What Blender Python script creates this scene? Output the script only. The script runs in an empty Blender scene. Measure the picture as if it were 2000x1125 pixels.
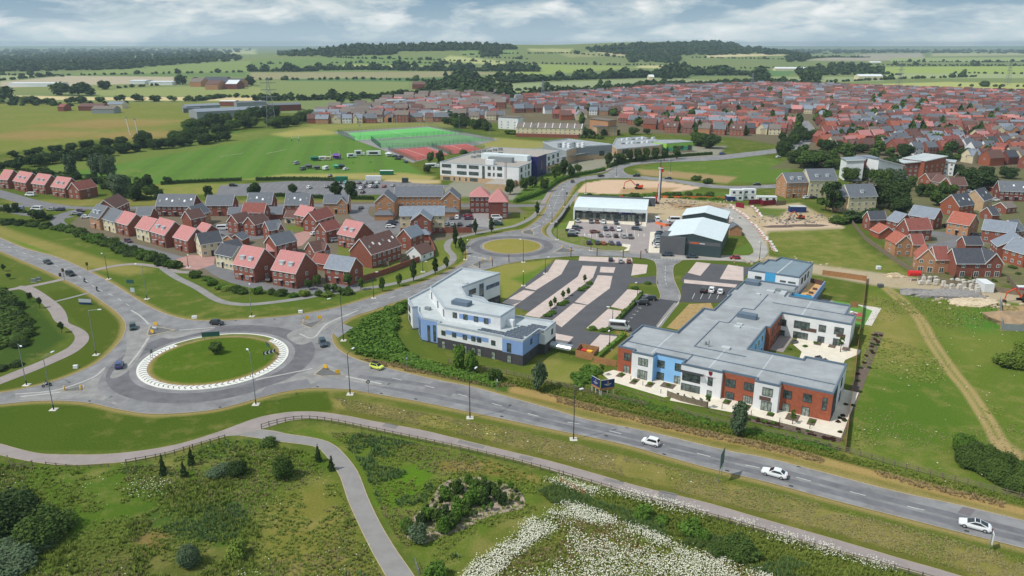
import bpy,bmesh,math,random
import numpy as np
from math import sin,cos,pi,radians,atan,atan2,hypot,sqrt
from mathutils import Vector,Matrix
from mathutils.geometry import tessellate_polygon
scene=bpy.context.scene
C=scene.collection
rnd=random.Random(7)
nprng=np.random.default_rng(5)
# --------- camera
F,HZ,CAMH=1480.0,86.0,76.0
PITCH=atan((562.5-HZ)/F)
CP,SP=cos(PITCH),sin(PITCH)
cam=bpy.data.cameras.new('camera')
cam.sensor_width=36.0
cam.lens=F/2000.0*36.0
cam.clip_start,cam.clip_end=1.0,60000.0
camo=bpy.data.objects.new('camera',cam)
C.objects.link(camo)
camo.location=(0,0,CAMH)
camo.rotation_euler=(pi/2-PITCH,0,0)
scene.camera=camo
# --------- sky and sun
SUN_DIR=Vector((-0.78,-0.34,1.12)).normalized()
SUN_EL=math.asin(SUN_DIR.z)
SUN_AZ=atan2(SUN_DIR.x,SUN_DIR.y)
world=bpy.data.worlds.new('World')
scene.world=world
world.use_nodes=True
nt=world.node_tree
nt.nodes.clear()
N=nt.nodes.new
L=nt.links.new
out=N('ShaderNodeOutputWorld')
bg=N('ShaderNodeBackground')
bg.inputs['Strength'].default_value=0.1
L(bg.outputs[0],out.inputs[0])
sky=N('ShaderNodeTexSky')
sky.sky_type='NISHITA'
sky.sun_disc=False
sky.sun_elevation=SUN_EL
sky.sun_rotation=SUN_AZ
sky.air_density,sky.dust_density,sky.ozone_density=1.0,1.5,1.5
tc=N('ShaderNodeTexCoord')
sep=N('ShaderNodeSeparateXYZ')
L(tc.outputs['Generated'],sep.inputs[0])
def wm(op,a,b=None,c=None):
 n=N('ShaderNodeMath');n.operation=op
 for i,x in enumerate((a,b,c)):
  if x is None:continue
  if isinstance(x,(int,float)):n.inputs[i].default_value=x
  else:L(x,n.inputs[i])
 return n.outputs[0]
zc=wm('ADD',wm('MAXIMUM',sep.outputs['Z'],0.0),0.28)
cmb=N('ShaderNodeCombineXYZ')
L(wm('DIVIDE',sep.outputs['X'],zc),cmb.inputs['X'])
L(wm('DIVIDE',sep.outputs['Y'],zc),cmb.inputs['Y'])
def wnoise(scale,detail,rough,off,dist=0.0):
 mp=N('ShaderNodeMapping');mp.inputs['Location'].default_value=off
 L(cmb.outputs[0],mp.inputs[0])
 n=N('ShaderNodeTexNoise');n.inputs['Scale'].default_value=scale
 n.inputs['Detail'].default_value=detail;n.inputs['Roughness'].default_value=rough
 n.inputs['Distortion'].default_value=dist
 L(mp.outputs[0],n.inputs['Vector'])
 return n.outputs['Fac']
def wramp(fac,stops):
 r=N('ShaderNodeValToRGB');L(fac,r.inputs[0])
 e=r.color_ramp.elements
 e[0].position,e[0].color=stops[0][0],(*stops[0][1],1)
 e[1].position,e[1].color=stops[-1][0],(*stops[-1][1],1)
 for p,c in stops[1:-1]:
  q=e.new(p);q.color=(*c,1)
 return r.outputs[0]
def wmix(f,a,b):
 m=N('ShaderNodeMix');m.data_type='RGBA'
 if isinstance(f,(int,float)):m.inputs[0].default_value=f
 else:L(f,m.inputs[0])
 for x,i in((a,6),(b,7)):
  if isinstance(x,tuple):m.inputs[i].default_value=(*x,1)
  else:L(x,m.inputs[i])
 return m.outputs[2]
cover=wramp(wnoise(2.3,9,0.56,(3.1,1.7,0),0.3),[(0.43,(0,0,0)),(0.56,(1,1,1))])
billow=wramp(wnoise(4.4,10,0.6,(9.0,4.2,0),0.5),
[(0.33,(5.6,7.2,8.1)),(0.44,(7.8,9.2,9.8)),(0.53,(10.4,11.2,11.4)),(0.64,(14.0,14.0,13.8))])
blue=wmix(0.75,sky.outputs[0],(3.0,5.6,8.2))
clouds=wmix(cover,blue,billow)
lowf=wramp(sep.outputs['Z'],[(0.0,(1,1,1)),(0.06,(0,0,0))])
L(wmix(wm('MULTIPLY',lowf,0.6),clouds,(10.0,11.8,12.4)),bg.inputs['Color'])
sun=bpy.data.lights.new('sun','SUN')
sun.energy=5.0
sun.angle=radians(0.6)
sun.color=(1.0,0.95,0.87)
suno=bpy.data.objects.new('sun',sun)
C.objects.link(suno)
suno.location=(-200,-100,300)
suno.rotation_euler=SUN_DIR.to_track_quat('Z','Y').to_euler()
scene.view_settings.view_transform='Standard'
scene.view_settings.look='None'
scene.view_settings.exposure=-0.58
scene.view_settings.gamma=1.0
scene.view_settings.use_curve_mapping=False
scene.render.engine='CYCLES'
scene.cycles.max_bounces=5
scene.cycles.diffuse_bounces=2
scene.cycles.glossy_bounces=2
scene.cycles.volume_bounces=0
scene.cycles.use_adaptive_sampling=True
# --------- survey helpers
def G(px,py,z=0.0):
 """where the sight line of a photograph pixel meets the level z (metres)"""
 x=(px-1000)/F;y=(562.5-py)/F
 fy=CP+y*SP;fz=-SP+y*CP
 t=(z-CAMH)/fz
 return Vector((x*t,fy*t))
def GP(pts,z=0.0):
 return[G(p[0],p[1],z)for p in pts]
def onwall(a,b,px,py):
 """pixel on the upright plane through a, b -> metres along, height"""
 x=(px-1000)/F;y=(562.5-py)/F
 dx,dy,fz=x,CP+y*SP,-SP+y*CP
 e=(b-a).normalized()
 det=dx*(-e.y)+e.x*dy
 s=(a.x*(-e.y)+e.x*a.y)/det
 t=(dx*a.y-dy*a.x)/det
 return t,CAMH+s*fz
def proj(X,Y,Z):
 q=Z-CAMH
 c=Y*CP-q*SP;u=Y*SP+q*CP
 return 1000+F*X/c,562.5-F*u/c
def crom(pts,n=6,closed=False):
 """Catmull-Rom through 2D points"""
 P=[Vector((p[0],p[1]))for p in pts]
 m=len(P);out=[]
 for i in range(m if closed else m-1):
  p1,p2=P[i],P[(i+1)%m]
  p0=P[i-1]if(closed or i>0)else p1*2-p2
  p3=P[(i+2)%m]if(closed or i+2<m)else p2*2-p1
  for k in range(n):
   t=k/n
   out.append(0.5*((2*p1)+(p2-p0)*t+(2*p0-5*p1+4*p2-p3)*t*t+(3*p1-p0-3*p2+p3)*t**3))
 if not closed:out.append(P[-1])
 return out
def S(r,g,b):
 f=lambda c:((c/255+0.055)/1.055)**2.4 if c>10 else c/255/12.92
 return(f(r),f(g),f(b))
 # --------- object helpers
def tag(o,label=None,cat=None,group=None,kind=None):
 if label:o['label']=label
 if cat:o['category']=cat
 if group:o['group']=group
 if kind:o['kind']=kind
 return o
def empty(name,loc,rz=0.0,label=None,cat=None,group=None):
 o=bpy.data.objects.new(name,None)
 o.empty_display_size=0.5
 C.objects.link(o)
 o.location=(loc[0],loc[1],loc[2]if len(loc)>2 else 0)
 o.rotation_euler=(0,0,rz)
 return tag(o,label,cat,group)
def inst(name,mesh,parent=None,loc=(0,0,0),rz=0.0,sc=None,mats=None):
 o=bpy.data.objects.new(name,mesh)
 C.objects.link(o)
 o.location=(loc[0],loc[1],loc[2]if len(loc)>2 else 0)
 if rz:o.rotation_euler=(0,0,rz)
 if sc is not None:o.scale=sc if hasattr(sc,'__len__')else(sc,sc,sc)
 if parent:o.parent=parent
 if mats:
  for i,m in enumerate(mats):
   o.material_slots[i].link='OBJECT';o.material_slots[i].material=m
 return o
class MB:
 """collects shapes into one mesh"""
 def __init__(s):s.v=[];s.f=[];s.m=[]
 def face(s,pts,m=0):
  n=len(s.v);s.v+=[tuple(p)for p in pts];s.f.append(tuple(range(n,n+len(pts))));s.m.append(m);return s
 def box(s,x0,x1,y0,y1,z0,z1,m=0):
  n=len(s.v)
  s.v+=[(x,y,z)for z in(z0,z1)for x,y in((x0,y0),(x1,y0),(x1,y1),(x0,y1))]
  for q in((3,2,1,0),(4,5,6,7),(0,1,5,4),(1,2,6,5),(2,3,7,6),(3,0,4,7)):
   s.f.append(tuple(n+i for i in q));s.m.append(m)
  return s
 def prism(s,poly,z0,z1,m=0,mt=None,bottom=False):
  n=len(s.v);k=len(poly)
  a=sum(poly[i][0]*poly[(i+1)%k][1]-poly[(i+1)%k][0]*poly[i][1]for i in range(k))
  if a<0:poly=list(reversed(poly))
  s.v+=[(p[0],p[1],z0)for p in poly]+[(p[0],p[1],z1)for p in poly]
  for i in range(k):
   j=(i+1)%k
   s.f.append((n+i,n+j,n+k+j,n+k+i));s.m.append(m)
  if k<=4:tr=[tuple(range(k))]
  else:tr=tessellate_polygon([[Vector((p[0],p[1],0))for p in poly]])
  for t in tr:
   if len(t)==3:
    p,q,r=(poly[i]for i in t)
    if(q[0]-p[0])*(r[1]-p[1])-(q[1]-p[1])*(r[0]-p[0])<0:t=t[::-1]
   s.f.append(tuple(n+k+i for i in t));s.m.append(m if mt is None else mt)
   if bottom:s.f.append(tuple(n+i for i in t[::-1]));s.m.append(m)
  return s
 def tube(s,p0,p1,r,n=6,m=0,r2=None):
  p0,p1=Vector(p0),Vector(p1);d=(p1-p0).normalized()
  a=d.orthogonal().normalized();b=d.cross(a);k=len(s.v);r2=r if r2 is None else r2
  for q,rr in((p0,r),(p1,r2)):
   for i in range(n):
    t=2*pi*i/n;w=q+a*(cos(t)*rr)+b*(sin(t)*rr);s.v.append(tuple(w))
  for i in range(n):
   j=(i+1)%n;s.f.append((k+i,k+j,k+n+j,k+n+i));s.m.append(m)
  s.f.append(tuple(k+i for i in range(n))[::-1]);s.m.append(m)
  s.f.append(tuple(k+n+i for i in range(n)));s.m.append(m)
  return s
 def bar(s,p0,p1,w,h,m=0):
  """beam between points; w across, h upright"""
  p0,p1=Vector(p0),Vector(p1);d=(p1-p0).normalized()
  a=Vector((-d.y,d.x,0));a=a.normalized()if a.length>1e-6 else Vector((1,0,0));b=d.cross(a)
  k=len(s.v)
  for q in(p0,p1):
   for x,y in((-1,-1),(1,-1),(1,1),(-1,1)):
    s.v.append(tuple(q+a*(x*w/2)+b*(y*h/2)))
  for q in((3,2,1,0),(4,5,6,7),(0,1,5,4),(1,2,6,5),(2,3,7,6),(3,0,4,7)):
   s.f.append(tuple(k+i for i in q));s.m.append(m)
  return s
 def mesh(s,name,mats,smooth=False):
  me=bpy.data.meshes.new(name)
  me.from_pydata(s.v,[],s.f)
  for m in(mats if isinstance(mats,(list,tuple))else[mats]):me.materials.append(m)
  if any(s.m):me.polygons.foreach_set('material_index',s.m)
  if smooth:me.polygons.foreach_set('use_smooth',[True]*len(me.polygons))
  me.update()
  return me
 def build(s,name,mats,parent=None,smooth=False,loc=(0,0,0),rz=0.0):
  return inst(name,s.mesh(name,mats,smooth),parent,loc,rz)
  # --------- materials
MATS={}
def mat(name,col,rough=0.8,amt=0.16,scale=0.6,metal=0.0,spec=0.3,col2=None,scale2=None):
 """principled material whose colour varies softly with two layers of noise"""
 if name in MATS:return MATS[name]
 m=bpy.data.materials.new(name);m.use_nodes=True
 t=m.node_tree;b=t.nodes['Principled BSDF']
 b.inputs['Roughness'].default_value=rough
 b.inputs['Metallic'].default_value=metal
 b.inputs['Specular IOR Level'].default_value=spec
 if amt:
  co=t.nodes.new('ShaderNodeNewGeometry')
  n=t.nodes.new('ShaderNodeTexNoise');n.inputs['Scale'].default_value=scale;n.inputs['Detail'].default_value=6
  n.inputs['Roughness'].default_value=0.65
  t.links.new(co.outputs['Position'],n.inputs['Vector'])
  r=t.nodes.new('ShaderNodeValToRGB')
  c2=col2 or tuple(min(1,c*(1+amt))for c in col)
  c1=tuple(c*(1-amt)for c in col)
  r.color_ramp.elements[0].position=0.34;r.color_ramp.elements[0].color=(*c1,1)
  r.color_ramp.elements[1].position=0.66;r.color_ramp.elements[1].color=(*c2,1)
  t.links.new(n.outputs['Fac'],r.inputs[0])
  if name.endswith('_tile')or name.endswith('slate_roof')or name in('slate_roof','red_brick','red_brick_dark','orange_brick','tan_brick'):
   k=t.nodes.new('ShaderNodeMapRange');k.inputs[3].default_value=0.8;k.inputs[4].default_value=1.16
   t.links.new(co.outputs['Random Per Island'],k.inputs[0])
   x=t.nodes.new('ShaderNodeMix');x.data_type='RGBA';x.blend_type='MULTIPLY';x.inputs[0].default_value=1
   t.links.new(r.outputs[0],x.inputs[6]);t.links.new(k.outputs[0],x.inputs[7]);t.links.new(x.outputs[2],b.inputs['Base Color'])
  else:t.links.new(r.outputs[0],b.inputs['Base Color'])
 else:
  b.inputs['Base Color'].default_value=(*col,1)
 MATS[name]=m
 return m
def leafmat(name,c1,c2,rough=0.75):
 """foliage: every leaf clump its own tint between two greens"""
 m=bpy.data.materials.new(name);m.use_nodes=True
 t=m.node_tree;b=t.nodes['Principled BSDF'];b.inputs['Roughness'].default_value=rough
 b.inputs['Specular IOR Level'].default_value=0.03
 g=t.nodes.new('ShaderNodeNewGeometry');oi=t.nodes.new('ShaderNodeObjectInfo')
 a=t.nodes.new('ShaderNodeMath');a.operation='MULTIPLY_ADD'
 t.links.new(g.outputs['Random Per Island'],a.inputs[0]);a.inputs[1].default_value=0.7
 q=t.nodes.new('ShaderNodeMath');q.operation='MULTIPLY';q.inputs[1].default_value=0.3
 t.links.new(oi.outputs['Random'],q.inputs[0]);t.links.new(q.outputs[0],a.inputs[2])
 r=t.nodes.new('ShaderNodeValToRGB')
 r.color_ramp.elements[0].color=(*c1,1);r.color_ramp.elements[1].color=(*c2,1)
 t.links.new(a.outputs[0],r.inputs[0]);t.links.new(r.outputs[0],b.inputs['Base Color'])
 MATS[name]=m
 return m
M=dict(
asphalt=mat('asphalt_worn',S(132,131,132),0.9,0.24,0.2),
asphalt_new=mat('asphalt_dark',S(88,88,92),0.9,0.1,0.2),
asphalt_mid=mat('asphalt_estate',S(118,117,120),0.9,0.12,0.2),
concrete_road=mat('road_dusty',S(165,161,155),0.9,0.14,0.15),
path=mat('footpath_pinkish',S(150,140,137),0.9,0.1,0.3),
path_grey=mat('footpath_grey',S(140,137,135),0.9,0.1,0.3),
kerb=mat('kerb_stone',S(172,160,140),0.9,0.15,0.8),
block=mat('block_paving_pink',S(198,181,173),0.9,0.1,0.35),
block_red=mat('block_paving_red',S(172,134,126),0.9,0.1,0.35),
slab=mat('patio_slab',S(222,213,196),0.85,0.08,0.5),
paint=mat('road_paint',S(225,224,218),0.7,0.14,1.2),
paint_faint=mat('road_paint_worn',S(178,176,172),0.8,0.14,1.2),
rub_white=mat('overrun_white',S(222,221,214),0.8,0.08,0.8),
skid=mat('tyre_worn_asphalt',S(106,105,109),0.9,0.2,0.3),
island=mat('island_asphalt',S(105,105,105),0.9,0.14,0.5),
white=mat('white_render',S(224,226,228),0.7,0.08,0.35),
white2=mat('white_metal',S(222,226,228),0.5,0.04,0.25),
cream=mat('cream_render',S(212,200,168),0.8,0.06,0.3),
brick=mat('red_brick',S(138,84,70),0.9,0.16,1.4),
brick2=mat('red_brick_dark',S(120,70,62),0.9,0.16,1.4),
brick_or=mat('orange_brick',S(152,88,66),0.9,0.16,1.4),
brick_care=mat('care_brick',S(156,88,64),0.9,0.14,1.6),
tan=mat('tan_brick',S(178,132,98),0.9,0.14,1.4),
buff=mat('buff_stone',S(192,164,132),0.9,0.12,1.0),
pinkroof=mat('pink_roof_tile',S(186,128,126),0.85,0.1,1.3),
redroof=mat('red_roof_tile',S(140,84,76),0.85,0.18,1.3),
orroof=mat('orange_roof_tile',S(166,98,82),0.85,0.18,1.3),
brownroof=mat('brown_roof_tile',S(108,80,74),0.85,0.14,1.3),
slate=mat('slate_roof',S(106,110,118),0.75,0.12,1.0),
slate2=mat('blue_slate_roof',S(130,138,150),0.7,0.12,1.0),
slate3=mat('dark_slate_roof',S(78,80,88),0.75,0.12,1.0),
greytile=mat('grey_brown_tile',S(122,112,106),0.85,0.12,1.0),
frame=mat('upvc_white',S(228,230,230),0.5,0),
frame_dk=mat('frame_anthracite',S(52,58,64),0.5,0),
glass=mat('window_glass',S(52,60,64),0.1,0.65,0.9,0,0.7,S(104,118,116)),
glass_lt=mat('window_glass_curtain',S(104,118,112),0.15,0.5,1.4,0,0.6,S(170,180,170)),
door_dk=mat('door_dark',S(50,48,52),0.6,0),
flatroof=mat('flat_roof_grey',S(156,160,163),0.85,0.15,0.22),
flatroof_lt=mat('flat_roof_pale',S(182,189,191),0.8,0.11,0.22),
flatroof_bl=mat('flat_roof_blue_grey',S(124,140,150),0.75,0.07,0.3),
flatroof_br=mat('flat_roof_brownish',S(165,158,150),0.9,0.08,0.3),
coping=mat('coping_steel_blue',S(98,114,130),0.5,0.05,0.5),
coping_lt=mat('coping_pale',S(175,184,192),0.5,0.04,0.5),
char=mat('charcoal_brick',S(74,72,76),0.9,0.12,1.6),
periw=mat('periwinkle_render',S(132,160,208),0.7,0.05,0.4),
skyblue=mat('sky_blue_render',S(138,190,236),0.7,0.05,0.4),
cyan=mat('cyan_panel',S(70,158,204),0.5,0.04,0.5),
bronze=mat('bronze_panel',S(98,74,66),0.6,0.08,0.8),
navy=mat('navy_panel',S(44,40,104),0.35,0.06,0.6),
pv=mat('solar_cell',S(72,80,92),0.25,0.1,3.0,0,0.6),
alu=mat('aluminium',S(176,182,186),0.4,0.04,1.0,0.6),
wood=mat('timber_fence',S(166,122,84),0.9,0.16,2.0),
wood_gr=mat('timber_weathered',S(126,114,98),0.9,0.18,2.0),
wood_dk=mat('timber_dark',S(112,104,92),0.9,0.18,2.0),
deck=mat('terrace_deck',S(204,164,112),0.9,0.06,0.6),
shed_dk=mat('dark_green_cladding',S(62,76,80),0.5,0.06,0.4),
shed_gr=mat('grey_cladding',S(96,98,102),0.5,0.05,0.4),
metalroof=mat('pale_metal_roof',S(214,225,228),0.45,0.04,0.4),
grey_clad=mat('mid_grey_cladding',S(140,146,150),0.5,0.05,0.4),
lime=mat('lime_panel',S(176,210,56),0.6,0.22,0.5,col2=S(150,214,110)),
teal=mat('teal_panel',S(66,160,150),0.6,0.3,0.5,col2=S(110,200,140)),
black=mat('black_rubber',S(32,32,34),0.8,0),
steel=mat('galvanised_steel',S(138,146,148),0.5,0.06,2.0,0.3),
steel_dk=mat('dark_painted_steel',S(62,64,68),0.5,0),
lantern=mat('lantern_white',S(232,234,236),0.5,0),
orange=mat('machine_orange',S(214,92,46),0.5,0.08,1.0),
orange_br=mat('safety_orange',S(232,120,70),0.6,0),
yellow=mat('sign_yellow',S(238,186,52),0.6,0),
red=mat('bright_red',S(206,46,46),0.5,0),
maroon=mat('hoarding_maroon',S(124,30,50),0.6,0.05,0.5),
green_sign=mat('sign_green',S(52,92,84),0.5,0),
blue_sign=mat('sign_navy',S(38,56,106),0.5,0),
green_box=mat('container_green',S(34,112,82),0.6,0.06,0.5),
blue_box=mat('container_blue',S(42,58,110),0.6,0.06,0.5),
purple=mat('purple_fabric',S(120,66,170),0.7,0.05,0.6),
trunk=mat('bark',S(92,78,62),0.95,0.2,3.0),
soil=mat('bare_soil',S(156,132,104),0.95,0.18,0.5),
mulch=mat('bark_mulch',S(106,92,82),0.95,0.2,1.5),
rubble=mat('rubble_grey',S(142,138,136),0.95,0.25,1.5),
rubble_lt=mat('rubble_buff',S(206,188,160),0.95,0.2,1.5),
stone=mat('pale_stone',S(205,200,190),0.9,0.1,1.0),
pitch=mat('pitch_bright',S(102,182,96),0.95,0.06,0.1),
pitch2=mat('pitch_dull',S(104,146,100),0.95,0.08,0.1),
court=mat('court_red',S(170,88,82),0.95,0.07,0.1),
netgreen=mat('mesh_fence_green',S(58,110,92),0.7,0),
lawn=mat('artificial_lawn',S(98,146,66),0.95,0.12,0.8),
skin=mat('skin',S(200,150,124),0.6,0),
cloth_dk=mat('cloth_dark',S(40,42,52),0.9,0),
cloth_bl=mat('cloth_blue',S(62,86,130),0.9,0),
cloth_wh=mat('cloth_pale',S(206,204,200),0.9,0),
hair=mat('hair_brown',S(58,44,36),0.9,0),
lamp_red=mat('tail_lamp_red',S(150,26,28),0.3,0),
lamp_clear=mat('head_lamp_clear',S(214,220,224),0.2,0),
carglass=mat('car_glass',S(36,42,48),0.08,0,spec=0.7),
rim=mat('alloy_rim',S(150,152,156),0.4,0),
)
LEAF=dict(
mid=leafmat('leaves_mid',(0.035,0.066,0.016),(0.10,0.155,0.036)),
dark=leafmat('leaves_dark',(0.022,0.042,0.014),(0.064,0.10,0.032)),
grey=leafmat('leaves_grey_green',(0.05,0.082,0.040),(0.125,0.175,0.095)),
lime=leafmat('leaves_yellow_green',(0.075,0.12,0.018),(0.20,0.27,0.05)),
bright=leafmat('leaves_fresh',(0.04,0.09,0.014),(0.12,0.21,0.035)),
brown=leafmat('leaves_brownish',(0.07,0.06,0.035),(0.15,0.14,0.09)),
copper=leafmat('leaves_copper',(0.035,0.018,0.016),(0.09,0.045,0.035)),
)
# ========= GROUND
def terr(X,Y):
 """far hills: flat plain near, low wooded ridges beyond two kilometres"""
 def bump(x,y,sx,sy,h):return h*np.exp(-((X-x)/sx)**2-((Y-y)/sy)**2)
 z=bump(-430,3300,620,800,56)+bump(420,3900,900,850,60)+bump(1130,4900,430,700,72)+bump(620,4500,430,600,34)
 z=z+bump(-1500,5200,900,900,20)
 s=np.clip((Y-1500)/500,0,1)
 return z*s*s*(3-2*s)
rows=np.concatenate([[2600,1900,1550,1350,1260],np.arange(1220,560,-3.0),np.arange(560,330,-2.5),np.arange(330,200,-2.0),np.arange(200,97,-0.8),[96,95,94,93,92,91,90.2]])
cols=np.arange(-420,2440,4.0)
gx=np.empty((len(rows),len(cols)));gy=np.empty_like(gx)
for i,r in enumerate(rows):
 y=(562.5-r)/F;fy=CP+y*SP;fz=-SP+y*CP;t=-CAMH/fz
 gy[i,:]=fy*t;gx[i,:]=(cols-1000)/F*t
gz=terr(gx,gy)
q=gz-CAMH
cc=gy*CP-q*SP;uu=gy*SP+q*CP
PX=1000+F*gx/cc;PY=562.5-F*uu/cc
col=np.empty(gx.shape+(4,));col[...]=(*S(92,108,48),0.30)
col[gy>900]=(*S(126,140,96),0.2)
def inpoly(poly,X,Y):
 ins=np.zeros(X.shape,bool);n=len(poly)
 for i in range(n):
  x0,y0=poly[i];x1,y1=poly[(i+1)%n]
  if y0==y1:continue
  c=((y0>Y)!=(y1>Y))&(X<(x1-x0)*(Y-y0)/(y1-y0)+x0)
  ins^=c
 return ins
def segdist(pts,X,Y,closed,sx=1.0,sy=1.0):
 d=np.full(X.shape,1e9);n=len(pts)
 for i in range(n if closed else n-1):
  ax,ay=pts[i][0]*sx,pts[i][1]*sy;bx,by=pts[(i+1)%n][0]*sx,pts[(i+1)%n][1]*sy
  dx,dy=bx-ax,by-ay;l2=dx*dx+dy*dy+1e-9
  t=np.clip(((X*sx-ax)*dx+(Y*sy-ay)*dy)/l2,0,1)
  d=np.minimum(d,np.hypot(X*sx-ax-t*dx,Y*sy-ay-t*dy))
 return d
def paint(poly,rgb,dry=0.25,fe=0.0):
 """soil and crop colour inside a surveyed outline (feather in pixels)"""
 xs=[p[0]for p in poly];ys=[p[1]for p in poly];mg=fe+4
 m=(PX>min(xs)-mg)&(PX<max(xs)+mg)&(PY>min(ys)-mg)&(PY<max(ys)+mg)
 if not m.any():return
 X,Y=PX[m],PY[m]
 ins=inpoly(poly,X,Y)
 if fe>0:
  d=segdist(poly,X,Y,True,1.0,2.0)
  a=np.where(ins,0.5+0.5*np.minimum(d/fe,1),0.5-0.5*np.minimum(d/fe,1))
 else:a=ins.astype(float)
 a=a[:,None]
 col[m]=col[m]*(1-a)+np.array((*S(*rgb),dry))*a
def paintline(pts,w,rgb,dry=0.2,fe=1.0,closed=False,smooth=True):
 """a trodden or worn line w metres wide along a surveyed polyline"""
 P=[tuple(p)for p in(crom(GP(pts),4,closed)if smooth else GP(pts))]
 xs=[p[0]for p in P];ys=[p[1]for p in P];mg=w+fe+1
 m=(gx>min(xs)-mg)&(gx<max(xs)+mg)&(gy>min(ys)-mg)&(gy<max(ys)+mg)
 X,Y=gx[m],gy[m]
 d=segdist(P,X,Y,closed)
 a=np.clip(1-(d-w/2)/fe,0,1)[:,None]
 col[m]=col[m]*(1-a)+np.array((*S(*rgb),dry))*a
E_NORTH=[(-60,440),(0,465),(50,486),(112,503),(175,531),(225,558),(250,574),(287,597),(325,614),(362,624),(400,627),(450,626),(500,623),(575,616),(650,603),(700,589),(750,574),(787,562),(822,553),(862,536.6),(894,521),(912,509),(914,498),(911,482),(922,468),(955,461),(993.5,452),(1025,447),(1050,431),(1065,413),(1072,393),(1082,373),(1097,358),(1125,348),(1155,343),(1180,340),(1200,328),(1212,322),(1250,316),(1325,308),(1387,305),(1462,297),(1530,288),(1556,275),(1570,252),(1560,236)]
E_BACK=[(1578,236),(1592,255),(1582,280),(1545,294),(1462,306),(1387,313.5),(1300,317),(1250,321),(1225,326),(1217,332),(1228,341),(1262,345),(1312,350),(1362,357),(1425,363.5),(1500,361),(1530,358)]
E_EAST=[(1530,367),(1425,369),(1362,364),(1325,357),(1275,352),(1225,348),(1175,349),(1140,353),(1122,363),(1112,378),(1100,398),(1087,416),(1075,431),(1060,443),(1057,452),(1065,461),(1087,469.7),(1100,474.5),(1130,483.5),(1175,491),(1232,493),(1265,494),(1320,496),(1400,499),(1462,499),(1472,493),(1470,483),(1462,470),(1449,453),(1432,438),(1416,424),(1400,411),(1380,404)]
E_SITE=[(1425,405),(1452,424),(1470,440),(1484,460),(1496,478),(1500,492),(1492,503),(1478,511),(1462,513),(1400,508),(1338,508),(1326,513),(1315,521),(1315,541),(1320,556),(1328,574),(1325,589),(1288,632),(1282,640)]
E_SIDE=[(1208,632),(1246,582),(1262,575),(1286,585),(1290,576),(1283,555),(1283,540),(1282,518),(1270,507),(1225,502),(1132,500),(1075,504),(1032,508),(988,516),(948,527),(925,537),(890,552),(850,567),(825,575),(795,583),(775,589),(725,607),(690,618),(660,637),(649,652),(650,668),(662,684),(695,702),(755,719),(845,741),(925,757),(1000,778),(1075,799),(1150,821),(1263,843),(1411,879),(1500,896),(1625,928),(1751,961),(1876,988),(2000,1018),(2150,1056)]
E_SOUTH=[(2150,1110),(2000,1071),(1888,1043),(1751,1008),(1625,976),(1500,942),(1391,916),(1300,891),(1215,867),(1100,843),(1000,822),(900,801),(812,783),(725,768),(675,759.5),(612,758),(550,766),(500,779),(425,799),(350,807),(287,808),(225,798),(175,787),(117,783),(62,784),(0,790),(-90,800)]
E_WEST=[(-90,778),(0,768),(50,759),(100,747),(150,729),(190,709),(220,684),(240,659),(246,637),(240,622),(225,607),(200,589),(175,572),(155,560),(130,548),(110,538),(75,522),(37,506),(0,490),(-60,464)]
# ---- near land, broad zones first
paint([(-600,200),(420,200),(360,250),(0,300),(-600,420)],(124,132,68),0.35,6)
for x,y,w in((60,262,130),(200,240,150),(260,262,110)):
 paint([(x-w,y+6),(x,y-8),(x+w,y-4),(x+w*.7,y+5),(x,y+12)],(150,132,84),0.5,8)
paint([(-600,700),(0,690),(0,560),(60,570),(90,620),(130,660),(70,700),(-100,740)],(70,92,42),0.2,8)
paint([(-600,470),(0,480),(240,570),(330,620),(600,615),(800,560),(640,560),(500,590),(430,580),(350,530),(120,440),(-100,410)],(90,110,46),0.28,10)
paint([(-50,425),(40,455),(200,505),(300,525),(250,540),(160,520),(0,462)],(140,136,78),0.5,8)
paint([(-50,470),(0,462),(60,480),(130,505),(110,500),(0,480)],(92,132,44),0.1,4)
paint([(-600,900),(0,905),(130,915),(300,905),(440,860),(500,860),(630,890),(660,940),(690,1000),(760,1130),(860,1300),(-600,1700)],(84,110,40),0.34,5)
paint([(560,960),(640,930),(690,1010),(770,1150),(640,1180),(480,1090),(500,1010)],(122,122,60),0.55,40)
paint([(90,1060),(320,1040),(470,1080),(560,1170),(180,1180)],(96,104,52),0.4,40)
paint([(280,1000),(350,975),(470,975),(500,1030),(430,1060),(330,1055)],(76,98,46),0.1,30)
paint([(265,1050),(300,1035),(340,1045),(310,1075),(270,1080)],(128,112,70),0.6,14)
paint([(520,850),(620,830),(760,850),(900,880),(1060,930),(1040,1010),(960,1080),(860,1130),(780,1060),(700,930),(650,870)],(96,116,46),0.4,8)
paint([(860,900),(960,900),(1060,935),(1070,950),(980,930),(860,920)],(132,120,66),0.6,10)
paint([(740,935),(830,900),(850,960),(800,990),(730,985)],(92,126,38),0.1,14)
paint([(980,1000),(1060,980),(1060,940),(1080,930),(1300,985),(1600,1075),(1900,1170),(2100,1230),(2100,1400),(800,1400),(880,1130)],(104,114,52),0.4,12)
paint([(1080,1060),(1180,1020),(1330,1090),(1400,1140),(1100,1160)],(128,116,66),0.6,25)
paint([(640,772),(1000,832),(1500,952),(2000,1082),(2250,1150),(2250,1230),(1870,1122),(1250,948),(1000,880),(830,838),(650,800)],(124,122,64),0.72,14)
paintline([(640,768),(812,790),(1000,830),(1300,898),(1500,950),(2000,1082),(2150,1120)],3.0,(98,110,50),0.3,1.5)
paintline([(640,800),(830,836),(1000,878),(1250,945),(1500,1012),(1870,1118)],1.6,(104,108,52),0.35,1.0)
paint([(-600,800),(0,792),(500,786),(640,764),(650,800),(430,843),(250,880),(60,880),(-600,860)],(80,100,38),0.12,4)
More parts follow.
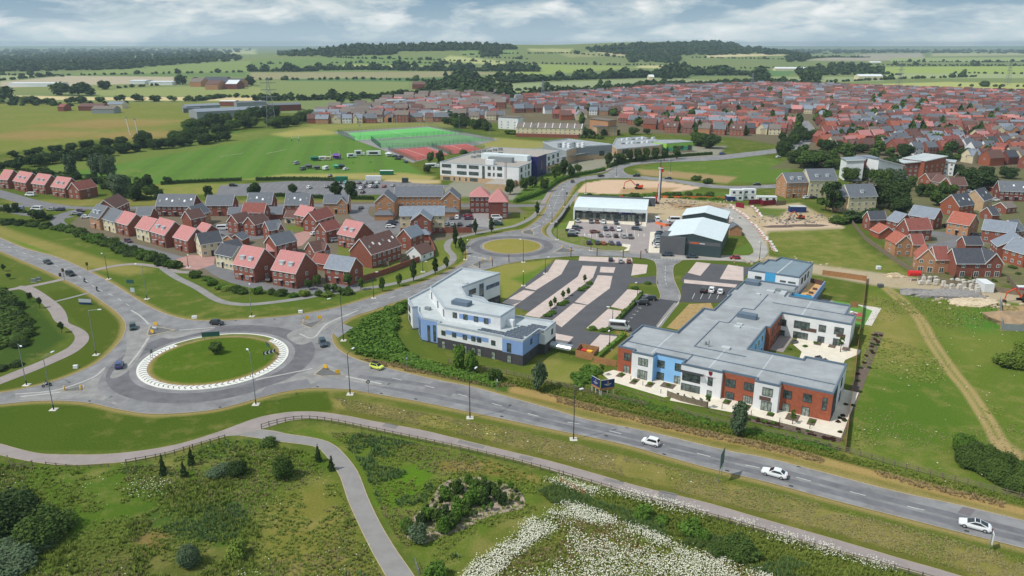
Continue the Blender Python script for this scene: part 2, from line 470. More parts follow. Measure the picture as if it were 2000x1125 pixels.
paint([(90,570),(160,560),(232,625),(236,655),(190,705),(60,760),(-80,775),(70,725),(170,670),(165,645),(120,600)],(84,100,40),0.14,3)
paint([(660,690),(1000,777),(1500,893),(2000,1015),(2200,1060),(2200,1010),(2000,972),(1500,844),(1000,731),(780,690)],(122,118,62),0.5,6)
paintline([(760,712),(1000,760),(1150,795),(1300,832),(1500,873),(1750,935),(2000,998),(2150,1035)],2.2,(172,146,98),0.5,1.2)
paintline([(760,705),(1000,748),(1150,784),(1300,822),(1500,862),(1750,924),(2000,986),(2150,1022)],1.2,(84,94,44),0.1,1.0)
paint([(690,655),(730,615),(795,590),(775,660),(800,690),(860,715),(1000,750),(990,768),(850,735),(760,710),(700,690)],(78,104,44),0.2,6)
paint([(770,640),(795,600),(800,665),(860,690),(1000,725),(1080,700),(1150,715),(1200,740),(1300,790),(1180,770),(1000,738),(860,712)],(98,112,48),0.35,6)
paint([(1050,700),(1150,712),(1165,740),(1100,760),(1045,735)],(126,132,66),0.4,10)
paint([(1140,750),(1200,735),(1320,790),(1450,830),(1650,860),(1650,890),(1450,845),(1280,800)],(92,114,46),0.3,8)
paint([(1690,555),(1760,545),(2200,610),(2200,1040),(1660,902)],(100,120,50),0.38,4)
paint([(1700,580),(1790,620),(1810,700),(1760,720),(1690,680)],(134,134,72),0.55,30)
paint([(1690,720),(1850,740),(1900,830),(1800,880),(1670,850)],(88,116,44),0.2,40)
paint([(1860,610),(1950,600),(1990,640),(1900,660)],(84,128,50),0.1,14)
paint([(1820,640),(1960,650),(2000,700),(1900,720)],(114,128,60),0.5,20)
for tr in([(1725,562),(1750,584),(1787,619),(1807,657),(1830,694),(1850,724),(1882,762),(1905,797),(1925,830),(1950,880)],
[(1735,562),(1770,589),(1805,627),(1822,659),(1845,694),(1870,729),(1895,759),(1915,787),(1940,825),(1975,885)]):
 paintline(tr,.8,(170,152,108),0.4,0.6)
paint([(1935,850),(1960,860),(2000,885),(2000,900),(1950,890)],(176,154,116),0.4,10)
paint([(1120,384),(1300,385),(1420,398),(1480,405),(1560,396),(1650,444),(1600,456),(1500,456),(1500,500),(1480,470),(1440,435),(1300,446),(1130,432)],(192,174,150),0.3,3)
paint([(1490,456),(1500,432),(1630,432),(1650,446),(1600,454)],(206,184,166),.1,2)
paint([(1470,405),(1540,408),(1520,425),(1480,420)],(104,122,62),.3,3)
paint([(1300,395),(1410,404),(1400,410),(1320,408)],(160,132,98),0.3,3)
paint([(1120,372),(1330,374),(1460,378),(1420,396),(1300,384),(1120,384)],(96,120,58),0.2,3)
paint([(1126,375),(1142,358),(1180,351),(1290,353),(1372,366),(1345,372),(1240,378),(1180,379)],(214,186,166),0.1,1)
paint([(1215,368),(1330,366),(1300,376),(1210,378)],(178,150,116),0.2,3)
paint([(1236,330),(1320,313),(1480,302),(1545,320),(1540,356),(1400,358),(1262,342)],(98,124,56),0.25,3)
paint([(1242,330),(1310,334),(1440,346),(1420,358),(1300,346),(1255,342)],(166,144,110),0.3,3)
paint([(1500,452),(1640,446),(1700,492),(1790,540),(1700,532),(1560,512),(1505,492)],(108,122,56),0.45,6)
paint([(1475,505),(1500,500),(1560,512),(1780,541),(1990,572),(2200,600),(2200,622),(1990,592),(1800,570),(1700,556),(1560,530)],(184,170,150),0.2,4)
paint([(1950,596),(2150,600),(2150,650),(1955,645)],(180,152,120),0.2,1)
paint([(1958,615),(2150,610),(2150,645),(1960,640)],(150,104,62),0.2,4)
paint([(70,330),(330,286),(560,262),(640,250),(770,300),(835,345),(560,348),(240,362),(150,350)],(98,132,62),0.1,2)
for k in range(15):
 x=150+k*42
 paint([(x,352),(x+21,352),(x*.62+275,256),(x*.62+262,256)],(104,134,68)if k%2 else(95,126,62),0.08,2)
paint([(120,341),(340,300),(560,262),(650,244),(640,232),(500,255),(330,283),(90,326)],(112,128,66),0.3,4)
paint([(530,262),(600,250),(640,250),(660,262),(560,268)],(168,164,100),0.6,5)
paint([(470,352),(560,345),(700,350),(840,352),(850,345),(790,338),(560,340)],(168,160,104),0.5,4)
paint([(760,350),(860,352),(860,358),(740,362),(700,360)],(196,176,136),0.3,3)
paint([(930,265),(1080,278),(1040,300),(930,292)],(150,150,92),0.5,4)
paint([(600,244),(930,232),(960,246),(640,256)],(140,144,84),0.4,3)
paint([(300,360),(480,358),(430,378),(270,386)],(132,140,74),0.4,3)
paint([(0,392),(240,388),(330,392),(730,390),(730,398),(300,402),(40,402)],(128,128,68),0.45,3)
paint([(150,425),(330,396),(720,394),(1000,396),(1040,425),(960,452),(880,466),(850,500),(700,556),(560,572),(380,535),(250,490),(130,445)],(122,114,102),0.1,2)
for p in([(690,520),(780,505),(840,480),(840,500),(700,550)],[(430,455),(470,452),(470,470),(430,475)],[(660,480),(720,475),(735,500),(660,500)],[(560,440),(620,440),(610,452),(560,452)],[(850,470),(900,466),(880,500),(850,500)]):
 paint(p,(112,124,62),0.3,3)
paint([(860,472),(930,458),(1000,445),(1030,432),(1040,420),(1000,415),(960,450),(900,462),(855,500),(720,556),(700,572),(880,520),(905,495)],(112,126,58),0.4,4)
paint([(1690,438),(1660,330),(1500,330),(1560,300),(2150,300),(2150,600),(1990,560),(1800,540)],(112,112,84),0.2,4)
paint([(1820,460),(1900,452),(1960,470),(1900,482),(1830,475)],(128,126,126),0.05,2)
paint([(596,240),(640,213),(830,186),(1010,188),(1100,184),(1300,170),(1500,163),(2300,180),(2300,330),(1660,330),(1560,290),(1430,268),(1300,262),(1130,255),(960,240)],(116,108,92),0.15,3)
paint([(960,300),(1080,285),(1420,285),(1400,305),(1210,318),(1100,352),(1060,395),(850,380)],(150,148,138),0.1,3)
paint([(1010,380),(1060,340),(1110,330),(1100,345),(1065,390),(1000,396)],(88,116,50),0.2,3)
paint([(945,530),(985,517),(1080,506),(1030,560),(980,590),(978,560)],(136,140,70),0.5,4)
paint([(1000,545),(1060,520),(1075,512),(1030,558)],(100,128,52),0.2,6)
paint([(1210,600),(1300,580),(1290,640),(1215,680),(1180,715),(1150,712),(1200,660)],(134,128,68),0.4,3)
paint([(1080,440),(1120,430),(1125,460),(1200,490),(1110,478),(1082,462)],(108,130,58),0.25,2)
paint([(1320,492),(1430,490),(1470,470),(1475,490),(1460,498),(1320,498)],(98,122,56),0.25,2)
for e in(E_NORTH[:24],E_NORTH[24:34],E_EAST[8:22],E_SIDE[16:],E_SOUTH,E_WEST):
 paintline(e,1.4,(152,138,92),0.5,1.2)
 # ---- far fields
FIELDS=[
([(0,146),(100,146),(0,160)],(150,164,112)),([(0,160),(130,148),(340,150),(340,162),(100,168),(0,172)],(178,164,140)),
([(120,143),(480,140),(480,150),(130,148)],(104,134,72)),([(260,130),(500,118),(500,140),(130,146)],(128,150,80)),
([(180,175),(470,165),(560,180),(600,190),(190,187)],(142,154,84)),([(0,172),(180,166),(400,164),(180,176),(0,184)],(128,140,76)),
([(10,186),(200,190),(480,189),(660,187),(500,197),(200,196),(30,194)],(208,186,134)),
([(500,158),(800,157),(790,186),(520,191)],(128,144,82)),([(560,150),(870,150),(870,160),(560,158)],(84,126,72)),
([(490,142),(860,140),(1000,142),(860,151),(490,155)],(152,146,106)),([(490,118),(760,108),(880,118),(860,138),(490,140)],(112,140,74)),
([(880,108),(1000,122),(960,127),(860,118)],(174,180,110)),([(670,126),(890,130),(890,134),(670,130)],(172,182,98)),
([(900,95),(1000,92),(1010,104),(960,112),(900,108)],(120,150,84)),([(1000,125),(1180,128),(1250,132),(1050,146),(1000,145)],(142,164,78)),
([(1000,164),(1300,152),(1450,160),(1300,166),(1000,180)],(140,156,110)),([(1250,128),(1350,128),(1330,135),(1240,132)],(192,186,122)),
([(1050,148),(1300,137),(1500,138),(1500,146),(1060,156)],(92,128,78)),([(1380,107),(1500,105),(1545,108),(1380,112)],(206,188,142)),
([(1030,95),(1120,95),(1110,103),(1035,100)],(170,172,112)),([(1090,104),(1150,101),(1190,110),(1110,112)],(150,154,98)),
([(1160,101),(1230,101),(1220,109),(1190,108)],(184,172,122)),
([(1680,131),(2200,128),(2200,146),(1700,142)],(152,174,80)),([(1690,142),(2200,146),(2200,152),(1740,153)],(152,168,112)),
([(1480,150),(1700,150),(1730,158),(1500,163)],(142,160,110)),([(1640,166),(1850,160),(2200,166),(2200,184),(1640,174)],(172,178,96)),
([(1700,105),(1800,104),(1810,117),(1660,119),(1560,118)],(162,154,140)),([(1500,138),(1560,138),(1540,148),(1500,149)],(92,136,78)),
([(1740,113),(2200,111),(2200,120),(1740,121)],(150,168,100)),([(1820,104),(2200,100),(2200,106),(1820,110)],(166,170,118)),
([(380,96),(500,95),(500,106),(400,104)],(170,178,118)),([(0,128),(100,126),(220,132),(100,137),(0,137)],(120,142,84)),
([(200,104),(270,103),(340,106),(260,110)],(128,150,96)),
]
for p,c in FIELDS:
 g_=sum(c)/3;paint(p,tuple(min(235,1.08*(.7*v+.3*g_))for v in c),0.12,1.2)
me=bpy.data.meshes.new('ground')
nr,nc=gx.shape
vv=np.stack([gx,gy,gz],-1).reshape(-1,3)
idx=np.arange(nr*nc).reshape(nr,nc)
fq=np.stack([idx[:-1,:-1],idx[:-1,1:],idx[1:,1:],idx[1:,:-1]],-1).reshape(-1,4)
me.vertices.add(len(vv));me.vertices.foreach_set('co',vv.ravel())
me.loops.add(fq.size);me.loops.foreach_set('vertex_index',fq.ravel().astype(np.int32))
me.polygons.add(len(fq));me.polygons.foreach_set('loop_start',np.arange(0,fq.size,4,dtype=np.int32))
me.polygons.foreach_set('use_smooth',np.ones(len(fq),bool))
me.update()
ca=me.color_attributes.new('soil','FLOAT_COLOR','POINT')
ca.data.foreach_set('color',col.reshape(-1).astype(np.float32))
gm=bpy.data.materials.new('grassland');gm.use_nodes=True
t=gm.node_tree;b=t.nodes['Principled BSDF']
b.inputs['Roughness'].default_value=0.95;b.inputs['Specular IOR Level'].default_value=0.0
at=t.nodes.new('ShaderNodeAttribute');at.attribute_name='soil'
ge=t.nodes.new('ShaderNodeNewGeometry')
def gnoise(scale,det,ro,sc=(1,1,1)):
 mp=t.nodes.new('ShaderNodeMapping');mp.inputs['Scale'].default_value=sc
 t.links.new(ge.outputs['Position'],mp.inputs[0])
 n=t.nodes.new('ShaderNodeTexNoise');n.inputs['Scale'].default_value=scale;n.inputs['Detail'].default_value=det
 n.inputs['Roughness'].default_value=ro;t.links.new(mp.outputs[0],n.inputs['Vector']);return n.outputs['Fac']
def gmath(op,a,bb,clamp=False):
 n=t.nodes.new('ShaderNodeMath');n.operation=op;n.use_clamp=clamp
 for i,x in enumerate((a,bb)):
  if isinstance(x,(int,float)):n.inputs[i].default_value=x
  else:t.links.new(x,n.inputs[i])
 return n.outputs[0]
def gmix(f,a,bb,mode='MIX'):
 m=t.nodes.new('ShaderNodeMix');m.data_type='RGBA';m.blend_type=mode
 if isinstance(f,(int,float)):m.inputs[0].default_value=f
 else:t.links.new(f,m.inputs[0])
 for x,i in((a,6),(bb,7)):
  if isinstance(x,tuple):m.inputs[i].default_value=(*x,1)
  else:t.links.new(x,m.inputs[i])
 return m.outputs[2]
n_mid=gnoise(0.16,9,0.68);n_big=gnoise(0.018,4,0.55);n_fine=gnoise(2.6,7,0.78,(1.3,0.8,1))
dryf=gmath('MULTIPLY',gmath('SUBTRACT',gmath('ADD',gmath('ADD',n_mid,gmath('MULTIPLY',gmath('SUBTRACT',n_big,0.5),0.7)),gmath('MULTIPLY',at.outputs['Alpha'],0.42)),0.64),3.6,True)
c1=gmix(gmath('MULTIPLY',dryf,0.62),at.outputs['Color'],S(160,146,96))
lush=gmath('MULTIPLY',gmath('SUBTRACT',gnoise(0.07,6,0.6),0.52),4.0,True)
c1=gmix(1.0,c1,(0.90,0.88,0.80),'MULTIPLY')
c2=gmix(gmath('MULTIPLY',lush,gmath('SUBTRACT',0.5,gmath('MULTIPLY',at.outputs['Alpha'],0.4))),c1,gmix(1.0,c1,(0.62,0.86,0.55),'MULTIPLY'))
v1=t.nodes.new('ShaderNodeValToRGB');t.links.new(n_fine,v1.inputs[0])
v1.color_ramp.elements[0].position=0.25;v1.color_ramp.elements[0].color=(0.56,0.56,0.56,1)
v1.color_ramp.elements[1].position=0.75;v1.color_ramp.elements[1].color=(1.4,1.4,1.4,1)
t.links.new(gmix(1.0,c2,v1.outputs[0],'MULTIPLY'),b.inputs['Base Color'])
me.materials.append(gm)
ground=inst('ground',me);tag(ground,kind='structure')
# ========= ROADS, PATHS, MARKINGS
LVL=dict(road=0.03,path=0.035,mark=0.045,park=0.04,block=0.055,pmark=0.065,island=0.12)
def sheet(name,pts,z,m,world=False,smooth=False,closed=True,kind='structure'):
 P=[Vector((p[0],p[1]))for p in(pts if world else GP(pts))]
 if smooth:P=crom(P,4,True)
 tri=tessellate_polygon([[Vector((p.x,p.y,0))for p in P]])
 fs=[]
 for a_,b_,c_ in tri:
  p,q_,r=P[a_],P[b_],P[c_]
  fs.append((a_,b_,c_)if(q_.x-p.x)*(r.y-p.y)-(q_.y-p.y)*(r.x-p.x)>0 else(a_,c_,b_))
 mm=bpy.data.meshes.new(name);mm.from_pydata([(p.x,p.y,z)for p in P],[],fs);mm.materials.append(m);mm.update()
 return tag(inst(name,mm),kind=kind)
def offset_line(P,d):
 o=[]
 for i,p in enumerate(P):
  a_=P[max(i-1,0)];b_=P[min(i+1,len(P)-1)]
  t_=(b_-a_).normalized();o.append(p+Vector((-t_.y,t_.x))*d)
 return o
def strip_mb(mb,P,w,z,m=0,off=0.0):
 A_=offset_line(P,off+w/2);B_=offset_line(P,off-w/2);k=len(mb.v)
 for p,q_ in zip(A_,B_):mb.v+=[(p.x,p.y,z),(q_.x,q_.y,z)]
 for i in range(len(P)-1):
  mb.f.append((k+2*i,k+2*i+1,k+2*i+3,k+2*i+2));mb.m.append(m)
def strip(name,pts,w,z,m,smooth=True,world=False):
 P=[Vector((p[0],p[1]))for p in(pts if world else GP(pts))]
 if smooth:P=crom(P,5)
 mb=MB();strip_mb(mb,P,w,z)
 return tag(mb.build(name,m),kind='structure')
def dashes(mb,P,on,off,w,z,start=0.0):
 """painted dashes of length on, gaps off along a world polyline"""
 L_=[0.0]
 for i in range(len(P)-1):L_.append(L_[-1]+(P[i+1]-P[i]).length)
 def at_(s):
  for i in range(len(P)-1):
   if s<=L_[i+1]:
    f_=(s-L_[i])/max(L_[i+1]-L_[i],1e-6);return P[i].lerp(P[i+1],f_)
  return P[-1]
 s=start
 while s<L_[-1]:
  e=min(s+on,L_[-1]);k=max(2,int((e-s)/2)+1)
  seg=[at_(s+(e-s)*j/(k-1))for j in range(k)]
  if(seg[0]-seg[-1]).length>0.1:strip_mb(mb,seg,w,z)
  s+=on+off
def sm(pts,n=5):return crom(GP(pts),n)
OUT=[]
for e in(E_NORTH,E_BACK,E_EAST,E_SITE,E_SIDE,E_SOUTH,E_WEST):OUT+=[p for p in sm(e,4)]
sheet('road',[(p.x,p.y)for p in OUT],LVL['road'],M['asphalt'],world=True)
RB1,R1=Vector((-75.2,177.0)),18.0
RB2,R2=Vector((0.0,290.0)),11.7
def ring(mb,c,r0,r1,z,m=0,n=96):
 k=len(mb.v)
 for i in range(n):
  a_=2*pi*i/n
  mb.v+=[(c.x+cos(a_)*r0,c.y+sin(a_)*r0,z),(c.x+cos(a_)*r1,c.y+sin(a_)*r1,z)]
 for i in range(n):
  j=(i+1)%n
  mb.f.append((k+2*i,k+2*i+1,k+2*j+1,k+2*j));mb.m.append(m)
mb=MB();ring(mb,RB1,R1+1.6,R1+6.6,LVL['road']+.005);ring(mb,RB2,R2+1.0,R2+4.6,LVL['road']+.005)
tag(mb.build('worn_lane',M['skid']),kind='structure')
strip('worn_lane',[(700,735),(845,755),(1000,796),(1150,832),(1320,872),(1500,914),(1751,979),(2000,1040),(2150,1078)],1.7,LVL['road']+.005,mat('lane_dark',S(114,114,118),.9,.2,.3))
strip('worn_lane',[(690,748),(845,774),(1000,808),(1150,844),(1320,884),(1500,928),(1751,994),(2000,1055),(2150,1094)],1.7,LVL['road']+.005,mat('lane_dark',S(119,119,124)))
sheet('road',[(1400,411),(1425,405),(1452,424),(1470,440),(1484,460),(1496,478),(1500,492),(1492,503),(1478,511),(1340,507.5),(1290,505),(1290,497),(1462,499.4),(1472,493),(1470,483),(1449,453),(1416,424)],LVL['road']+.006,M['concrete_road'])
mb=MB()
def arc(mb,c,r0,r1,z,a0,a1,n=90):
 k=len(mb.v)
 for i in range(n+1):
  a_=a0+(a1-a0)*i/n;mb.v+=[(c.x+cos(a_)*r0,c.y+sin(a_)*r0,z),(c.x+cos(a_)*r1,c.y+sin(a_)*r1,z)]
 for i in range(n):mb.f.append((k+2*i,k+2*i+1,k+2*i+3,k+2*i+2));mb.m.append(0)
ring(mb,RB1,R1-0.5,R1,0.14)
k=len(mb.v)
for i in range(96):
 a_=2*pi*i/96;mb.v+=[(RB1.x+cos(a_)*R1,RB1.y+sin(a_)*R1,z)for z in(0.0,0.14)]
for i in range(96):
 j=(i+1)%96;mb.f.append((k+2*i,k+2*j,k+2*j+1,k+2*i+1));mb.m.append(0)
tag(mb.build('roundabout_kerb',M['rub_white']),kind='structure')
AR0,AR1=radians(146),radians(412)
mb=MB();arc(mb,RB1,R1-2.4,R1-0.5,0.135,AR0,AR1);tag(mb.build('overrun_strip',M['rub_white']),kind='structure')
mb=MB();arc(mb,RB1,R1-2.4,R1-0.5,0.13,AR1,AR0+2*pi);tag(mb.build('roundabout_rim',mat('verge',S(112,116,60),.95,.2,.5)),kind='structure')
mb=MB()
for i in range(56):
 a_=AR0+(AR1-AR0)*(i+.5)/56
 def pl(r,d):return(RB1.x+cos(a_+d/R1)*r,RB1.y+sin(a_+d/R1)*r,0.15)
 ri,rm,ro,w_=R1-2.4,R1-1.45,R1-0.52,0.3
 mb.face([pl(ri,.5),pl(ri,.5+w_),pl(rm,-.25+w_),pl(rm,-.25)])
 mb.face([pl(rm,-.25),pl(rm,-.25+w_),pl(ro,.5+w_),pl(ro,.5)])
tag(mb.build('chevron_paint',mat('chevron_dark',S(84,84,86),.9,.1,1)),kind='structure')
def mound(name,c,R,h,colr,dry):
 V_=[(c.x,c.y,0.12+h)];F_=[];n=64;rg=10
 for j in range(1,rg+1):
  r=R*j/rg
  for i in range(n):
   a_=2*pi*i/n;V_.append((c.x+cos(a_)*r,c.y+sin(a_)*r,0.1+h*(1-(j/rg)**2)))
 for i in range(n):F_.append((0,1+i,1+(i+1)%n))
 for j in range(rg-1):
  for i in range(n):
   a_=1+j*n+i;b_=1+j*n+(i+1)%n;F_.append((a_,a_+n,b_+n,b_))
 mm=bpy.data.meshes.new(name);mm.from_pydata(V_,[],F_);mm.materials.append(gm)
 c_=mm.color_attributes.new('soil','FLOAT_COLOR','POINT');arr=np.empty((len(V_),4),np.float32)
 for i,v_ in enumerate(V_):
  e=hypot(v_[0]-c.x,v_[1]-c.y)/R
  cc_=np.array((*S(*colr),dry));ed=np.array((*S(158,138,92),0.6))
  f_=max(0,(e-0.9)/0.1);arr[i]=cc_*(1-f_)+ed*f_
 c_.data.foreach_set('color',arr.ravel())
 mm.polygons.foreach_set('use_smooth',[True]*len(F_));mm.update()
 return tag(inst(name,mm),kind='structure')
mound('roundabout_grass',RB1,R1-2.4,0.7,(86,110,38),0.14)
mound('roundabout_grass',RB2,R2-0.35,0.5,(146,142,74),0.6)
mb=MB();ring(mb,RB2,R2-.4,R2,0.12);tag(mb.build('roundabout_kerb',M['kerb']),kind='structure')
strip('soil_ring',[(RB1.x+cos(a_)*(R1-2.5),RB1.y+sin(a_)*(R1-2.5))for a_ in[2*pi*i/60 for i in range(61)]],0.35,0.15,M['soil'],smooth=False,world=True)
dust=mat('dusty_asphalt',S(143,141,139),.9,.2,.35)
for p in([(250,640),(290,640),(292,662),(262,712),(235,735),(215,735),(246,690)],[(100,765),(165,750),(205,720),(190,760),(230,790),(170,778),(60,784),(30,774)],[(560,655),(590,640),(640,628),(700,606),(640,640),(606,668),(580,672)],[(560,742),(612,720),(640,712),(690,738),(760,756),(640,742),(600,752),(500,764)],[(300,648),(345,648),(420,642),(380,652),(330,662)]):
 sheet('dusty_margin',p,LVL['road']+.007,dust,smooth=True)
for p,m_ in(([(612,758),(700,762),(845,790),(860,782),(720,752),(640,735)],'patch_a'),([(500,779),(560,764),(610,757),(600,740),(520,755)],'patch_b'),([(825,762),(848,744),(900,753),(880,775)],'patch_b'),([(1880,990),(1905,996),(1895,1008),(1870,1002)],'patch_c'),([(640,640),(668,632),(690,640),(660,660)],'patch_a')):
 sheet('road_patch',p,LVL['road']+.009,mat(m_,S(*{'patch_a':(134,134,136),'patch_b':(122,121,124),'patch_c':(118,112,116)}[m_]),.9,.14,.25))
gr=MB().box(-.35,.35,-.22,.22,0,.02).mesh('drain_grate',mat('iron',S(60,60,62),.7,0))
for x,y in((1184,853),(1297,889),(1420,921),(1545,951),(1888,1039),(812,781),(745,770),(980,815),(620,757),(430,797),(175,785),(1225,837),(1560,913),(460,628),(536,625),(640,607)):
 g_=G(x,y-1.5);tag(inst('drain_grate',gr,None,(g_.x,g_.y,LVL['road']+.004),-.5),kind='structure')
kb=MB()
def kerb(P,w=0.16,h=0.10,side=1):
 A_=P;B_=offset_line(P,w*side);k=len(kb.v)
 for p,q_ in zip(A_,B_):kb.v+=[(p.x,p.y,0),(p.x,p.y,h),(q_.x,q_.y,h)]
 for i in range(len(P)-1):
  a_=k+3*i;b_=a_+3
  kb.f+=[(a_,b_,b_+1,a_+1),(a_+1,b_+1,b_+2,a_+2)];kb.m+=[0,0]
for e in(E_NORTH,E_BACK,E_EAST,E_SITE,E_SIDE,E_SOUTH,E_WEST):kerb(sm(e,4),side=1)
tag(kb.build('kerb',M['kerb']),kind='structure')
for tri in([(293,636),(286,655),(292,657),(344,645),(300,637)],[(118,764),(164,752),(166,763),(126,765)],[(587,634),(608,642),(635,623),(600,632)],[(612,732),(632,716),(672,733),(628,736)],
[(1018,452),(1040,447),(1044,460),(1022,457)],[(1080,493),(1098,483),(1128,490),(1110,494)],[(920,518),(940,508),(962,508),(930,522)]):
 P=GP(tri);c=sum(P,Vector((0,0)))/len(P)
 mb=MB();mb.prism([tuple(p)for p in P],0.0,0.11);tag(mb.build('island_kerb',M['kerb']),kind='structure')
 sheet('traffic_island',[tuple(c+(p-c)*0.86)for p in P],0.118,M['island'],world=True)
mb=MB();zm=LVL['mark']
cl=sm([(760,737),(845,757),(925,778),(1000,799),(1075,819),(1150,832),(1263,860),(1411,898),(1500,918),(1625,951),(1751,984),(1876,1013),(2000,1043),(2150,1084)])
dashes(mb,cl,2.6,6.6,0.13,zm,1.0)
cl2=sm([(-60,452),(0,476),(50,496),(112,520),(155,540),(190,564),(225,580),(262,604)])
dashes(mb,cl2,3.0,4.0,0.12,zm)
dashes(mb,sm([(690,606),(740,590),(790,572),(850,552),(900,528)]),3.0,4.0,0.12,zm)
dashes(mb,sm([(1060,436),(1074,420),(1086,395),(1096,372),(1112,358),(1150,348),(1190,341),(1230,322),(1325,312)]),3.0,3.5,0.13,zm)
dashes(mb,sm([(1300,520),(1299,545),(1303,560)],3),2.0,2.0,0.12,zm)
dashes(mb,GP([(1272,507),(1336,508)]),0.6,0.6,0.3,zm)
dashes(mb,GP([(1076,382),(1128,382)]),0.7,0.7,0.5,zm)
dashes(mb,GP([(913,499),(955,507)]),1.5,1.0,0.3,zm)
dashes(mb,GP([(1120,487),(1180,491)]),9,2.0,0.15,zm)
for p0,p1 in(((1326,576),(1327,589)),((1338,576),(1339,589))):dashes(mb,GP([p0,p1]),.6,.6,.15,zm)
tag(mb.build('lane_marking',M['paint']),kind='structure')
mb=MB()
for p in([(256,606),(275,618),(291,634)],[(250,715),(270,690),(290,660)],[(30,770),(110,762),(180,738),(205,718)],[(40,775),(118,766)],[(350,645),(420,640)],[(585,652),(612,660),(640,632),(700,606)],
[(500,742),(560,730),(610,720)],[(676,735),(745,750)],[(940,526),(915,520)],[(1040,447),(1056,440)]):
 strip_mb(mb,sm(p),0.5,zm-.006)
tag(mb.build('worn_marking',M['paint_faint']),kind='structure')
def band(name,up,lo,z,m):
 sheet(name,[tuple(p)for p in sm(up,4)]+[tuple(p)for p in reversed(sm(lo,4))],z,m,world=True)
FW_UP=[(-90,848),(0,867),(25,874),(75,885.6),(125,888),(200,887.6),(275,880.6),(351,867),(426,844),(500,817),(550,807),(587,804),(625,805),(675,812),(725,822),(775,831),(836,843),(901,859),(1000,883),(1075,901),(1175,929),(1251,951),(1376,981),(1501,1017),(1625,1052),(1751,1089),(1873,1124),(2100,1195)]
FW_LO=[(-90,868),(0,889),(63,902),(125,908.6),(200,905.6),(250,901),(326,885.6),(376,870.5),(438,853),(515,837),(560,823),(600,818),(640,820),(700,831),(750,842),(876,868),(1001,897),(1100,925),(1175,947),(1251,970),(1376,1002),(1501,1038),(1625,1074),(1751,1108),(1870,1143),(2100,1220)]
band('footpath',FW_UP,FW_LO,LVL['path'],M['path'])
band('footpath',[(505,838),(540,842),(563,848),(620,857),(650,868),(673,888),(698,921),(718,971),(740,1018),(770,1069),(806,1121),(850,1190)],
[(430,853),(470,851),(500,855.5),(550,863),(613,872),(633,886),(650,908),(665,933),(680,978),(700,1023),(725,1074),(753,1124),(790,1190)],LVL['path']+.006,M['path_grey'])
band('footpath',[(20,566),(42,566),(75,587),(95,607),(107,627),(130,640),(142,650),(146,662),(135,677),(112,690),(75,707),(37,722),(0,737),(-60,760)],
[(40,558),(67,562),(107,588),(125,605),(132,620),(135,631),(155,640),(170,650),(174,662),(165,675),(145,690),(107,708),(62,727),(0,751),(-60,776)],LVL['path'],M['path'])
strip('footpath',[(-40,576),(30,564),(75,556),(126,545)],2.6,LVL['path']-.006,M['path'])
strip('footpath',[(108,589),(140,581),(174,572)],1.3,LVL['path']-.004,M['path_grey'])
strip('footpath',[(172,531),(215,521),(262,516),(310,521),(350,531),(390,532)],2.6,LVL['path'],M['path'])
strip('footpath',[(318,524),(345,542),(385,562),(425,586),(462,594),(500,594),(575,585),(650,572),(725,562),(800,547),(850,529),(880,513),(885,500),(875,488),(874,477),(885,467),(925,457),(975,447),(1008,440),(1040,424),(1060,402)],2.6,LVL['path']+.006,M['path_grey'])
strip('footpath',[(1128,376),(1112,398),(1096,422),(1078,440),(1072,452),(1080,464),(1100,473),(1130,480.5),(1175,488),(1215,491)],2.2,LVL['path']+.002,M['path_grey'])
strip('footpath',[(1060,398),(1076,372),(1094,352),(1130,342),(1176,336),(1200,324)],2.4,LVL['path']+.002,M['path'])
for p,w in(([(750,829),(775,835)],1.6),([(895,862),(945,874)],1.2),([(1015,892),(1040,898)],1.2),([(1180,936),(1218,944)],1.0),([(1285,966),(1320,974)],3.0)):
 strip('path_patch',p,w,LVL['path']+.012,mat('path_patch',S(128,124,122),.9,.1,.4),smooth=False)
mb=MB()
for e in(FW_UP,FW_LO):strip_mb(mb,sm(e,4),0.12,LVL['path']+.012)
for e in([(505,838),(563,848),(620,857),(650,868),(673,888),(698,921),(718,971),(740,1018),(770,1069),(806,1121),(850,1190)],[(470,851),(500,855.5),(550,863),(613,872),(633,886),(650,908),(665,933),(680,978),(700,1023),(725,1074),(753,1124),(790,1190)]):
 strip_mb(mb,sm(e,4),0.14,LVL['path']+.016)
tag(mb.build('path_edging',mat('edging_buff',S(176,158,130),.9,.16,.8)),kind='structure')
EZ=LVL['road']-.004
for p,w in(([(-60,408),(30,402),(110,404),(200,407),(330,404),(500,402),(700,401),(920,402),(1000,402),(1072,401)],6.0),
([(160,409),(128,418),(112,430),(118,440),(145,452),(200,466),(270,484),(330,501),(362,510)],5.6),
([(0,408),(60,420),(140,424)],4.0),([(704,402),(702,420),(735,440),(770,448)],9.0),([(-20,372),(60,395),(120,405)],9.0),
([(1815,455),(1850,458),(1880,470),(1840,480),(1800,480)],8.0),([(1880,468),(1930,462),(2050,470)],5.5)):
 strip('estate_road',p,w,EZ,M['asphalt_mid']);EZ-=.002
sheet('estate_court',[(395,520),(420,516),(460,530),(500,548),(560,560),(640,556),(700,552),(690,572),(560,572),(450,552)],LVL['road']-.006,M['asphalt_mid'],smooth=True)
sheet('estate_court',[(600,500),(740,500),(735,512),(620,520)],LVL['road']-.006,M['asphalt_mid'])
sheet('estate_court',[(415,440),(470,432),(500,440),(560,446),(540,462),(480,470),(420,466)],LVL['road']-.006,M['asphalt_mid'])
sheet('estate_court',[(720,430),(790,430),(800,455),(730,462)],LVL['road']-.006,M['asphalt_mid'])
sheet('estate_court',[(868,418),(1000,415),(960,448),(880,452)],LVL['road']-.006,M['asphalt_mid'])
sheet('block_paving',[(344,506),(372,498),(420,500),(418,517),(385,527),(350,524)],LVL['road']-.002,M['block_red'])
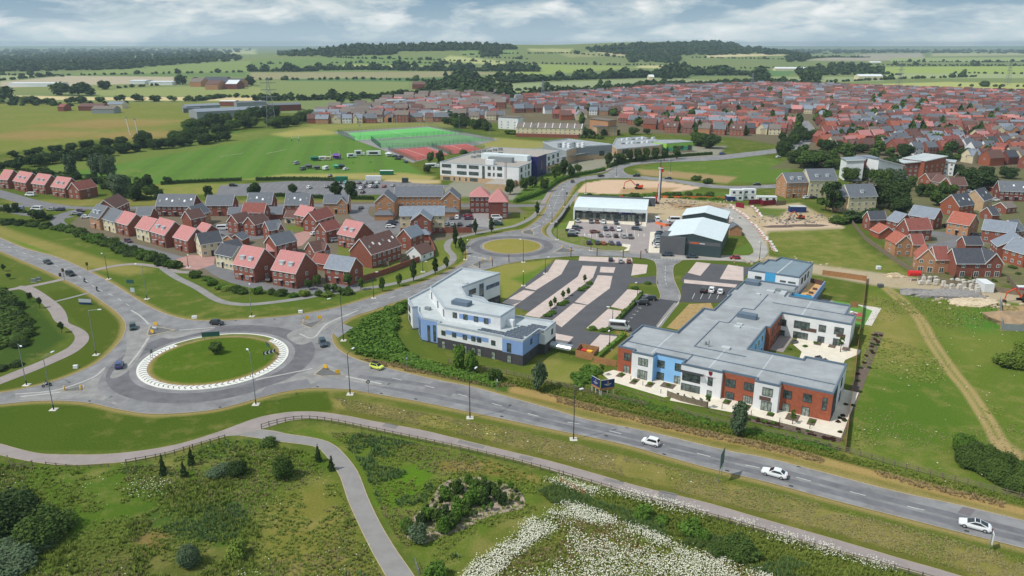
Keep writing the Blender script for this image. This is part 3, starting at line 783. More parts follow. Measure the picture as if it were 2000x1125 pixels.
sheet('block_paving',[(575,457),(600,450),(617,452),(600,470),(590,480),(578,482)],LVL['road']-.002,M['block_red'])
sheet('block_paving',[(925,417),(975,416),(955,445),(920,440)],LVL['road']-.002,mat('block_grey',S(150,146,146)))
sheet('school_car_park',[(430,362),(560,354),(720,352),(880,362),(850,378),(700,381),(420,383)],LVL['road']-.01,M['asphalt_mid'])
mb=MB()
for yy,x0,x1 in((378,560,720),(366,470,860),(357,580,860)):
 for x in range(x0,x1,13):strip_mb(mb,GP([(x,yy),(x+9,yy-6)]),0.14,LVL['road'])
tag(mb.build('bay_marking',M['paint_faint']),kind='structure')
sheet('retail_car_park',[(1125,430),(1270,428),(1300,430),(1340,440),(1310,497),(1232,495),(1225,485),(1140,462),(1120,462)],LVL['park'],mat('retail_asphalt',S(158,148,146),.9,.08,.2))
mb=MB()
for x in range(1142,1216,14):strip_mb(mb,GP([(x,480),(x-2,472)]),.1,LVL['pmark'])
for x in range(1166,1246,15):strip_mb(mb,GP([(x,466),(x-3,446)]),.1,LVL['pmark'])
for p in((1142,461),(1153,462),(1247,462),(1258,462)):strip_mb(mb,GP([p,(p[0],p[1]-5)]),.25,LVL['pmark'])
tag(mb.build('bay_marking',M['paint']),kind='structure')
sheet('retail_pavement',[(1120,430),(1262,434),(1262,443),(1240,440),(1125,432)],LVL['block'],M['slab'])
sheet('retail_pavement',[(1112,432),(1122,432),(1118,450),(1104,450)],LVL['block'],M['slab'])
sheet('retail_pavement',[(1215,476),(1232,478),(1228,490),(1212,491)],LVL['block'],M['slab'])
sheet('retail_pavement',[(1270,453),(1318,452),(1319,496),(1266,494)],LVL['block'],M['slab'])
sheet('retail_verge',[(1136,462),(1150,474),(1215,481),(1226,484),(1218,490),(1175,488),(1130,478)],LVL['block']+.01,mat('verge',S(116,124,60),.95,.2,.5))
sheet('retail_verge',[(1084,447),(1108,448),(1104,458),(1134,470),(1120,474),(1088,462),(1080,455)],LVL['block']+.01,mat('verge',S(116,124,60)))
s5=lambda x,y:(960+x/5.115,490+y/5.115)
sheet('car_park',[s5(*p)for p in((775,92),(1410,125),(1390,265),(1430,270),(1640,250),(1670,330),(1560,330),(1380,320),(1340,420),(930,780),(950,800),(1330,850),(1060,1050),(850,980),(600,960),(500,650),(100,520),(640,90))],LVL['park'],M['asphalt_new'])
for p in(((640,88),(775,95),(697,235),(440,395),(330,372),(560,215)),((320,392),(435,408),(235,550),(100,520)),
((910,148),(1055,155),(1012,270),(480,670),(330,645),(860,260)),((1090,160),(1238,165),(1220,222),(1080,215)),
((1062,245),(1208,252),(1182,375),(960,540),(830,512),(1010,345)),((810,525),(950,545),(700,765),(600,700)),
((880,55),(1400,70),(1415,128),(870,98)),((1415,130),(1560,140),(1545,225),(1395,250)),
((1360,385),(1500,400),(1330,590),(1190,560)),((1165,580),(1310,605),(1130,790),(945,775)),((640,825),(820,860),(740,945),(640,935)),((1085,838),(1260,855),(1075,1050),(960,965))):
 sheet('block_paving',[s5(*p_)for p_ in p],LVL['block'],M['block'])
sheet('planting_bed',[s5(*p)for p in((1010,280),(1060,245),(1010,345),(830,512),(810,530),(620,685),(490,668))],LVL['block']+.005,M['asphalt_new'])
mb=MB()
def baylines(a0,a1,b0,b1,n):
 A0,A1,B0,B1=(G(*s5(*p))for p in(a0,a1,b0,b1))
 for i in range(1,n):
  f_=i/n;strip_mb(mb,[A0.lerp(A1,f_),B0.lerp(B1,f_)],0.1,LVL['pmark'])
baylines((560,215),(330,372),(697,235),(440,395),7);baylines((320,392),(100,520),(435,408),(235,550),6)
baylines((860,260),(330,645),(1012,270),(480,670),14);baylines((1010,345),(830,512),(1182,375),(960,540),7)
baylines((810,525),(600,700),(950,545),(700,765),7);baylines((1360,385),(1190,560),(1500,400),(1330,590),6);baylines((1165,580),(945,775),(1310,605),(1130,790),7)
tag(mb.build('bay_marking',mat('bay_line',S(214,202,194),.9,.06,.5)),kind='structure')
sheet('car_park',[(1285,583),(1258,577),(1244,584),(1208,632),(1226,650),(1282,640),(1325,589)],LVL['park']+.004,mat('asphalt_black',S(76,76,80),.9,.08,.3))
mb=MB()
A0,A1,B0,B1=G(1262,590),G(1216,642),G(1238,586),G(1206,630)
for i in range(9):
 f_=i/8;c0=A0.lerp(A1,f_);d=(B0-A0).normalized()
 strip_mb(mb,[c0,c0+d*0.9],.12,LVL['pmark']+.01);strip_mb(mb,[c0+Vector((d.y,-d.x))*.4,c0-Vector((d.y,-d.x))*.4],.12,LVL['pmark']+.01)
 c1=c0+d*4.6;strip_mb(mb,[c1,c1+d*0.5],.1,LVL['pmark']+.01)
for x in(1352,1368,1384,1400):strip_mb(mb,GP([(x,584),(x+5,573)]),.12,LVL['pmark']+.01)
tag(mb.build('bay_marking',M['paint']),kind='structure')
sheet('car_park',[(1330,560),(1340,548),(1460,556),(1430,575),(1402,592),(1326,590),(1333,574)],LVL['park']+.006,mat('asphalt_black',S(76,76,80)))
sheet('car_park',[(1331,545),(1343,531),(1388,515),(1470,522),(1440,560),(1332,552)],LVL['park']+.008,M['asphalt_new'])
for p in([(1360,512),(1388,515),(1368,539),(1343,533)],[(1422,517),(1452,522),(1452,549),(1406,545)],[(1336,546),(1440,556),(1436,562),(1336,553)]):
 sheet('block_paving',p,LVL['block']+.01,M['block'])
strip('footpath',[(1322,592),(1304,614),(1286,638)],1.6,LVL['block'],M['path_grey'])
strip('kerb',[(1326,590),(1306,612),(1284,640)],.2,LVL['block']+.012,M['paint'])
sheet('dry_bed',[(1346,594),(1388,592),(1394,604),(1372,601),(1332,646),(1302,640)],LVL['block']+.006,mat('dry_bed',S(164,138,92),.95,.2,.8))
# ========= BUILDINGS
WIN_CACHE={}
def win_mesh(w,h,fr,gl,nx,ny):
 key=(round(w,2),round(h,2),fr,gl,nx,ny)
 if key in WIN_CACHE:return WIN_CACHE[key]
 t_=min(0.09,w*.12)
 mb=MB();y0,y1=-0.1,0.0
 mb.box(-w/2,w/2,y0,y1,0,t_).box(-w/2,w/2,y0,y1,h-t_,h).box(-w/2,-w/2+t_,y0,y1,t_,h-t_).box(w/2-t_,w/2,y0,y1,t_,h-t_)
 for i in range(1,nx):
  x=-w/2+w*i/nx;mb.box(x-t_/2,x+t_/2,y0,y1,t_,h-t_)
 for i in range(1,ny):
  z=h*i/ny;mb.box(-w/2+t_,w/2-t_,y0+.01,y1,z-t_/2,z+t_/2)
 a=mb.mesh('window',M[fr])
 mb=MB();mb.box(-w/2+t_*.5,w/2-t_*.5,-0.075,-0.012,t_*.5,h-t_*.5)
 b_=mb.mesh('pane',M[gl])
 WIN_CACHE[key]=(a,b_)
 return a,b_
def window(parent,x,y,z,ang,w,h,fr='frame',gl='glass',nx=2,ny=1,name='window'):
 """frame (a part) with its pane (a sub-part); outward normal is -y turned by ang"""
 a,b_=win_mesh(w,h,fr,gl,nx,ny)
 o=inst(name,a,parent,(x,y,z),ang)
 inst('pane',b_,o)
 return o
class Block:
 """a building in its own axes: u along the reference edge, v into the depth"""
 def __init__(s,name,a,b,label,cat,group=None):
  s.a=a;s.ang=atan2((b-a).y,(b-a).x)
  s.u=(b-a).normalized();s.v=Vector((-s.u.y,s.u.x))
  s.root=empty(name,(a.x,a.y,0),s.ang,label,cat,group)
 def loc(s,w):d=w-s.a;return(d.dot(s.u),d.dot(s.v))
 def wld(s,p):return s.a+s.u*p[0]+s.v*p[1]
 def lp(s,px,py,z):return s.loc(G(px,py,z))
 def prism(s,name,poly,z0,z1,m,mt=None,label=None):
  mb=MB();ms=[m]if mt is None else[m,mt]
  mb.prism(poly,z0,z1,0,None if mt is None else 1)
  o=mb.build(name,ms,s.root)
  if label:o['label']=label
  return o
 def box(s,name,u0,u1,v0,v1,z0,z1,m,label=None):
  o=MB().box(u0,u1,v0,v1,z0,z1).build(name,m,s.root)
  if label:o['label']=label
  return o
 def parapet(s,poly,z0,z1,w,m,name='parapet'):
  """low wall and coping standing round a flat roof"""
  n=len(poly);A_=sum(poly[i][0]*poly[(i+1)%n][1]-poly[(i+1)%n][0]*poly[i][1]for i in range(n))
  if A_<0:poly=poly[::-1]
  P=[Vector(p)for p in poly];I=[]
  for i in range(n):
   e0=(P[i]-P[i-1]).normalized();e1=(P[(i+1)%n]-P[i]).normalized()
   n0,n1=Vector((-e0.y,e0.x)),Vector((-e1.y,e1.x));bs=n0+n1
   k=bs.length_squared
   I.append(P[i]+bs*(2*w/k if k>.2 else 0))
  O=[P[i]-(I[i]-P[i])*0.12 for i in range(n)]
  mb=MB();k=len(mb.v)
  for o_,i_ in zip(O,I):mb.v+=[(o_.x,o_.y,z0),(o_.x,o_.y,z1),(i_.x,i_.y,z1),(i_.x,i_.y,z0)]
  for i in range(n):
   j=(i+1)%n
   for q_ in range(3):mb.f.append((k+4*i+q_,k+4*j+q_,k+4*j+q_+1,k+4*i+q_+1));mb.m.append(0)
  return mb.build(name,m,s.root)
 def face(s,p,q_):
  """local edge p->q (outside on its right hand): returns placer (t, z) -> window args"""
  p,q_=Vector(p),Vector(q_);d=(q_-p).normalized();ang=atan2(d.y,d.x)
  return p,d,ang
 def win(s,p,q_,t_,z,w,h,**k):
  p0,d,ang=s.face(p,q_);c=p0+d*t_
  return window(s.root,c.x,c.y,z,ang,w,h,**k)
 def winpx(s,p,q_,px,py,w,h,**k):
  """window whose middle is seen at px, py on the wall p->q"""
  A_,B_=s.wld(p),s.wld(q_)
  t_,z=onwall(A_,B_,px,py)
  return s.win(p,q_,t_,z-h/2,w,h,**k)
 def panel(s,name,p,q_,t0,t1,z0,z1,m,th=0.03,label=None):
  p0,d,ang=s.face(p,q_);n_=Vector((d.y,-d.x))
  a_,b_=p0+d*t0,p0+d*t1
  mb=MB();mb.prism([tuple(a_+n_*th),tuple(b_+n_*th),tuple(b_-n_*.02),tuple(a_-n_*.02)],z0,z1)
  o=mb.build(name,m,s.root)
  if label:o['label']=label
  return o
  # --------- care home
A,B=G(1207.7,674.8,6.7),G(1632.7,765.2,6.7)
ch=Block('care_home',A,B,'large flat-roofed two-storey care home with brick, white and sky blue front bays','care home')
FR=[(0,0),(4.2,0),(4.2,-1.5),(9.5,-1.5),(9.5,0.4),(16.6,0.4),(16.6,-2.2),(26,-2.2),(26,-1.3),(33.3,-1.3),(33.3,-2.8),(38.5,-2.8),(38.5,-0.8),(49,-0.8),(49,16.8),(39.8,16.8),(39.8,14.8),(27.3,14.8),(27.3,32),(28.4,32),(28.4,45.3),(45.9,45.3),(45.9,53.2),(43.4,53.2),(43.4,61.2),(27,61.2),(27,72),(11.7,72),(11.7,60),(10.9,60),(10.9,54),(11.7,54),(11.7,37.9),(8.9,37.9),(8.9,16.6),(-0.5,16.6),(-0.5,8),(0,8)]
ch.prism('wall',FR,0,6.25,M['white'])
ch.prism('roof',[(p[0],p[1])for p in FR],6.252,6.28,M['flatroof'])
ch.parapet(FR,6.25,6.72,0.32,M['coping'])
for p in([(0.4,4.4),(48.4,4.4),(48.4,4.62),(0.4,4.62)],[(9.3,16),(9.5,16),(9.5,36),(9.3,36)],[(15.5,10),(15.7,10),(15.7,30),(15.5,30)],[(15.7,30),(18,30),(18,30.2),(15.7,30.2)],[(18,30.2),(18.2,30.2),(18.2,44),(18,44)],
[(18.2,44),(21,44),(21,44.2),(18.2,44.2)],[(21,44.2),(21.2,44.2),(21.2,60),(21,60)],[(24,53),(45.6,53),(45.6,53.2),(24,53.2)],[(15.5,9.8),(28,9.8),(28,10),(15.5,10)],[(16.9,4.6),(17.1,4.6),(17.1,-2),(16.9,-2)]):
 ch.prism('roof_upstand',p,6.27,6.45,M['coping'])
for p in([(8,.8),(8.35,.8),(8.35,16),(8,16)],[(22.4,-2),(22.7,-2),(22.7,14.4),(22.4,14.4)],[(33,-1),(33.3,-1),(33.3,14.4),(33,14.4)],[(11,30),(26.8,30),(26.8,30.3),(11,30.3)],[(12,44.6),(18,44.6),(18,44.9),(12,44.9)],[(33,45.6),(33.3,45.6),(33.3,60.8),(33,60.8)]):
 ch.prism('roof_seam',p,6.272,6.295,M['flatroof_lt'])
for u0,v0,w,d,h,m in((12.6,66.5,4,3,1.1,'coping'),(18.6,36,5,2.2,1.2,'coping'),(20,30,1.6,1.2,.35,'flatroof_lt'),(20,27.9,1.6,1.2,.35,'flatroof_lt'),(21.5,11.8,2.0,1.5,.45,'flatroof_lt'),(20,62,2.2,1.6,.5,'flatroof_lt'),(24,60,1.6,4,.7,'flatroof_lt'),(18,58,1.2,1.2,.35,'flatroof_lt'),(22,64.5,5.5,1.6,.6,'steel')):
 ch.box('roof_unit',u0,u0+w,v0,v0+d,6.29,6.28+h,M[m])
for q in(((18.6,11.6,6.28),(18.6,11.6,7.9),.16),((17.6,12.5,6.28),(17.6,12.5,7.1),.3)):MB().tube(*q).build('roof_vent',M['steel'],ch.root)
def bay(i,m):ch.panel('bay_cladding',FR[i],FR[i+1],0.0,(Vector(FR[i+1])-Vector(FR[i])).length,0.0,6.24,M[m])
bay(0,'brick_care');bay(4,'skyblue');bay(8,'brick_care');bay(12,'brick_care')
ch.panel('bay_cladding',FR[38-1],FR[0],0,8,0,6.24,M['brick_care']);ch.panel('bay_cladding',FR[3],FR[4],0,1.9,0,6.24,M['skyblue'])
ch.panel('bay_cladding',(49,-0.8),(49,5.6),0,6.0,0,6.2,M['char'])
ch.panel('bay_cladding',FR[18],FR[19],0,1.1,0,6.24,M['brick_care']);ch.panel('bay_cladding',(28.4,32),(28.4,45.3),0,13.3,0,6.24,M['brick_care']);ch.panel('bay_cladding',(27.3,14.8),(27.3,32),0,17.2,0,6.24,M['skyblue'])
DK=dict(fr='frame_dk',gl='glass')
DKL=dict(fr='frame_dk',gl='glass_lt')
W_=lambda i,px,py,w,h,**k:ch.winpx(FR[i],FR[i+1],px,py,w,h,**k)
W_(0,1225.5,697,1.7,1.9,nx=2,**DK);W_(0,1224,722,1.6,2.2,nx=2,**DKL)
W_(2,1256,707,2.4,1.9,nx=3,**DKL);W_(2,1254.5,731.5,2.4,2.2,nx=4,**DKL)
W_(4,1291,711,1.8,1.9,nx=2,**DK);W_(4,1289.5,735.5,1.8,2.2,nx=2,**DK);W_(4,1325.5,717.5,1.8,1.9,nx=2,**DK);W_(4,1323.5,743,1.7,2.2,nx=2,**DKL)
W_(6,1350,736,4.2,2.3,nx=3,**DK);W_(6,1348,761,4.4,2.5,nx=4,**DK);W_(6,1387,745,1.1,2.0,nx=1,ny=2,**DK);W_(6,1384.7,770.5,1.1,2.0,nx=1,ny=2,**DKL)
W_(8,1427,748.5,2.2,1.9,nx=3,**DK);W_(8,1463,755.5,2.2,1.9,nx=3,**DK);W_(8,1425,774.5,2.0,2.2,nx=3,**DK);W_(8,1460,782,2.1,2.2,nx=4,**DKL)
W_(10,1499,765.5,2.2,1.9,nx=3,**DKL);W_(10,1496,793,2.2,2.2,nx=3,**DKL)
W_(12,1538.5,770.5,1.7,1.9,nx=3,**DK);W_(12,1577,777.5,1.8,1.9,nx=3,**DK);W_(12,1535,797,1.6,2.2,nx=2,**DKL);W_(12,1573,804,1.6,2.2,nx=2,**DKL);W_(12,1610.5,789,.95,2.9,nx=1,ny=3,**DK)
ch.panel('spandrel',FR[6],FR[7],.5,4.6,2.55,3.4,M['bronze'],.06);ch.panel('spandrel',FR[10],FR[11],1.3,3.7,2.4,3.3,M['bronze'],.06)
def w2(p,q_,px,py,w,h,**k):ch.winpx(p,q_,px,py,w,h,**k)
c0,c1=(28.4,45.3),(45.9,45.3)
for px,py,w,h,nx in((1529,630,1.8,1.9,2),(1526,652,1.7,2.2,2),(1566,635,4.0,2.1,4),(1563,657,3.8,2.4,4),(1606,641.5,1.8,1.9,2),(1603,664.5,1.7,2.2,2),(1638.5,646.5,2.3,2.0,2),(1634,669,1.9,2.2,2)):
 w2(c0,c1,px,py,w,h,nx=nx,**DK)
ch.panel('spandrel',c0,c1,5.2,9.2,2.5,3.5,M['bronze'],.06);ch.panel('spandrel',c0,c1,14.2,16.4,2.5,3.4,M['bronze'],.06)
for v_ in(35,38,41,43.5):
 for z in(.2,3.4):ch.win((28.4,32),(28.4,45.3),v_-32,z,1.2,1.9,nx=1,**DK)
for v_ in(22,25,28.5):
 for z in(.2,3.6):ch.win((27.3,14.8),(27.3,32),v_-14.8,z,1.4,1.8,nx=1,fr='frame',gl='glass')
for v_ in(2.2,4.0):ch.win((49,-0.8),(49,16.8),v_+.8,1.0,1.0,4.2,nx=1,ny=3,**DK)
for z in(.2,3.5):ch.win((49,-0.8),(49,16.8),11.5,z,1.8,2.0,**DK)
mb=MB()
for i in range(7):mb.box(16.6,22.0,-3.45+i*.18,-3.36+i*.18,5.02,5.07)
mb.box(16.6,16.7,-3.5,-2.2,4.98,5.1).box(21.9,22.0,-3.5,-2.2,4.98,5.1)
mb.build('sun_canopy',M['steel_dk'],ch.root)
mb=MB();pts=[(-.42,.5),(.42,.5),(.42,-.05),(.25,-.38),(0,-.55),(-.25,-.38),(-.42,-.05)]
mb.v=[(x,y_,z)for y_ in(-.06,0)for x,z in pts];n7=len(pts)
mb.f=[tuple(range(n7)),tuple(range(2*n7-1,n7-1,-1))]+[(i,i+n7,(i+1)%n7+n7,(i+1)%n7)for i in range(n7)];mb.m=[0]*len(mb.f)
mb.build('crest',M['maroon'],ch.root,loc=(23.4,-2.23,5.65))
ch.panel('name_letters',FR[6],FR[7],5.5,8.1,4.78,4.86,mat('sign_pink',S(196,150,160),.6,0),.04);ch.panel('name_letters',FR[6],FR[7],5.9,7.7,4.6,4.68,mat('sign_pink',S(196,150,160)),.04)
wl=lambda pts:[tuple(ch.wld(p))for p in pts]
def csheet(name,pts,z,m):return sheet(name,wl(pts),z,m,world=True)
PV=M['slab'];Zp=.06
csheet('patio',[(-2.6,-3.4),(1.2,-6.4),(15,-8.0),(16.3,-6.3),(16.6,-8.8),(30,-7.4),(31,-6.4),(52.2,-7.0),(52.2,17.5),(49,17.5),(49,-0.8),(38.5,-0.8),(38.5,-2.8),(33.3,-2.8),(33.3,-1.3),(26,-1.3),(26,-2.2),(16.6,-2.2),(16.6,.4),(9.5,.4),(9.5,-1.5),(4.2,-1.5),(4.2,0),(-1,0)],Zp,PV)
for u0,u1,v0,v1 in((.9,2.6,-3.2,-.6),(5.2,6.8,-5.2,-1.9),(9.0,10.6,-4.8,-1.7),(12,15.2,-3.0,-.2),(27,28.6,-4.2,-1.6),(31.4,33,-4.8,-1.8),(36.8,38.3,-5.0,-3.0),(40.6,43.2,-4.6,-1.2),(45,46.6,-4.6,-1.2)):
 csheet('planting_bed',[(u0,v0),(u1,v0),(u1,v1),(u0,v1)],Zp+.01,M['mulch'])
csheet('planting_bed',[(30,-9.6),(52,-9.4),(52.4,-7.1),(31,-6.6)],Zp,M['mulch'])
csheet('courtyard_lawn',[(29,16),(39,16),(38.2,27),(35,31),(30,30)],Zp-.02,M['lawn'])
csheet('courtyard_paving',[(28.5,33),(32,33),(32,45.2),(28.5,45.2)],Zp,M['path'])
csheet('courtyard_paving',[(33,40),(36,36),(36.5,30),(37.5,24),(41,20.5),(45,21),(46.5,25),(46.5,36),(49,42),(49,45.2),(33,45.2)],Zp+.006,PV)
for u0,u1 in((37.6,39.4),(41.2,43),(44.6,46.5)):csheet('planting_bed',[(u0,42.8),(u1,42.8),(u1,45.2),(u0,45.2)],Zp+.016,M['mulch'])
csheet('side_border',[(50.8,-9),(52.6,-9),(52.6,62),(50.2,62),(50.2,18)],Zp-.03,M['mulch'])
csheet('nursery_lawn',[(34,63),(47,63),(48,84),(36,84)],Zp,M['lawn'])
csheet('nursery_paving',[(31,62),(34,62),(36,84),(31.5,84)],Zp+.006,M['path']);csheet('nursery_paving',[(47.2,66),(49,66),(49.5,84),(42,84),(47.5,80)],Zp+.012,M['stone'])
csheet('nursery_play_mat',[(40,73),(43,71.5),(46,73),(45,76),(41,76.5)],Zp+.018,M['court'])
nb=Block('nursery_building',ch.wld((11.9,72)),ch.wld((26.8,72)),'white flat-roofed nursery with a sky blue centre panel behind the care home','nursery')
NP=[(0,0.12),(15.2,0.12),(15.8,18.5),(5.2,20.5),(4.6,15.5),(2.4,15.5),(2.0,9.8),(.6,9.8)]
nb.prism('wall',NP,0,9.0,M['white']);nb.prism('roof',NP,9.002,9.04,M['flatroof_bl']);nb.parapet(NP,9.0,9.5,.3,M['coping'])
nb.panel('blue_panel',(0,.12),(15.2,.12),5.2,8.3,5.4,9.4,M['cyan'],.05)
nb.prism('roof_seam',[(8.0,.6),(8.4,.6),(9.4,19),(9.0,19)],9.05,9.07,M['flatroof_lt'])
for t_,w,h,z in((3.2,2.0,.9,6.9),(10.6,1.7,.5,7.1),(13.2,2.2,.5,7.1)):nb.win((0,.12),(15.2,.12),t_,z,w,h,**DK)
nb.panel('brick_return',(2.0,15.5),(2.0,9.8),0,5.7,0,9.0,M['brick2']);nb.panel('brick_return',(5.2,20.5),(4.6,15.5),0,5,0,9,M['brick2'])
for v_ in(4,8,12):nb.win((15.3,.12),(15.8,18.5),v_,6.3,1.6,1.9,**DK)
nb.prism('terrace_floor',[(15.9,-3),(20,-3),(20.2,12.5),(16.2,14)],3.9,4.2,M['deck'])
nb.prism('terrace_base',[(15.2,-7),(20.2,-7),(20.4,12),(16.0,12)],0,3.85,M['shed_gr'])
nb.prism('terrace_screen',[(14.8,-7.4),(20.6,-7.4),(20.6,-7.1),(14.8,-7.1)],3.4,6.4,M['cyan'])
nb.prism('terrace_screen',[(20.35,-7.0),(20.6,-7.0),(20.8,13),(20.55,13)],3.4,5.6,M['periw'])
nb.prism('terrace_screen',[(16.2,14.1),(20.5,12.7),(20.55,12.9),(16.2,14.3)],4,5.6,M['bronze'])
for u0,v0 in((18,2),(18.3,6.5),(18,-1.6)):nb.box('terrace_planter',u0,u0+1.3,v0,v0+.6,4.2,4.8,M['bronze'])
# --------- white surgery with bends
A,B=G(853.6,630.7,6.8),G(984.5,656.2,6.8)
sg=Block('surgery_building',A,B,'angular white and periwinkle flat-roofed surgery with charcoal base and rooftop solar panels','surgery')
LP=lambda x,y,z:sg.lp(780+x/4.89,510+y/4.89,z)
Q2=[(0,0),(19.6,0),(19.6,-.55),(25.3,-.55),(25.3,9.2),(27.0,9.2),(27.0,8.2)]
p_br=LP(1505,575,6.8);p_bl=LP(1105,515,6.8)
Q2=[(0,0),(19.6,0),(19.6,-.5),(25.4,-.5),(25.4,8.6),(27.1,8.6),(p_br[0]-.3,p_br[1]),(p_bl[0],p_bl[1]),(12,14),(0,24),LP(290,250,6.8),LP(80,358,6.8),LP(122,436,6.8),LP(178,430,6.8),LP(178,478,6.8),LP(212,535,6.8),LP(388,570,6.8)]
R3=[LP(430,440,10),LP(965,525,10),LP(1105,435,10),LP(820,385,10),LP(640,330,10),LP(592,245,10),LP(962,112,10),LP(590,62,10),LP(290,245,10)]
sg.prism('wall',Q2,0,6.3,M['white']);sg.prism('terrace_roof',Q2,6.302,6.33,M['flatroof_lt']);sg.parapet(Q2,6.3,6.85,.3,M['coping_lt'])
sg.prism('upper_wall',R3,0,9.5,M['white']);sg.prism('roof',R3,9.502,9.53,M['flatroof_lt']);sg.parapet(R3,9.5,10.05,.3,M['coping_lt'])
def outer(poly,i,m,z0,z1,nm,th=.04,t0=0,t1=None):
 p,q_=poly[i],poly[(i+1)%len(poly)];Ln=(Vector(q_)-Vector(p)).length
 sg.panel(nm,p,q_,t0,Ln if t1 is None else t1,z0,z1,m,th)
for i in(0,1,2,3,4,5,10,11,12,13,14,15):outer(Q2,i,M['char'],0,2.75 if i<10 else.35,'plinth')
outer(R3,5,M['char'],0,3.0,'plinth');outer(R3,6,M['char'],0,3.0,'plinth')
outer(Q2,2,M['periw'],2.76,6.28,'blue_cladding');outer(Q2,3,M['periw'],2.76,6.28,'blue_cladding')
for i in(13,14,15):outer(Q2,i,M['periw'],.36,6.28,'blue_cladding')
f0,f1=Q2[0],Q2[1]
X5=lambda x,y:(780+x/4.89,510+y/4.89)
for x,y in((421,685),(524,704),(626,726),(707,741),(762,752),(897,780)):sg.winpx(f0,f1,*X5(x,y),1.2,1.3,nx=1,**DK)
for x,y in((424,800),(526,825),(628,842),(710,860),(765,872),(899,902)):sg.winpx(f0,f1,*X5(x,y),1.15,2.1,nx=1,ny=2,**DKL)
sg.panel('blue_band',f0,f1,2.6,15.4,4.15,5.35,M['periw'],.02)
sg.winpx(Q2[2],Q2[3],*X5(1048,826),1.2,2.4,nx=1,ny=2,**DK);sg.winpx(Q2[2],Q2[3],*X5(1050,935),1.2,2.1,nx=1,ny=2,**DKL)
sg.win(Q2[3],Q2[4],4.5,4.2,1.1,1.5,nx=1,**DK);sg.win(Q2[3],Q2[4],4.5,.6,1.1,1.5,nx=1,**DK)
sg.win(Q2[5],Q2[6],4.6,4.0,1.1,1.5,nx=1,**DK)
for x in(283,338):sg.winpx(Q2[15],Q2[16],*X5(x,690),.85,4.6,nx=1,ny=3,**DK)
for f_ in(.3,.7):sg.win(Q2[14],Q2[15],4.2*f_,.8,.7,4.6,nx=1,ny=3,**DK)
for z in(.8,3.7):sg.win(Q2[11],Q2[12],2.6,z,2.8,1.9,nx=3,**DK)
for z in(.8,3.7):sg.win(Q2[10],Q2[11],5,z,6,1.7,nx=5,**DK)
g0,g1=R3[0],R3[1]
for x in(530,631,732,829):sg.winpx(g0,g1,*X5(x,{530:516,631:534,732:553,829:572}[x]),1.25,1.5,nx=1,**DK)
sg.panel('blue_band',g0,g1,4.4,13.6,7.55,8.9,M['periw'],.02)
h0,h1=R3[8],R3[0]
for f_ in(.12,.5,.84):sg.win(h0,h1,21*f_,7.1,1.0,2.0,nx=1,**DK)
k0,k1=R3[5],R3[6]
Lk=(Vector(k1)-Vector(k0)).length
sg.win(k0,k1,Lk*.27,6.6,3.0,1.5,nx=4,**DK);sg.win(k0,k1,Lk*.5,3.8,2.0,5.0,nx=2,ny=3,fr='periw',gl='glass');sg.win(k0,k1,Lk*.8,6.2,6.2,1.3,nx=7,fr='periw',gl='glass');sg.win(k0,k1,Lk*.85,.7,4.5,1.5,nx=3,**DK)
sg.panel('entrance_fascia',R3[3],R3[4],-1.5,6.5,3.0,5.6,M['periw'],.5)
for(x,y),w,d,h,z0,m in(((520,400),5,2.6,1.1,9.54,'coping'),((610,215),1.5,1,.5,9.54,'flatroof_lt'),((1010,610),2.6,1.0,1.8,6.34,'white2'),((250,460),1.6,1,.8,6.34,'steel')):
 u_,v_=LP(x,y,z0);sg.box('roof_plant',u_,u_+w,v_-d/2,v_+d/2,z0,z0+h,M[m])
for x,y in((280,345),(300,380),(340,430),(365,480),(395,515)):
 u_,v_=LP(x,y,6.4);sg.box('condenser',u_,u_+1.0,v_,v_+.5,6.34,7.2,M['white2'])
pvm=MB().box(0,1.62,0,.96,0,.05).mesh('solar_panel',M['pv'])
frm=MB().box(-.03,1.65,-.03,0,-.01,.06).box(-.03,1.65,.96,.99,-.01,.06).box(-.03,0,0,.96,-.01,.06).box(1.62,1.65,0,.96,-.01,.06).mesh('panel_frame',M['alu'])
def pv_row(u0,v0,n):
 for i in range(n):
  o=inst('solar_panel',pvm,sg.root,(u0+i*1.72,v0,6.42));o.rotation_euler=(radians(8),0,0)
  inst('panel_frame',frm,o)
pv_row(11.5,.75,8);pv_row(11.9,1.95,7)
for r in range(7):pv_row(18.6+r*.35-(0 if r<5 else-1.2),3.3+r*1.22,4 if r<5 else 3)
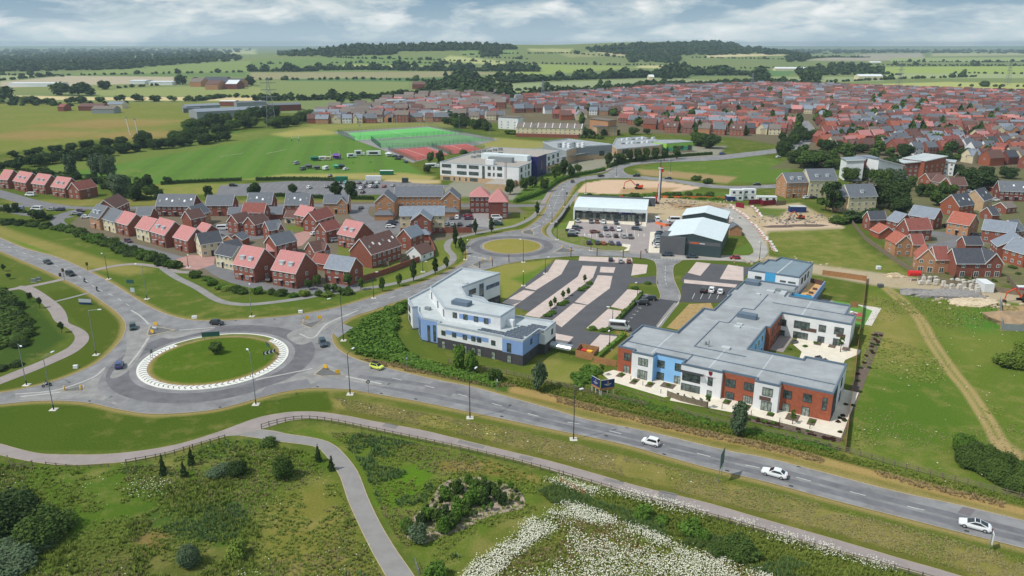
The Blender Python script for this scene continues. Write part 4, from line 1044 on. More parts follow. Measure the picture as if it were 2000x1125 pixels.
# --------- sheds and shops
def gable_block(name,corners,z_e,rise,m_wall,m_roof,label,cat,over=.25,ridge_u=False):
 """simple pitched shed: corners are ground-plan world points a, b, c, d"""
 b_=Block(name,corners[0],corners[1],label,cat)
 P=[b_.loc(c)for c in corners]
 w=(P[1][0]-P[0][0]+P[2][0]-P[3][0])/2;d=(P[3][1]+P[2][1])/2
 mb=MB()
 if not ridge_u:
  g=[(0,0,0),(w,0,0),(w,0,z_e),(w/2,0,z_e+rise),(0,0,z_e)]
  mb.v=g+[(x,d,z)for x,_,z in g]
  mb.f=[(0,1,2,3,4),(9,8,7,6,5),(1,6,7,2),(5,0,4,9)]
  rf=[[(-over,z_e-over*rise/(w/2)+.04),(w/2,z_e+rise+.04)],[(w/2,z_e+rise+.04),(w+over,z_e-over*rise/(w/2)+.04)]]
 mb.m=[0]*len(mb.f)
 mb.build('wall',m_wall,b_.root)
 mr=MB()
 for(x0,z0),(x1,z1)in rf:
  mr.v+=[(x0,-over,z0),(x1,-over,z1),(x1,d+over,z1),(x0,d+over,z0),(x0,-over,z0+.18),(x1,-over,z1+.18),(x1,d+over,z1+.18),(x0,d+over,z0+.18)]
 for k in(0,8):
  for q_ in((0,1,2,3),(7,6,5,4),(4,5,1,0),(6,7,3,2),(5,6,2,1),(7,4,0,3)):mr.f.append(tuple(k+i for i in q_));mr.m.append(0)
 mr.build('roof',m_roof,b_.root)
 b_.w,b_.d=w,d
 return b_
s3=lambda x,y:(1290+x/7.5,370+y/7.5)
zE=6.4
a_,b_=G(*s3(425,722),zE),G(*s3(895,762),zE);dd=(G(*s3(835,505),zE)-b_).length;nv=Vector((-(b_-a_).normalized().y,(b_-a_).normalized().x))
u_=(b_-a_).normalized();a_=a_-u_*9.5
sh1=gable_block('trade_shed',[a_,b_,b_+nv*dd,a_+nv*dd],zE,2.0,M['shed_dk'],M['metalroof'],'dark green cladded trade shed with pale roof and orange fascia sign','shed')
sh1.panel('sign_band',(0,0),(sh1.w,0),8,sh1.w-.3,4.3,5.6,M['shed_gr'],.05)
sh1.panel('sign_letters',(0,0),(sh1.w,0),sh1.w*.47,sh1.w*.62,4.7,5.15,M['orange'],.09);sh1.panel('sign_letters',(0,0),(sh1.w,0),sh1.w*.63,sh1.w*.72,4.75,5.0,M['lantern'],.09)
sh1.box('entrance_block',-1.2,8.2,-1.2,8,0,6.9,M['shed_gr']);sh1.box('rooflight_strip',-.6,.1,8,dd,6.0,6.3,M['alu'])
a2,b2=G(*s3(530,400),6.0),G(*s3(970,432),6.0);a2=a2-(b2-a2).normalized()*6;n2=Vector((-(b2-a2).normalized().y,(b2-a2).normalized().x));d2=15
gable_block('trade_shed',[a2,b2,b2+n2*d2,a2+n2*d2],6.0,2.0,M['shed_dk'],M['metalroof'],'rear dark green shed with pale roof, half hidden behind the signed trade shed','shed')
a3,b3=G(*s3(1018,590),2.6),G(*s3(1195,592),2.6);n3=Vector((0,1))
gable_block('substation_hut',[a3,b3,b3+n3*7,a3+n3*7],2.9,1.5,M['tan'],M['slate'],'small tan brick hut with slate roof beside the trade shed','hut')
s2=lambda x,y:(1060+x/7.5,370+y/7.5)
A,B=G(*s2(452,440)),G(*s2(1520,490))
sp=Block('shop_row',A,B,'long low row of shops with pale curved metal roof facing the retail car park','shops')
Ls=(B-A).length;D=17
sp.prism('wall',[(.3,1.6),(Ls-.3,1.6),(Ls-.3,D),(.3,D)],0,5.0,M['shed_gr'])
mb=MB();prof=[(-.1,4.35),(-.1,5.9),(1.2,6.35),(5,6.9),(10,7.25),(D+.2,7.3),(D+.2,4.9)]
n_=len(prof);mb.v=[(x,y_,z)for x in(0,Ls)for y_,z in prof]
mb.f=[tuple(range(n_))[::-1],tuple(range(n_,2*n_))]+[(i,i+1,i+1+n_,i+n_)for i in range(n_-1)]+[(n_-1,0,n_,2*n_-1)];mb.m=[0]*len(mb.f)
mb.build('roof',M['metalroof'],sp.root)
sp.prism('end_frame',[(-.2,-.2),(.45,-.2),(.45,1.5),(-.2,1.5)],0,5.4,M['white2']);sp.prism('end_frame',[(Ls-.45,-.2),(Ls+.2,-.2),(Ls+.2,1.5),(Ls-.45,1.5)],0,5.4,M['white2'])
sp.prism('rear_parapet',[(1,D+.3),(Ls+3,D+.3),(Ls+3,D+.7),(1,D+.7)],4,8.0,M['shed_gr'])
nshop=5
for i in range(nshop):
 x0=.6+(Ls-1.2)*i/nshop;w=(Ls-1.2)/nshop
 sp.panel('shop_fascia',(0,1.6),(Ls,1.6),x0+.15,x0+w-.15,3.15,4.3,M[('frame_dk','shed_gr','frame_dk','navy','frame_dk')[i]],.05)
 for j in range(4):sp.win((0,1.6),(Ls,1.6),x0+w*(j+.5)/4,.15,w/4-.2,2.8,nx=2,fr='frame_dk',gl=('glass_lt','glass')[(i+j)%2],name='shop_window')
 cmat=('lantern','lantern','orange_br','lantern','lantern')[i]
 t0,t1=((.5,.8),(.2,.75),(.3,.6),(.1,.3),(.35,.8))[i]
 for k in range(7):sp.panel('sign_letter',(0,1.6),(Ls,1.6),x0+w*(t0+(t1-t0)*k/7),x0+w*(t0+(t1-t0)*(k+.7)/7),3.5,3.85,M[cmat if i!=2 or k>3 else 'cyan'],.08)
for i in range(1,nshop):sp.box('roof_light',.6+(Ls-1.2)*i/nshop-.15,.6+(Ls-1.2)*i/nshop+.15,-.5,-.12,5.2,5.5,M['alu'])
# --------- school and sports hall
s7=lambda x,y:(840+x/7.032,240+y/7.032)
H3=10.6
A,B=G(*s7(135,535),H3),G(*s7(1220,605),H3)
sc_=Block('school_building',A,B,'white three-storey school block with dark ribbon windows and a navy tower','school')
lp=lambda x,y,z=H3:sc_.lp(*s7(x,y),z)
SP_=[(0,0),lp(1220,605),lp(1390,540),lp(1390,470),lp(1600,428),lp(1785,382),lp(1540,365),lp(830,330)]
sc_.prism('wall',SP_,0,H3-.5,M['white']);sc_.prism('roof',SP_,H3-.498,H3-.46,M['flatroof_br']);sc_.parapet(SP_,H3-.5,H3+.05,.35,M['coping_lt'])
def so(i,z0,z1,m,t0=0,t1=None,nm='cladding',th=.05):
 p,q_=SP_[i],SP_[(i+1)%len(SP_)];sc_.panel(nm,p,q_,t0,(Vector(q_)-Vector(p)).length if t1 is None else t1,z0,z1,m,th)
so(0,0,2.9,M['buff'],nm='stone_base');so(1,0,2.2,M['buff'],nm='stone_base');so(4,0,3.0,M['buff'],nm='stone_base')
sw=lambda i,x,y,w,h,**k:sc_.winpx(SP_[i],SP_[(i+1)%len(SP_)],*s7(x,y),w,h,**k)
for x,w in((225,6.0),(435,6.2),(600,6.2),(812,1.9),(875,1.0),(955,3.0)):
 dy=(x-225)*.055
 for y in(588,676):sw(0,x,y+dy,w,2.0,nx=max(1,int(w/1.4)),**DK)
for x,w in((228,4.6),(333,1.0),(408,1.0),(495,1.0),(600,5.0)):sw(0,x,762+(x-225)*.055,w,1.9,nx=max(1,int(w/1.4)),**DK)
sw(0,733,680,1.6,7.2,nx=1,ny=4,fr='frame_dk',gl='glass')
for x,y,w in((1254,645,2.6),(1313,620,.7),(1355,600,2.4),(1254,740,2.6),(1313,705,.7),(1355,690,2.4)):sw(1,x,y,w,2.6,nx=max(1,int(w/1.2)),**DK)
for x,y in((1630,490),(1692,462),(1755,440),(1630,572),(1692,546),(1755,515),(1630,650),(1692,625)):sw(4,x,y,2.6,2.4,nx=2,**DK)
tw=[lp(1120,455,12),lp(1475,470,12),lp(1600,428,12),lp(1250,415,12)]
tv=[lp(1392,540,10),lp(1475,530,10),lp(1600,500,10),lp(1545,465,10)]
sc_.prism('navy_tower',[tw[0],tw[1],tw[2],tw[3]],0,12.2,M['navy'],M['flatroof_br'])
sc_.win(tw[1],tw[2],6.5,4,2.5,5,nx=3,ny=4,fr='navy',gl='glass')
for(x,y),w,d,h,m in(((1120,540),15,4,2.4,'grey_clad'),((760,560),5,3,2.2,'white'),((700,480),30,6,2.6,'metalroof')):
 u_,v_=lp(x,y,H3);sc_.box('roof_plant',u_-(w if x==1120 else 0),u_+(0 if x==1120 else w),v_,v_+d,H3-.45,H3+h,M[m])
for i in range(12):
 u_,v_=lp(560+(i%6)*75,470-(i//6)*60-(i%6)*8,H3);sc_.box('roof_vent',u_,u_+2.4,v_,v_+1.8,H3-.45,H3+.8+(i%3)*.3,M['steel'])
lb=[lp(745,835,3.2),lp(1040,850,3.2),lp(1185,785,3.2),lp(925,760,3.2)]
sc_.prism('boiler_house',lb,0,3.3,M['buff'],M['flatroof_br'])
mb=MB();u_,v_=lp(1030,770,3.3)
for dx in(0,.9):mb.tube((u_+dx,v_,3.3),(u_+dx,v_,12.8),.12)
for i in range(8):mb.bar((u_,v_,4+i*1.1),(u_+.9,v_,4.6+i*1.1),.08,.08)
mb.build('flue',M['bronze'],sc_.root)
s8=lambda x,y:(1090+x/6.06,230+y/6.06)
A,B=G(*s8(10,480),9),G(*s8(640,340),9)
sb=Block('sports_hall',A,B,'grey cladded sports hall with buff base beside the white school','sports hall')
lq=lambda x,y,z=9:sb.lp(*s8(x,y),z)
pl_=[lq(100,392),lq(220,350),lq(640,326),lq(600,315),lq(110,255),lq(-180,290),lq(-60,350)]
sb.prism('wall',pl_,0,8.9,M['grey_clad'],M['flatroof']);sb.parapet(pl_,8.9,9.6,.4,M['coping_lt'])
sb.panel('buff_base',pl_[1],pl_[2],0,(Vector(pl_[2])-Vector(pl_[1])).length,0,3.2,M['buff']);sb.panel('buff_front',pl_[0],pl_[1],0,(Vector(pl_[1])-Vector(pl_[0])).length,0,8.9,M['buff'])
sb.winpx(pl_[1],pl_[2],*s8(517,420),4,3.4,nx=3,**DK)
for x,y in((310,520),(412,508)):sb.winpx(pl_[1],pl_[2],*s8(x,y),2.2,.8,nx=1,**DK)
for i in range(12):
 u_,v_=lq(20+(i%6)*55,320+(i//6)*28,9.3);sb.box('roof_unit',u_,u_+2.6,v_,v_+1.8,8.91,10.2+(i%2)*.6,M['white2' if i%3 else 'steel'])
mb=MB();q0,q1=lq(20,475,5),lq(380,410,5);mb.prism([q0,q1,(q1[0]+.5,q1[1]+3),(q0[0]+.5,q0[1]+6)],4.9,5.2);mb.build('entrance_canopy',M['alu'],sb.root)
A,B=G(*s8(700,375),6.5),G(*s8(1190,330),6.5)
cc_=Block('school_wing',A,B,'low buff school wing between the sports hall and the lime green block','school wing')
lr=lambda x,y,z=6.5:cc_.lp(*s8(x,y),z)
pw=[(0,0),lr(1190,330),lr(1300,290),lr(980,225),lr(690,245),lr(640,330)]
cc_.prism('wall',pw,0,6.4,M['buff'],M['flatroof']);cc_.parapet(pw,6.4,6.9,.4,M['coping_lt'])
for x in(785,870,930,1030,1140):cc_.winpx(pw[0],pw[1],*s8(x,400-(x-785)*.06),4 if x!=870 else 1.2,3,nx=3,**DK)
for i in range(14):
 u_,v_=lr(760+(i%7)*60,310-(i//7)*45-(i%7)*3,6.6);cc_.box('roof_unit',u_,u_+2.6,v_,v_+1.6,6.41,7.3+(i%3)*.4,M['white2' if i%3 else 'steel'])
A,B=G(*s8(1200,300),7.4),G(*s8(1590,290),7.4)
lg=Block('green_hall',A,B,'lime green and teal cladded hall at the end of the school','school hall')
lt=lambda x,y,z=7.4:lg.lp(*s8(x,y),z)
pg=[lt(1130,285),lt(1285,305),lt(1595,282),lt(1440,262),lt(1180,262)]
lg.prism('wall',pg,0,7.3,M['lime'],M['flatroof']);lg.parapet(pg,7.3,7.6,.4,M['coping_lt'])
for i in(0,1):
 Ln=(Vector(pg[i+1])-Vector(pg[i])).length
 lg.panel('teal_cladding',pg[i],pg[i+1],0,Ln,1.4,4.4,M['teal']);lg.panel('buff_base',pg[i],pg[i+1],0,Ln,0,1.38,M['buff'])
for x in(1385,1465):lg.winpx(pg[1],pg[2],*s8(x,350),3.2,2.2,nx=2,**DK)
lg.winpx(pg[1],pg[2],*s8(1555,355),3.4,4,nx=3,ny=3,**DK)
# ========= HOUSES
MESHC={}
def cached(key,fn):
 if key not in MESHC:MESHC[key]=fn()
 return MESHC[key]
def dormer_at(root,x,y,z,ang=0.0):
 def dm():
  mb=MB();mb.box(-.85,.85,-.05,1.9,0,1.45);return mb.mesh('dormer',M['white2'])
 def dr():
  mb=MB();mb.box(-1.05,1.05,-.22,2.1,1.45,1.6);return mb.mesh('dormer_roof',M['coping_lt'])
 o=inst('dormer',cached('dm',dm),root,(x,y,z),ang)
 inst('dormer_roof',cached('dr',dr),o)
 a,b_=win_mesh(1.3,1.0,'frame','glass',2,1)
 w=inst('dormer_window',a,o,(0,-.06,.3))
 return o
def add_windows(root,L_,ez,ncol,ang=0.0,ox=0,oy=0,doors=1,big=False,three=False):
 """rows of casements on a wall whose outside faces -y of the turned frame"""
 ca,sa=cos(ang),sin(ang)
 n=max(1,ncol);st=2 if ez<6.4 else 3
 if ez<3.4:st=1
 for s_ in range(st):
  z0=.85+s_*2.55
  for i in range(n):
   x=L_*(i+.5)/n
   if s_==0 and doors and i%2==(1 if n>1 else 0)and i//2<doors:
    o=inst('door',cached('door',lambda:MB().box(-.48,.48,-.06,0,0,2.1).mesh('door',M['door_dk'])),root,(ox+ca*x,oy+sa*x,.05),ang)
    inst('porch',cached('porch',lambda:MB().box(-.8,.8,-.85,-.02,2.3,2.42).mesh('porch',M['coping_lt'])),root,(ox+ca*x,oy+sa*x,0),ang)
   else:
    w,h=(1.15,1.2)if not(s_==0 and big)else(1.6,1.9)
    window(root,ox+ca*x,oy+sa*x,z0 if not(s_==0 and big)else.2,ang,w,h,nx=2)
def gable_mesh(W,D,ez,rise,over=.28,hip=False):
 """walls and roof with the ridge along x; front wall on y=0"""
 wl_=MB();v=[(0,0,0),(W,0,0),(W,0,ez),(0,0,ez),(0,D,0),(W,D,0),(W,D,ez),(0,D,ez),(0,D/2,ez+rise),(W,D/2,ez+rise)]
 wl_.v=v
 wl_.f=[(0,1,2,3),(5,4,7,6),(1,5,6,9,2),(4,0,3,8,7)]if not hip else[(0,1,2,3),(5,4,7,6),(1,5,6,2),(4,0,3,7)]
 wl_.m=[0]*4
 rf=MB();k=rise/(D/2);zo=ez-over*k+.05;zr=ez+rise+.05;th=.16;e=.22
 if not hip:
  for sgn in(0,1):
   y0=-over if sgn==0 else D+over;n=len(rf.v)
   rf.v+=[(-e,y0,zo),(W+e,y0,zo),(W+e,D/2,zr),(-e,D/2,zr),(-e,y0,zo+th),(W+e,y0,zo+th),(W+e,D/2,zr+th),(-e,D/2,zr+th)]
   fs=[(4,5,6,7),(3,2,1,0),(0,1,5,4),(1,2,6,5),(3,0,4,7)]
   if sgn:fs=[f[::-1]for f in fs]
   rf.f+=[tuple(n+i for i in f)for f in fs];rf.m+=[0]*5
 else:
  h=D/2;n=0
  rf.v=[(-e,-over,zo+th),(W+e,-over,zo+th),(W+e,D+over,zo+th),(-e,D+over,zo+th),(min(h,W/2-.1),D/2,zr+th),(max(W-h,W/2+.1),D/2,zr+th),
  (-e,-over,zo),(W+e,-over,zo),(W+e,D+over,zo),(-e,D+over,zo)]
  rf.f=[(0,1,5,4),(1,2,5),(2,3,4,5),(3,0,4),(6,7,1,0),(7,8,2,1),(8,9,3,2),(9,6,0,3),(9,8,7,6)];rf.m=[0]*9
 return wl_,rf
def barge(root,x,D,ez,rise,over=.28):
 k=rise/(D/2)
 for y0,y1 in((-over,D/2),(D+over,D/2)):
  MB().bar((x,y0,ez-over*k+.02),(x,y1,ez+rise+.02),.07,.26).build('bargeboard',M['frame'],root)
def house(e0,e1,ez,D,rise,wall,roof,label,group=None,n=2,dorm=0,sky=0,gab='',hip=False,big=False,doors=1,cat='house',chim=False,backwin=False,gwin=(1,1),name='house',barges=True):
 """e0, e1: pixels of the near eaves line, left to right, at eaves height ez; the house stretches D metres behind it"""
 P,Q=G(e0[0],e0[1],ez),G(e1[0],e1[1],ez)
 W=(Q-P).length;ang=atan2((Q-P).y,(Q-P).x)
 r=empty(name,(P.x,P.y,0),ang,label,cat,group)
 wl_,rf=gable_mesh(W,D,ez,rise,hip=hip)
 wl_.build('wall',M[wall],r);rf.build('roof',M[roof],r)
 if barges and not hip and 'b' not in gab:barge(r,-.26,D,ez,rise);barge(r,W+.26,D,ez,rise)
 if n:add_windows(r,W,ez,n,doors=doors,big=big)
 if gwin[1]:add_windows(r,D,ez,gwin[1],pi/2,W,0,doors=0)
 if gwin[0]:add_windows(r,D,ez,gwin[0],-pi/2,0,D,doors=0)
 k=rise/(D/2)
 for i in range(dorm):
  x=W*(i+.5)/dorm if dorm!=2 else W*(.3 if i==0 else.68)
  dormer_at(r,x,D*.13,ez+D*.13*k-.1)
 for i in range(sky):
  x=W*(i+.5)/sky;y=D*(.2+.07*(i%2))
  mb=MB();mb.box(-.4,.4,-.55,.55,0,.1)
  o=mb.build('rooflight',M['lantern']if i%3 else M['glass_lt'],r,loc=(x,y,ez+y*k+.2));o.rotation_euler=(math.atan(k),0,0)
 if chim:MB().box(W*.8,W*.8+.8,D/2-.35,D/2+.35,ez+rise-.6,ez+rise+1.2).build('chimney',M['brick2'],r)
 MB().bar((0,-.36,ez-.1),(W,-.36,ez-.1),.12,.12).build('gutter',M['frame'],r)
 if 'c' in gab:
  gw=W*.42;x0=W-gw if 'l' not in gab else 0
  mb=MB();y1=-1.2;rz=ez+rise*.82
  mb.v=[(x0,y1,0),(x0+gw,y1,0),(x0+gw,y1,ez),(x0+gw/2,y1,rz),(x0,y1,ez),(x0,D/2,0),(x0+gw,D/2,0),(x0+gw,D/2,ez),(x0+gw/2,D/2,rz),(x0,D/2,ez)]
  mb.f=[(0,1,2,3,4),(1,6,7,2),(5,0,4,9)];mb.m=[0]*3
  mb.build('wing_wall',M[wall],r)
  rm=MB()
  for sx in(0,1):
   xe=x0-.25 if sx==0 else x0+gw+.25;nn=len(rm.v)
   rm.v+=[(xe,y1-.25,ez-.1),(x0+gw/2,y1-.25,rz+.14),(x0+gw/2,D/2,rz+.14),(xe,D/2,ez-.1),(xe,y1-.25,ez-.24),(x0+gw/2,y1-.25,rz)]
   f=[(0,1,2,3),(4,5,1,0)]
   rm.f+=[tuple(nn+i for i in(q_ if sx==1 else q_[::-1]))for q_ in f];rm.m+=[0,0]
  rm.build('wing_roof',M[roof],r)
  for xx in(x0-.2,x0+gw+.2):MB().bar((xx,y1-.28,ez-.1),(x0+gw/2,y1-.28,rz+.1),.07,.24).build('bargeboard',M['frame'],r)
  for z in((.85,3.4)if ez<6.4 else(.85,3.4,5.9)):
   for f_ in(.3,.7):window(r,x0+gw*f_,y1,z,0,1.0,1.2)
 return r
def gable_house(e0,e1,ez,D,rise,wall,roof,label,**k):
 """house whose gable faces the camera: e0, e1 the eaves corners of that gable"""
 P,Q=G(e0[0],e0[1],ez),G(e1[0],e1[1],ez)
 W=(Q-P).length;ang=atan2((Q-P).y,(Q-P).x)
 r=empty('house',(P.x,P.y,0),ang,label,k.get('cat','house'),k.get('group'))
 wl_,rf=gable_mesh(D,W,ez,rise)
 rot=lambda v:(W-v[1],v[0],v[2])
 for mb in(wl_,rf):mb.v=[rot(v)for v in mb.v]
 wl_.build('wall',M[wall],r);rf.build('roof',M[roof],r)
 kk=rise/(W/2)
 for y in(-.26,):
  for x0,x1 in((-.28,W/2),(W+.28,W/2)):
   MB().bar((x0,y,ez-.28*kk+.02),(x1,y,ez+rise+.02),.07,.26).build('bargeboard',M['frame'],r)
 add_windows(r,W,ez,k.get('n',2),doors=k.get('doors',0),big=k.get('big',False))
 add_windows(r,D,ez,2,pi/2,W,0,doors=0);add_windows(r,D,ez,1,-pi/2,0,D,doors=0)
 for i in range(k.get('sky',0)):
  y=D*(i+.5)/k['sky']
  o=MB().box(-.55,.55,-.4,.4,0,.1).build('rooflight',M['lantern'],r,loc=(W*.78,y,ez+W*.22*kk+.2));o.rotation_euler=(0,math.atan(kk),0)
 return r
q4=lambda x,y:(150+x/7.032,360+y/7.032)
q5=lambda x,y:(380+x/5.112,360+y/5.112)
q6=lambda x,y:(600+x/4.89,350+y/4.89)
q7=lambda x,y:(0+x/7.03,310+y/7.03)
GL='houses of the estate left of the small roundabout'
house(q4(165,430),q4(300,465),5.2,9,4.4,'tan','slate','tan brick house with slate roof and two dormers, at the top of the front street',GL,n=3,dorm=2)
house(q4(345,465),q4(515,515),5.0,8.5,3.9,'cream','slate','cream house with slate roof second from the top of the front street',GL,n=3)
house(q4(540,515),q4(695,560),5.0,8.5,3.9,'brick','pinkroof','red brick house with plain pink roof beside the cream slate-roofed one',GL,n=3)
house(q4(805,590),q4(985,635),5.0,8.5,3.9,'cream','pinkroof','cream house with pink roof in the front street',GL,n=3)
house(q4(1010,640),q4(1205,700),5.2,9.5,4.6,'brick','pinkroof','red brick house with pink roof and dormers in the middle of the front street',GL,n=4,dorm=2,doors=2)
house(q4(1325,720),q4(1515,775),5.0,8.5,3.9,'brick','pinkroof','red brick house with plain pink roof at the lower end of the front street',GL,n=3)
house(q5(60,600),q5(275,570),5.0,7.5,3.4,'cream','slate3','cream house with dark slate roof and gable beside the pink paving',GL,n=3,gwin=(2,0))
house(q5(205,690),q5(375,725),4.9,6.5,3.0,'cream','slate3','small cream house with dark slate roof by the oval lawn',GL,n=4)
house(q5(385,795),q5(590,835),5.3,10.5,5.4,'brick','pinkroof','tall red brick pair with pink roof and white dormers, left of two',GL,n=4,dorm=2,doors=2)
house(q5(770,850),q5(1005,890),5.3,10.5,5.4,'brick','pinkroof','tall red brick pair with pink roof and two white dormers, nearest the road',GL,n=4,dorm=2,doors=2)
house(q6(165,845),q6(400,880),5.0,7.5,3.6,'brick','slate2','red brick house with grey slate roof left of the garden wall',GL,n=3)
house(q6(615,720),q6(895,630),5.2,10.5,5.0,'brick','brownroof','long red brick terrace with dark brown roof and white rooflights inside the garden wall',GL,n=6,sky=6,doors=0,gwin=(0,0))
gable_house(q6(860,545),q6(992,562),5.0,9,3.2,'brick','slate2','red brick gabled house with pale slate roof behind the long brown-roofed terrace',group=GL,n=0)
house(q6(290,520),q6(450,555),5.1,10,4.8,'brick','pinkroof','red brick house with pink roof and two dormers in the middle of the estate',GL,n=4,dorm=2,doors=2)
house(q6(180,500),q6(325,460),4.9,6.2,3.0,'brick','redroof','red brick house with dull red roof left of the middle dormered house',GL,n=2,gwin=(2,0),doors=0)
house(q6(70,695),q6(200,665),4.8,6,3.0,'brick','brownroof','red brick house with brown roof and side gable behind the grey-roofed corner house',GL,n=3,gwin=(1,0),doors=0,gab='c')
house(q6(40,790),q6(185,815),2.5,6,2.6,'brick','redroof','low red-roofed garage behind the grey-roofed corner house',GL,n=0,cat='garage',gwin=(0,0),name='garage')
house(q5(815,610),q5(1020,560),4.9,7,3.3,'brick','slate','red brick house with slate roof beside the pink paved turning',GL,n=3,doors=0,gwin=(0,0))
house(q5(745,460),q5(880,440),4.9,7,3.0,'brick','slate','red brick house with slate roof and right-hand front gable',GL,n=2,doors=0,gab='c')
house(q5(600,405),q5(745,365),4.9,6.4,3.0,'brick','brownroof','red brick house with brown roof, right one of two gabled brown roofs',GL,n=2,doors=0,gwin=(2,0))
house(q5(430,385),q5(575,350),4.9,6.4,3.0,'brick','brownroof','red brick house with brown roof, left one of two gabled brown roofs',GL,n=2,doors=0,gwin=(2,0))
house(q5(110,210),q5(375,210),5.0,8,4.0,'brick','slate','red brick house with plain slate roof below the school car park entrance',GL,n=3,doors=1)
house(q5(470,280),q5(690,285),4.6,7,3.6,'brick','redroof','house with broad dull red roof in front of two slate roofs',GL,n=3,doors=0)
house(q5(520,200),q5(765,200),5.0,9,4.6,'brick','slate','red brick house with slate roof and rooflights, left of two facing the school car park',GL,n=3,sky=4)
house(q5(900,205),q5(1140,205),5.0,9,4.6,'brick','slate','red brick house with slate roof and rooflights, right of two facing the school car park',GL,n=3,sky=4)
house(q5(720,295),q5(870,295),2.5,6.5,2.6,'brick','slate','low slate-roofed garage between red roofs',GL,n=0,cat='garage',gwin=(0,0),name='garage')
house(q5(330,300),q5(470,300),2.5,6.5,2.6,'brick','slate','low slate-roofed garage beside the plain slate-roofed house',GL,n=0,cat='garage',gwin=(0,0),name='garage')
house(q5(895,330),q5(1005,335),2.5,6,2.6,'cream','brownroof','low brown-roofed double garage with pale doors',GL,n=2,cat='garage',doors=0,gwin=(0,0),name='garage')
house(q5(1000,300),q5(1130,328),5.0,7.5,3.6,'brick','pinkroof','red brick house with pink roof joined to a red gabled one',GL,n=3)
house(q6(85,400),q6(258,345),5.0,7,3.4,'brick','redroof','red brick house with dull red roof and gable joined to the pink-roofed one',GL,n=3,doors=0,gwin=(2,0))
house(q4(1085,295),q4(1590,300),5.0,9,4.6,'brick2','slate','long dark brick terrace with slate roof and six white rooflights',GL,n=7,sky=6,doors=2)
house(q4(1650,430),q4(1830,370),5.0,7,3.6,'tan','slate','tan brick gabled house with slate roof behind the brown-roofed one',GL,n=2,doors=0,gwin=(0,0))
house(q4(1570,480),q4(1760,440),4.8,6.5,3.2,'brick','brownroof','red brick house with brown roof in front of the tan gable',GL,n=2,doors=0,gwin=(0,0))
house(q4(530,330),q4(715,240),4.9,9,3.8,'brick','brownroof','red brick house with brown roof behind the top of the front street',GL,n=4,doors=0,gwin=(0,0))
house(q4(800,425),q4(1005,430),2.6,6.5,2.8,'brick','slate','low slate-roofed double garage behind the pink roofs',GL,n=0,cat='garage',gwin=(0,0),name='garage')
house(q4(1640,620),q4(1765,660),2.5,6,2.6,'brick','pinkroof','low pink-roofed garage behind the front street',GL,n=0,cat='garage',gwin=(0,0),name='garage')
gable_house(q5(285,545),q5(392,560),2.6,6,1.7,'tan','brownroof','small tan brick garage with gabled front and white door',group=GL,n=1,cat='garage')
house(q5(475,555),q5(545,520),2.6,5.5,2.0,'brick_or','slate','small orange brick garage with slate roof',GL,n=0,cat='garage',gwin=(0,0),name='garage')
house(q5(330,640),q5(480,610),3.0,6,2.0,'brick','slate3','low dark slate roof behind the small cream house',GL,n=0,cat='garage',gwin=(0,0),name='garage')
house(q5(720,665),q5(900,660),2.6,5,2.0,'brick','pinkroof','low pink roof behind the nearest dormered pair',GL,n=0,cat='garage',gwin=(0,0),name='garage')
house(q6(155,230),q6(385,230),5.0,7,3.2,'tan','slate','tan brick house with slate roof and front gable near the school hedge',GL,n=3,gab='c')
gable_house(q6(950,700),q6(1085,722),2.6,8,2.6,'white','brownroof','white gabled garage with brown roof by the corner of the garden wall',group=GL,n=0,cat='garage')
GR='red houses on the far left street'
house(q7(-20,280),q7(100,290),5.2,9,4.6,'brick','pinkroof','red brick pair with plain pink roof cut by the left edge of the view',GR,n=3)
house(q7(180,300),q7(350,330),5.2,9,4.6,'brick','pinkroof','red brick pair with pink roof and dormers, first of three on the far left street',GR,n=4,dorm=2,doors=2)
house(q7(435,335),q7(610,360),5.2,9,4.6,'brick','pinkroof','red brick pair with pink roof and dormers, middle of three on the far left street',GR,n=4,dorm=2,doors=2)
house(q7(700,380),q7(885,405),5.2,9,4.6,'brick','pinkroof','red brick pair with pink roof and dormers, next to the brown-roofed end house',GR,n=4,dorm=2,doors=2)
house(q7(1080,430),q7(1330,380),5.0,7.5,3.6,'brick','redroof','red brick end house with brown-red roof and side wing on the far left street',GR,n=1,doors=0,gwin=(2,1))
fl=house(q6(830,163),q6(1290,163),7.8,10,3.6,'tan','slate','long tan brick flats with slate roof and two front wings',None,n=9,doors=0,cat='flats',name='flats',gwin=(0,0))
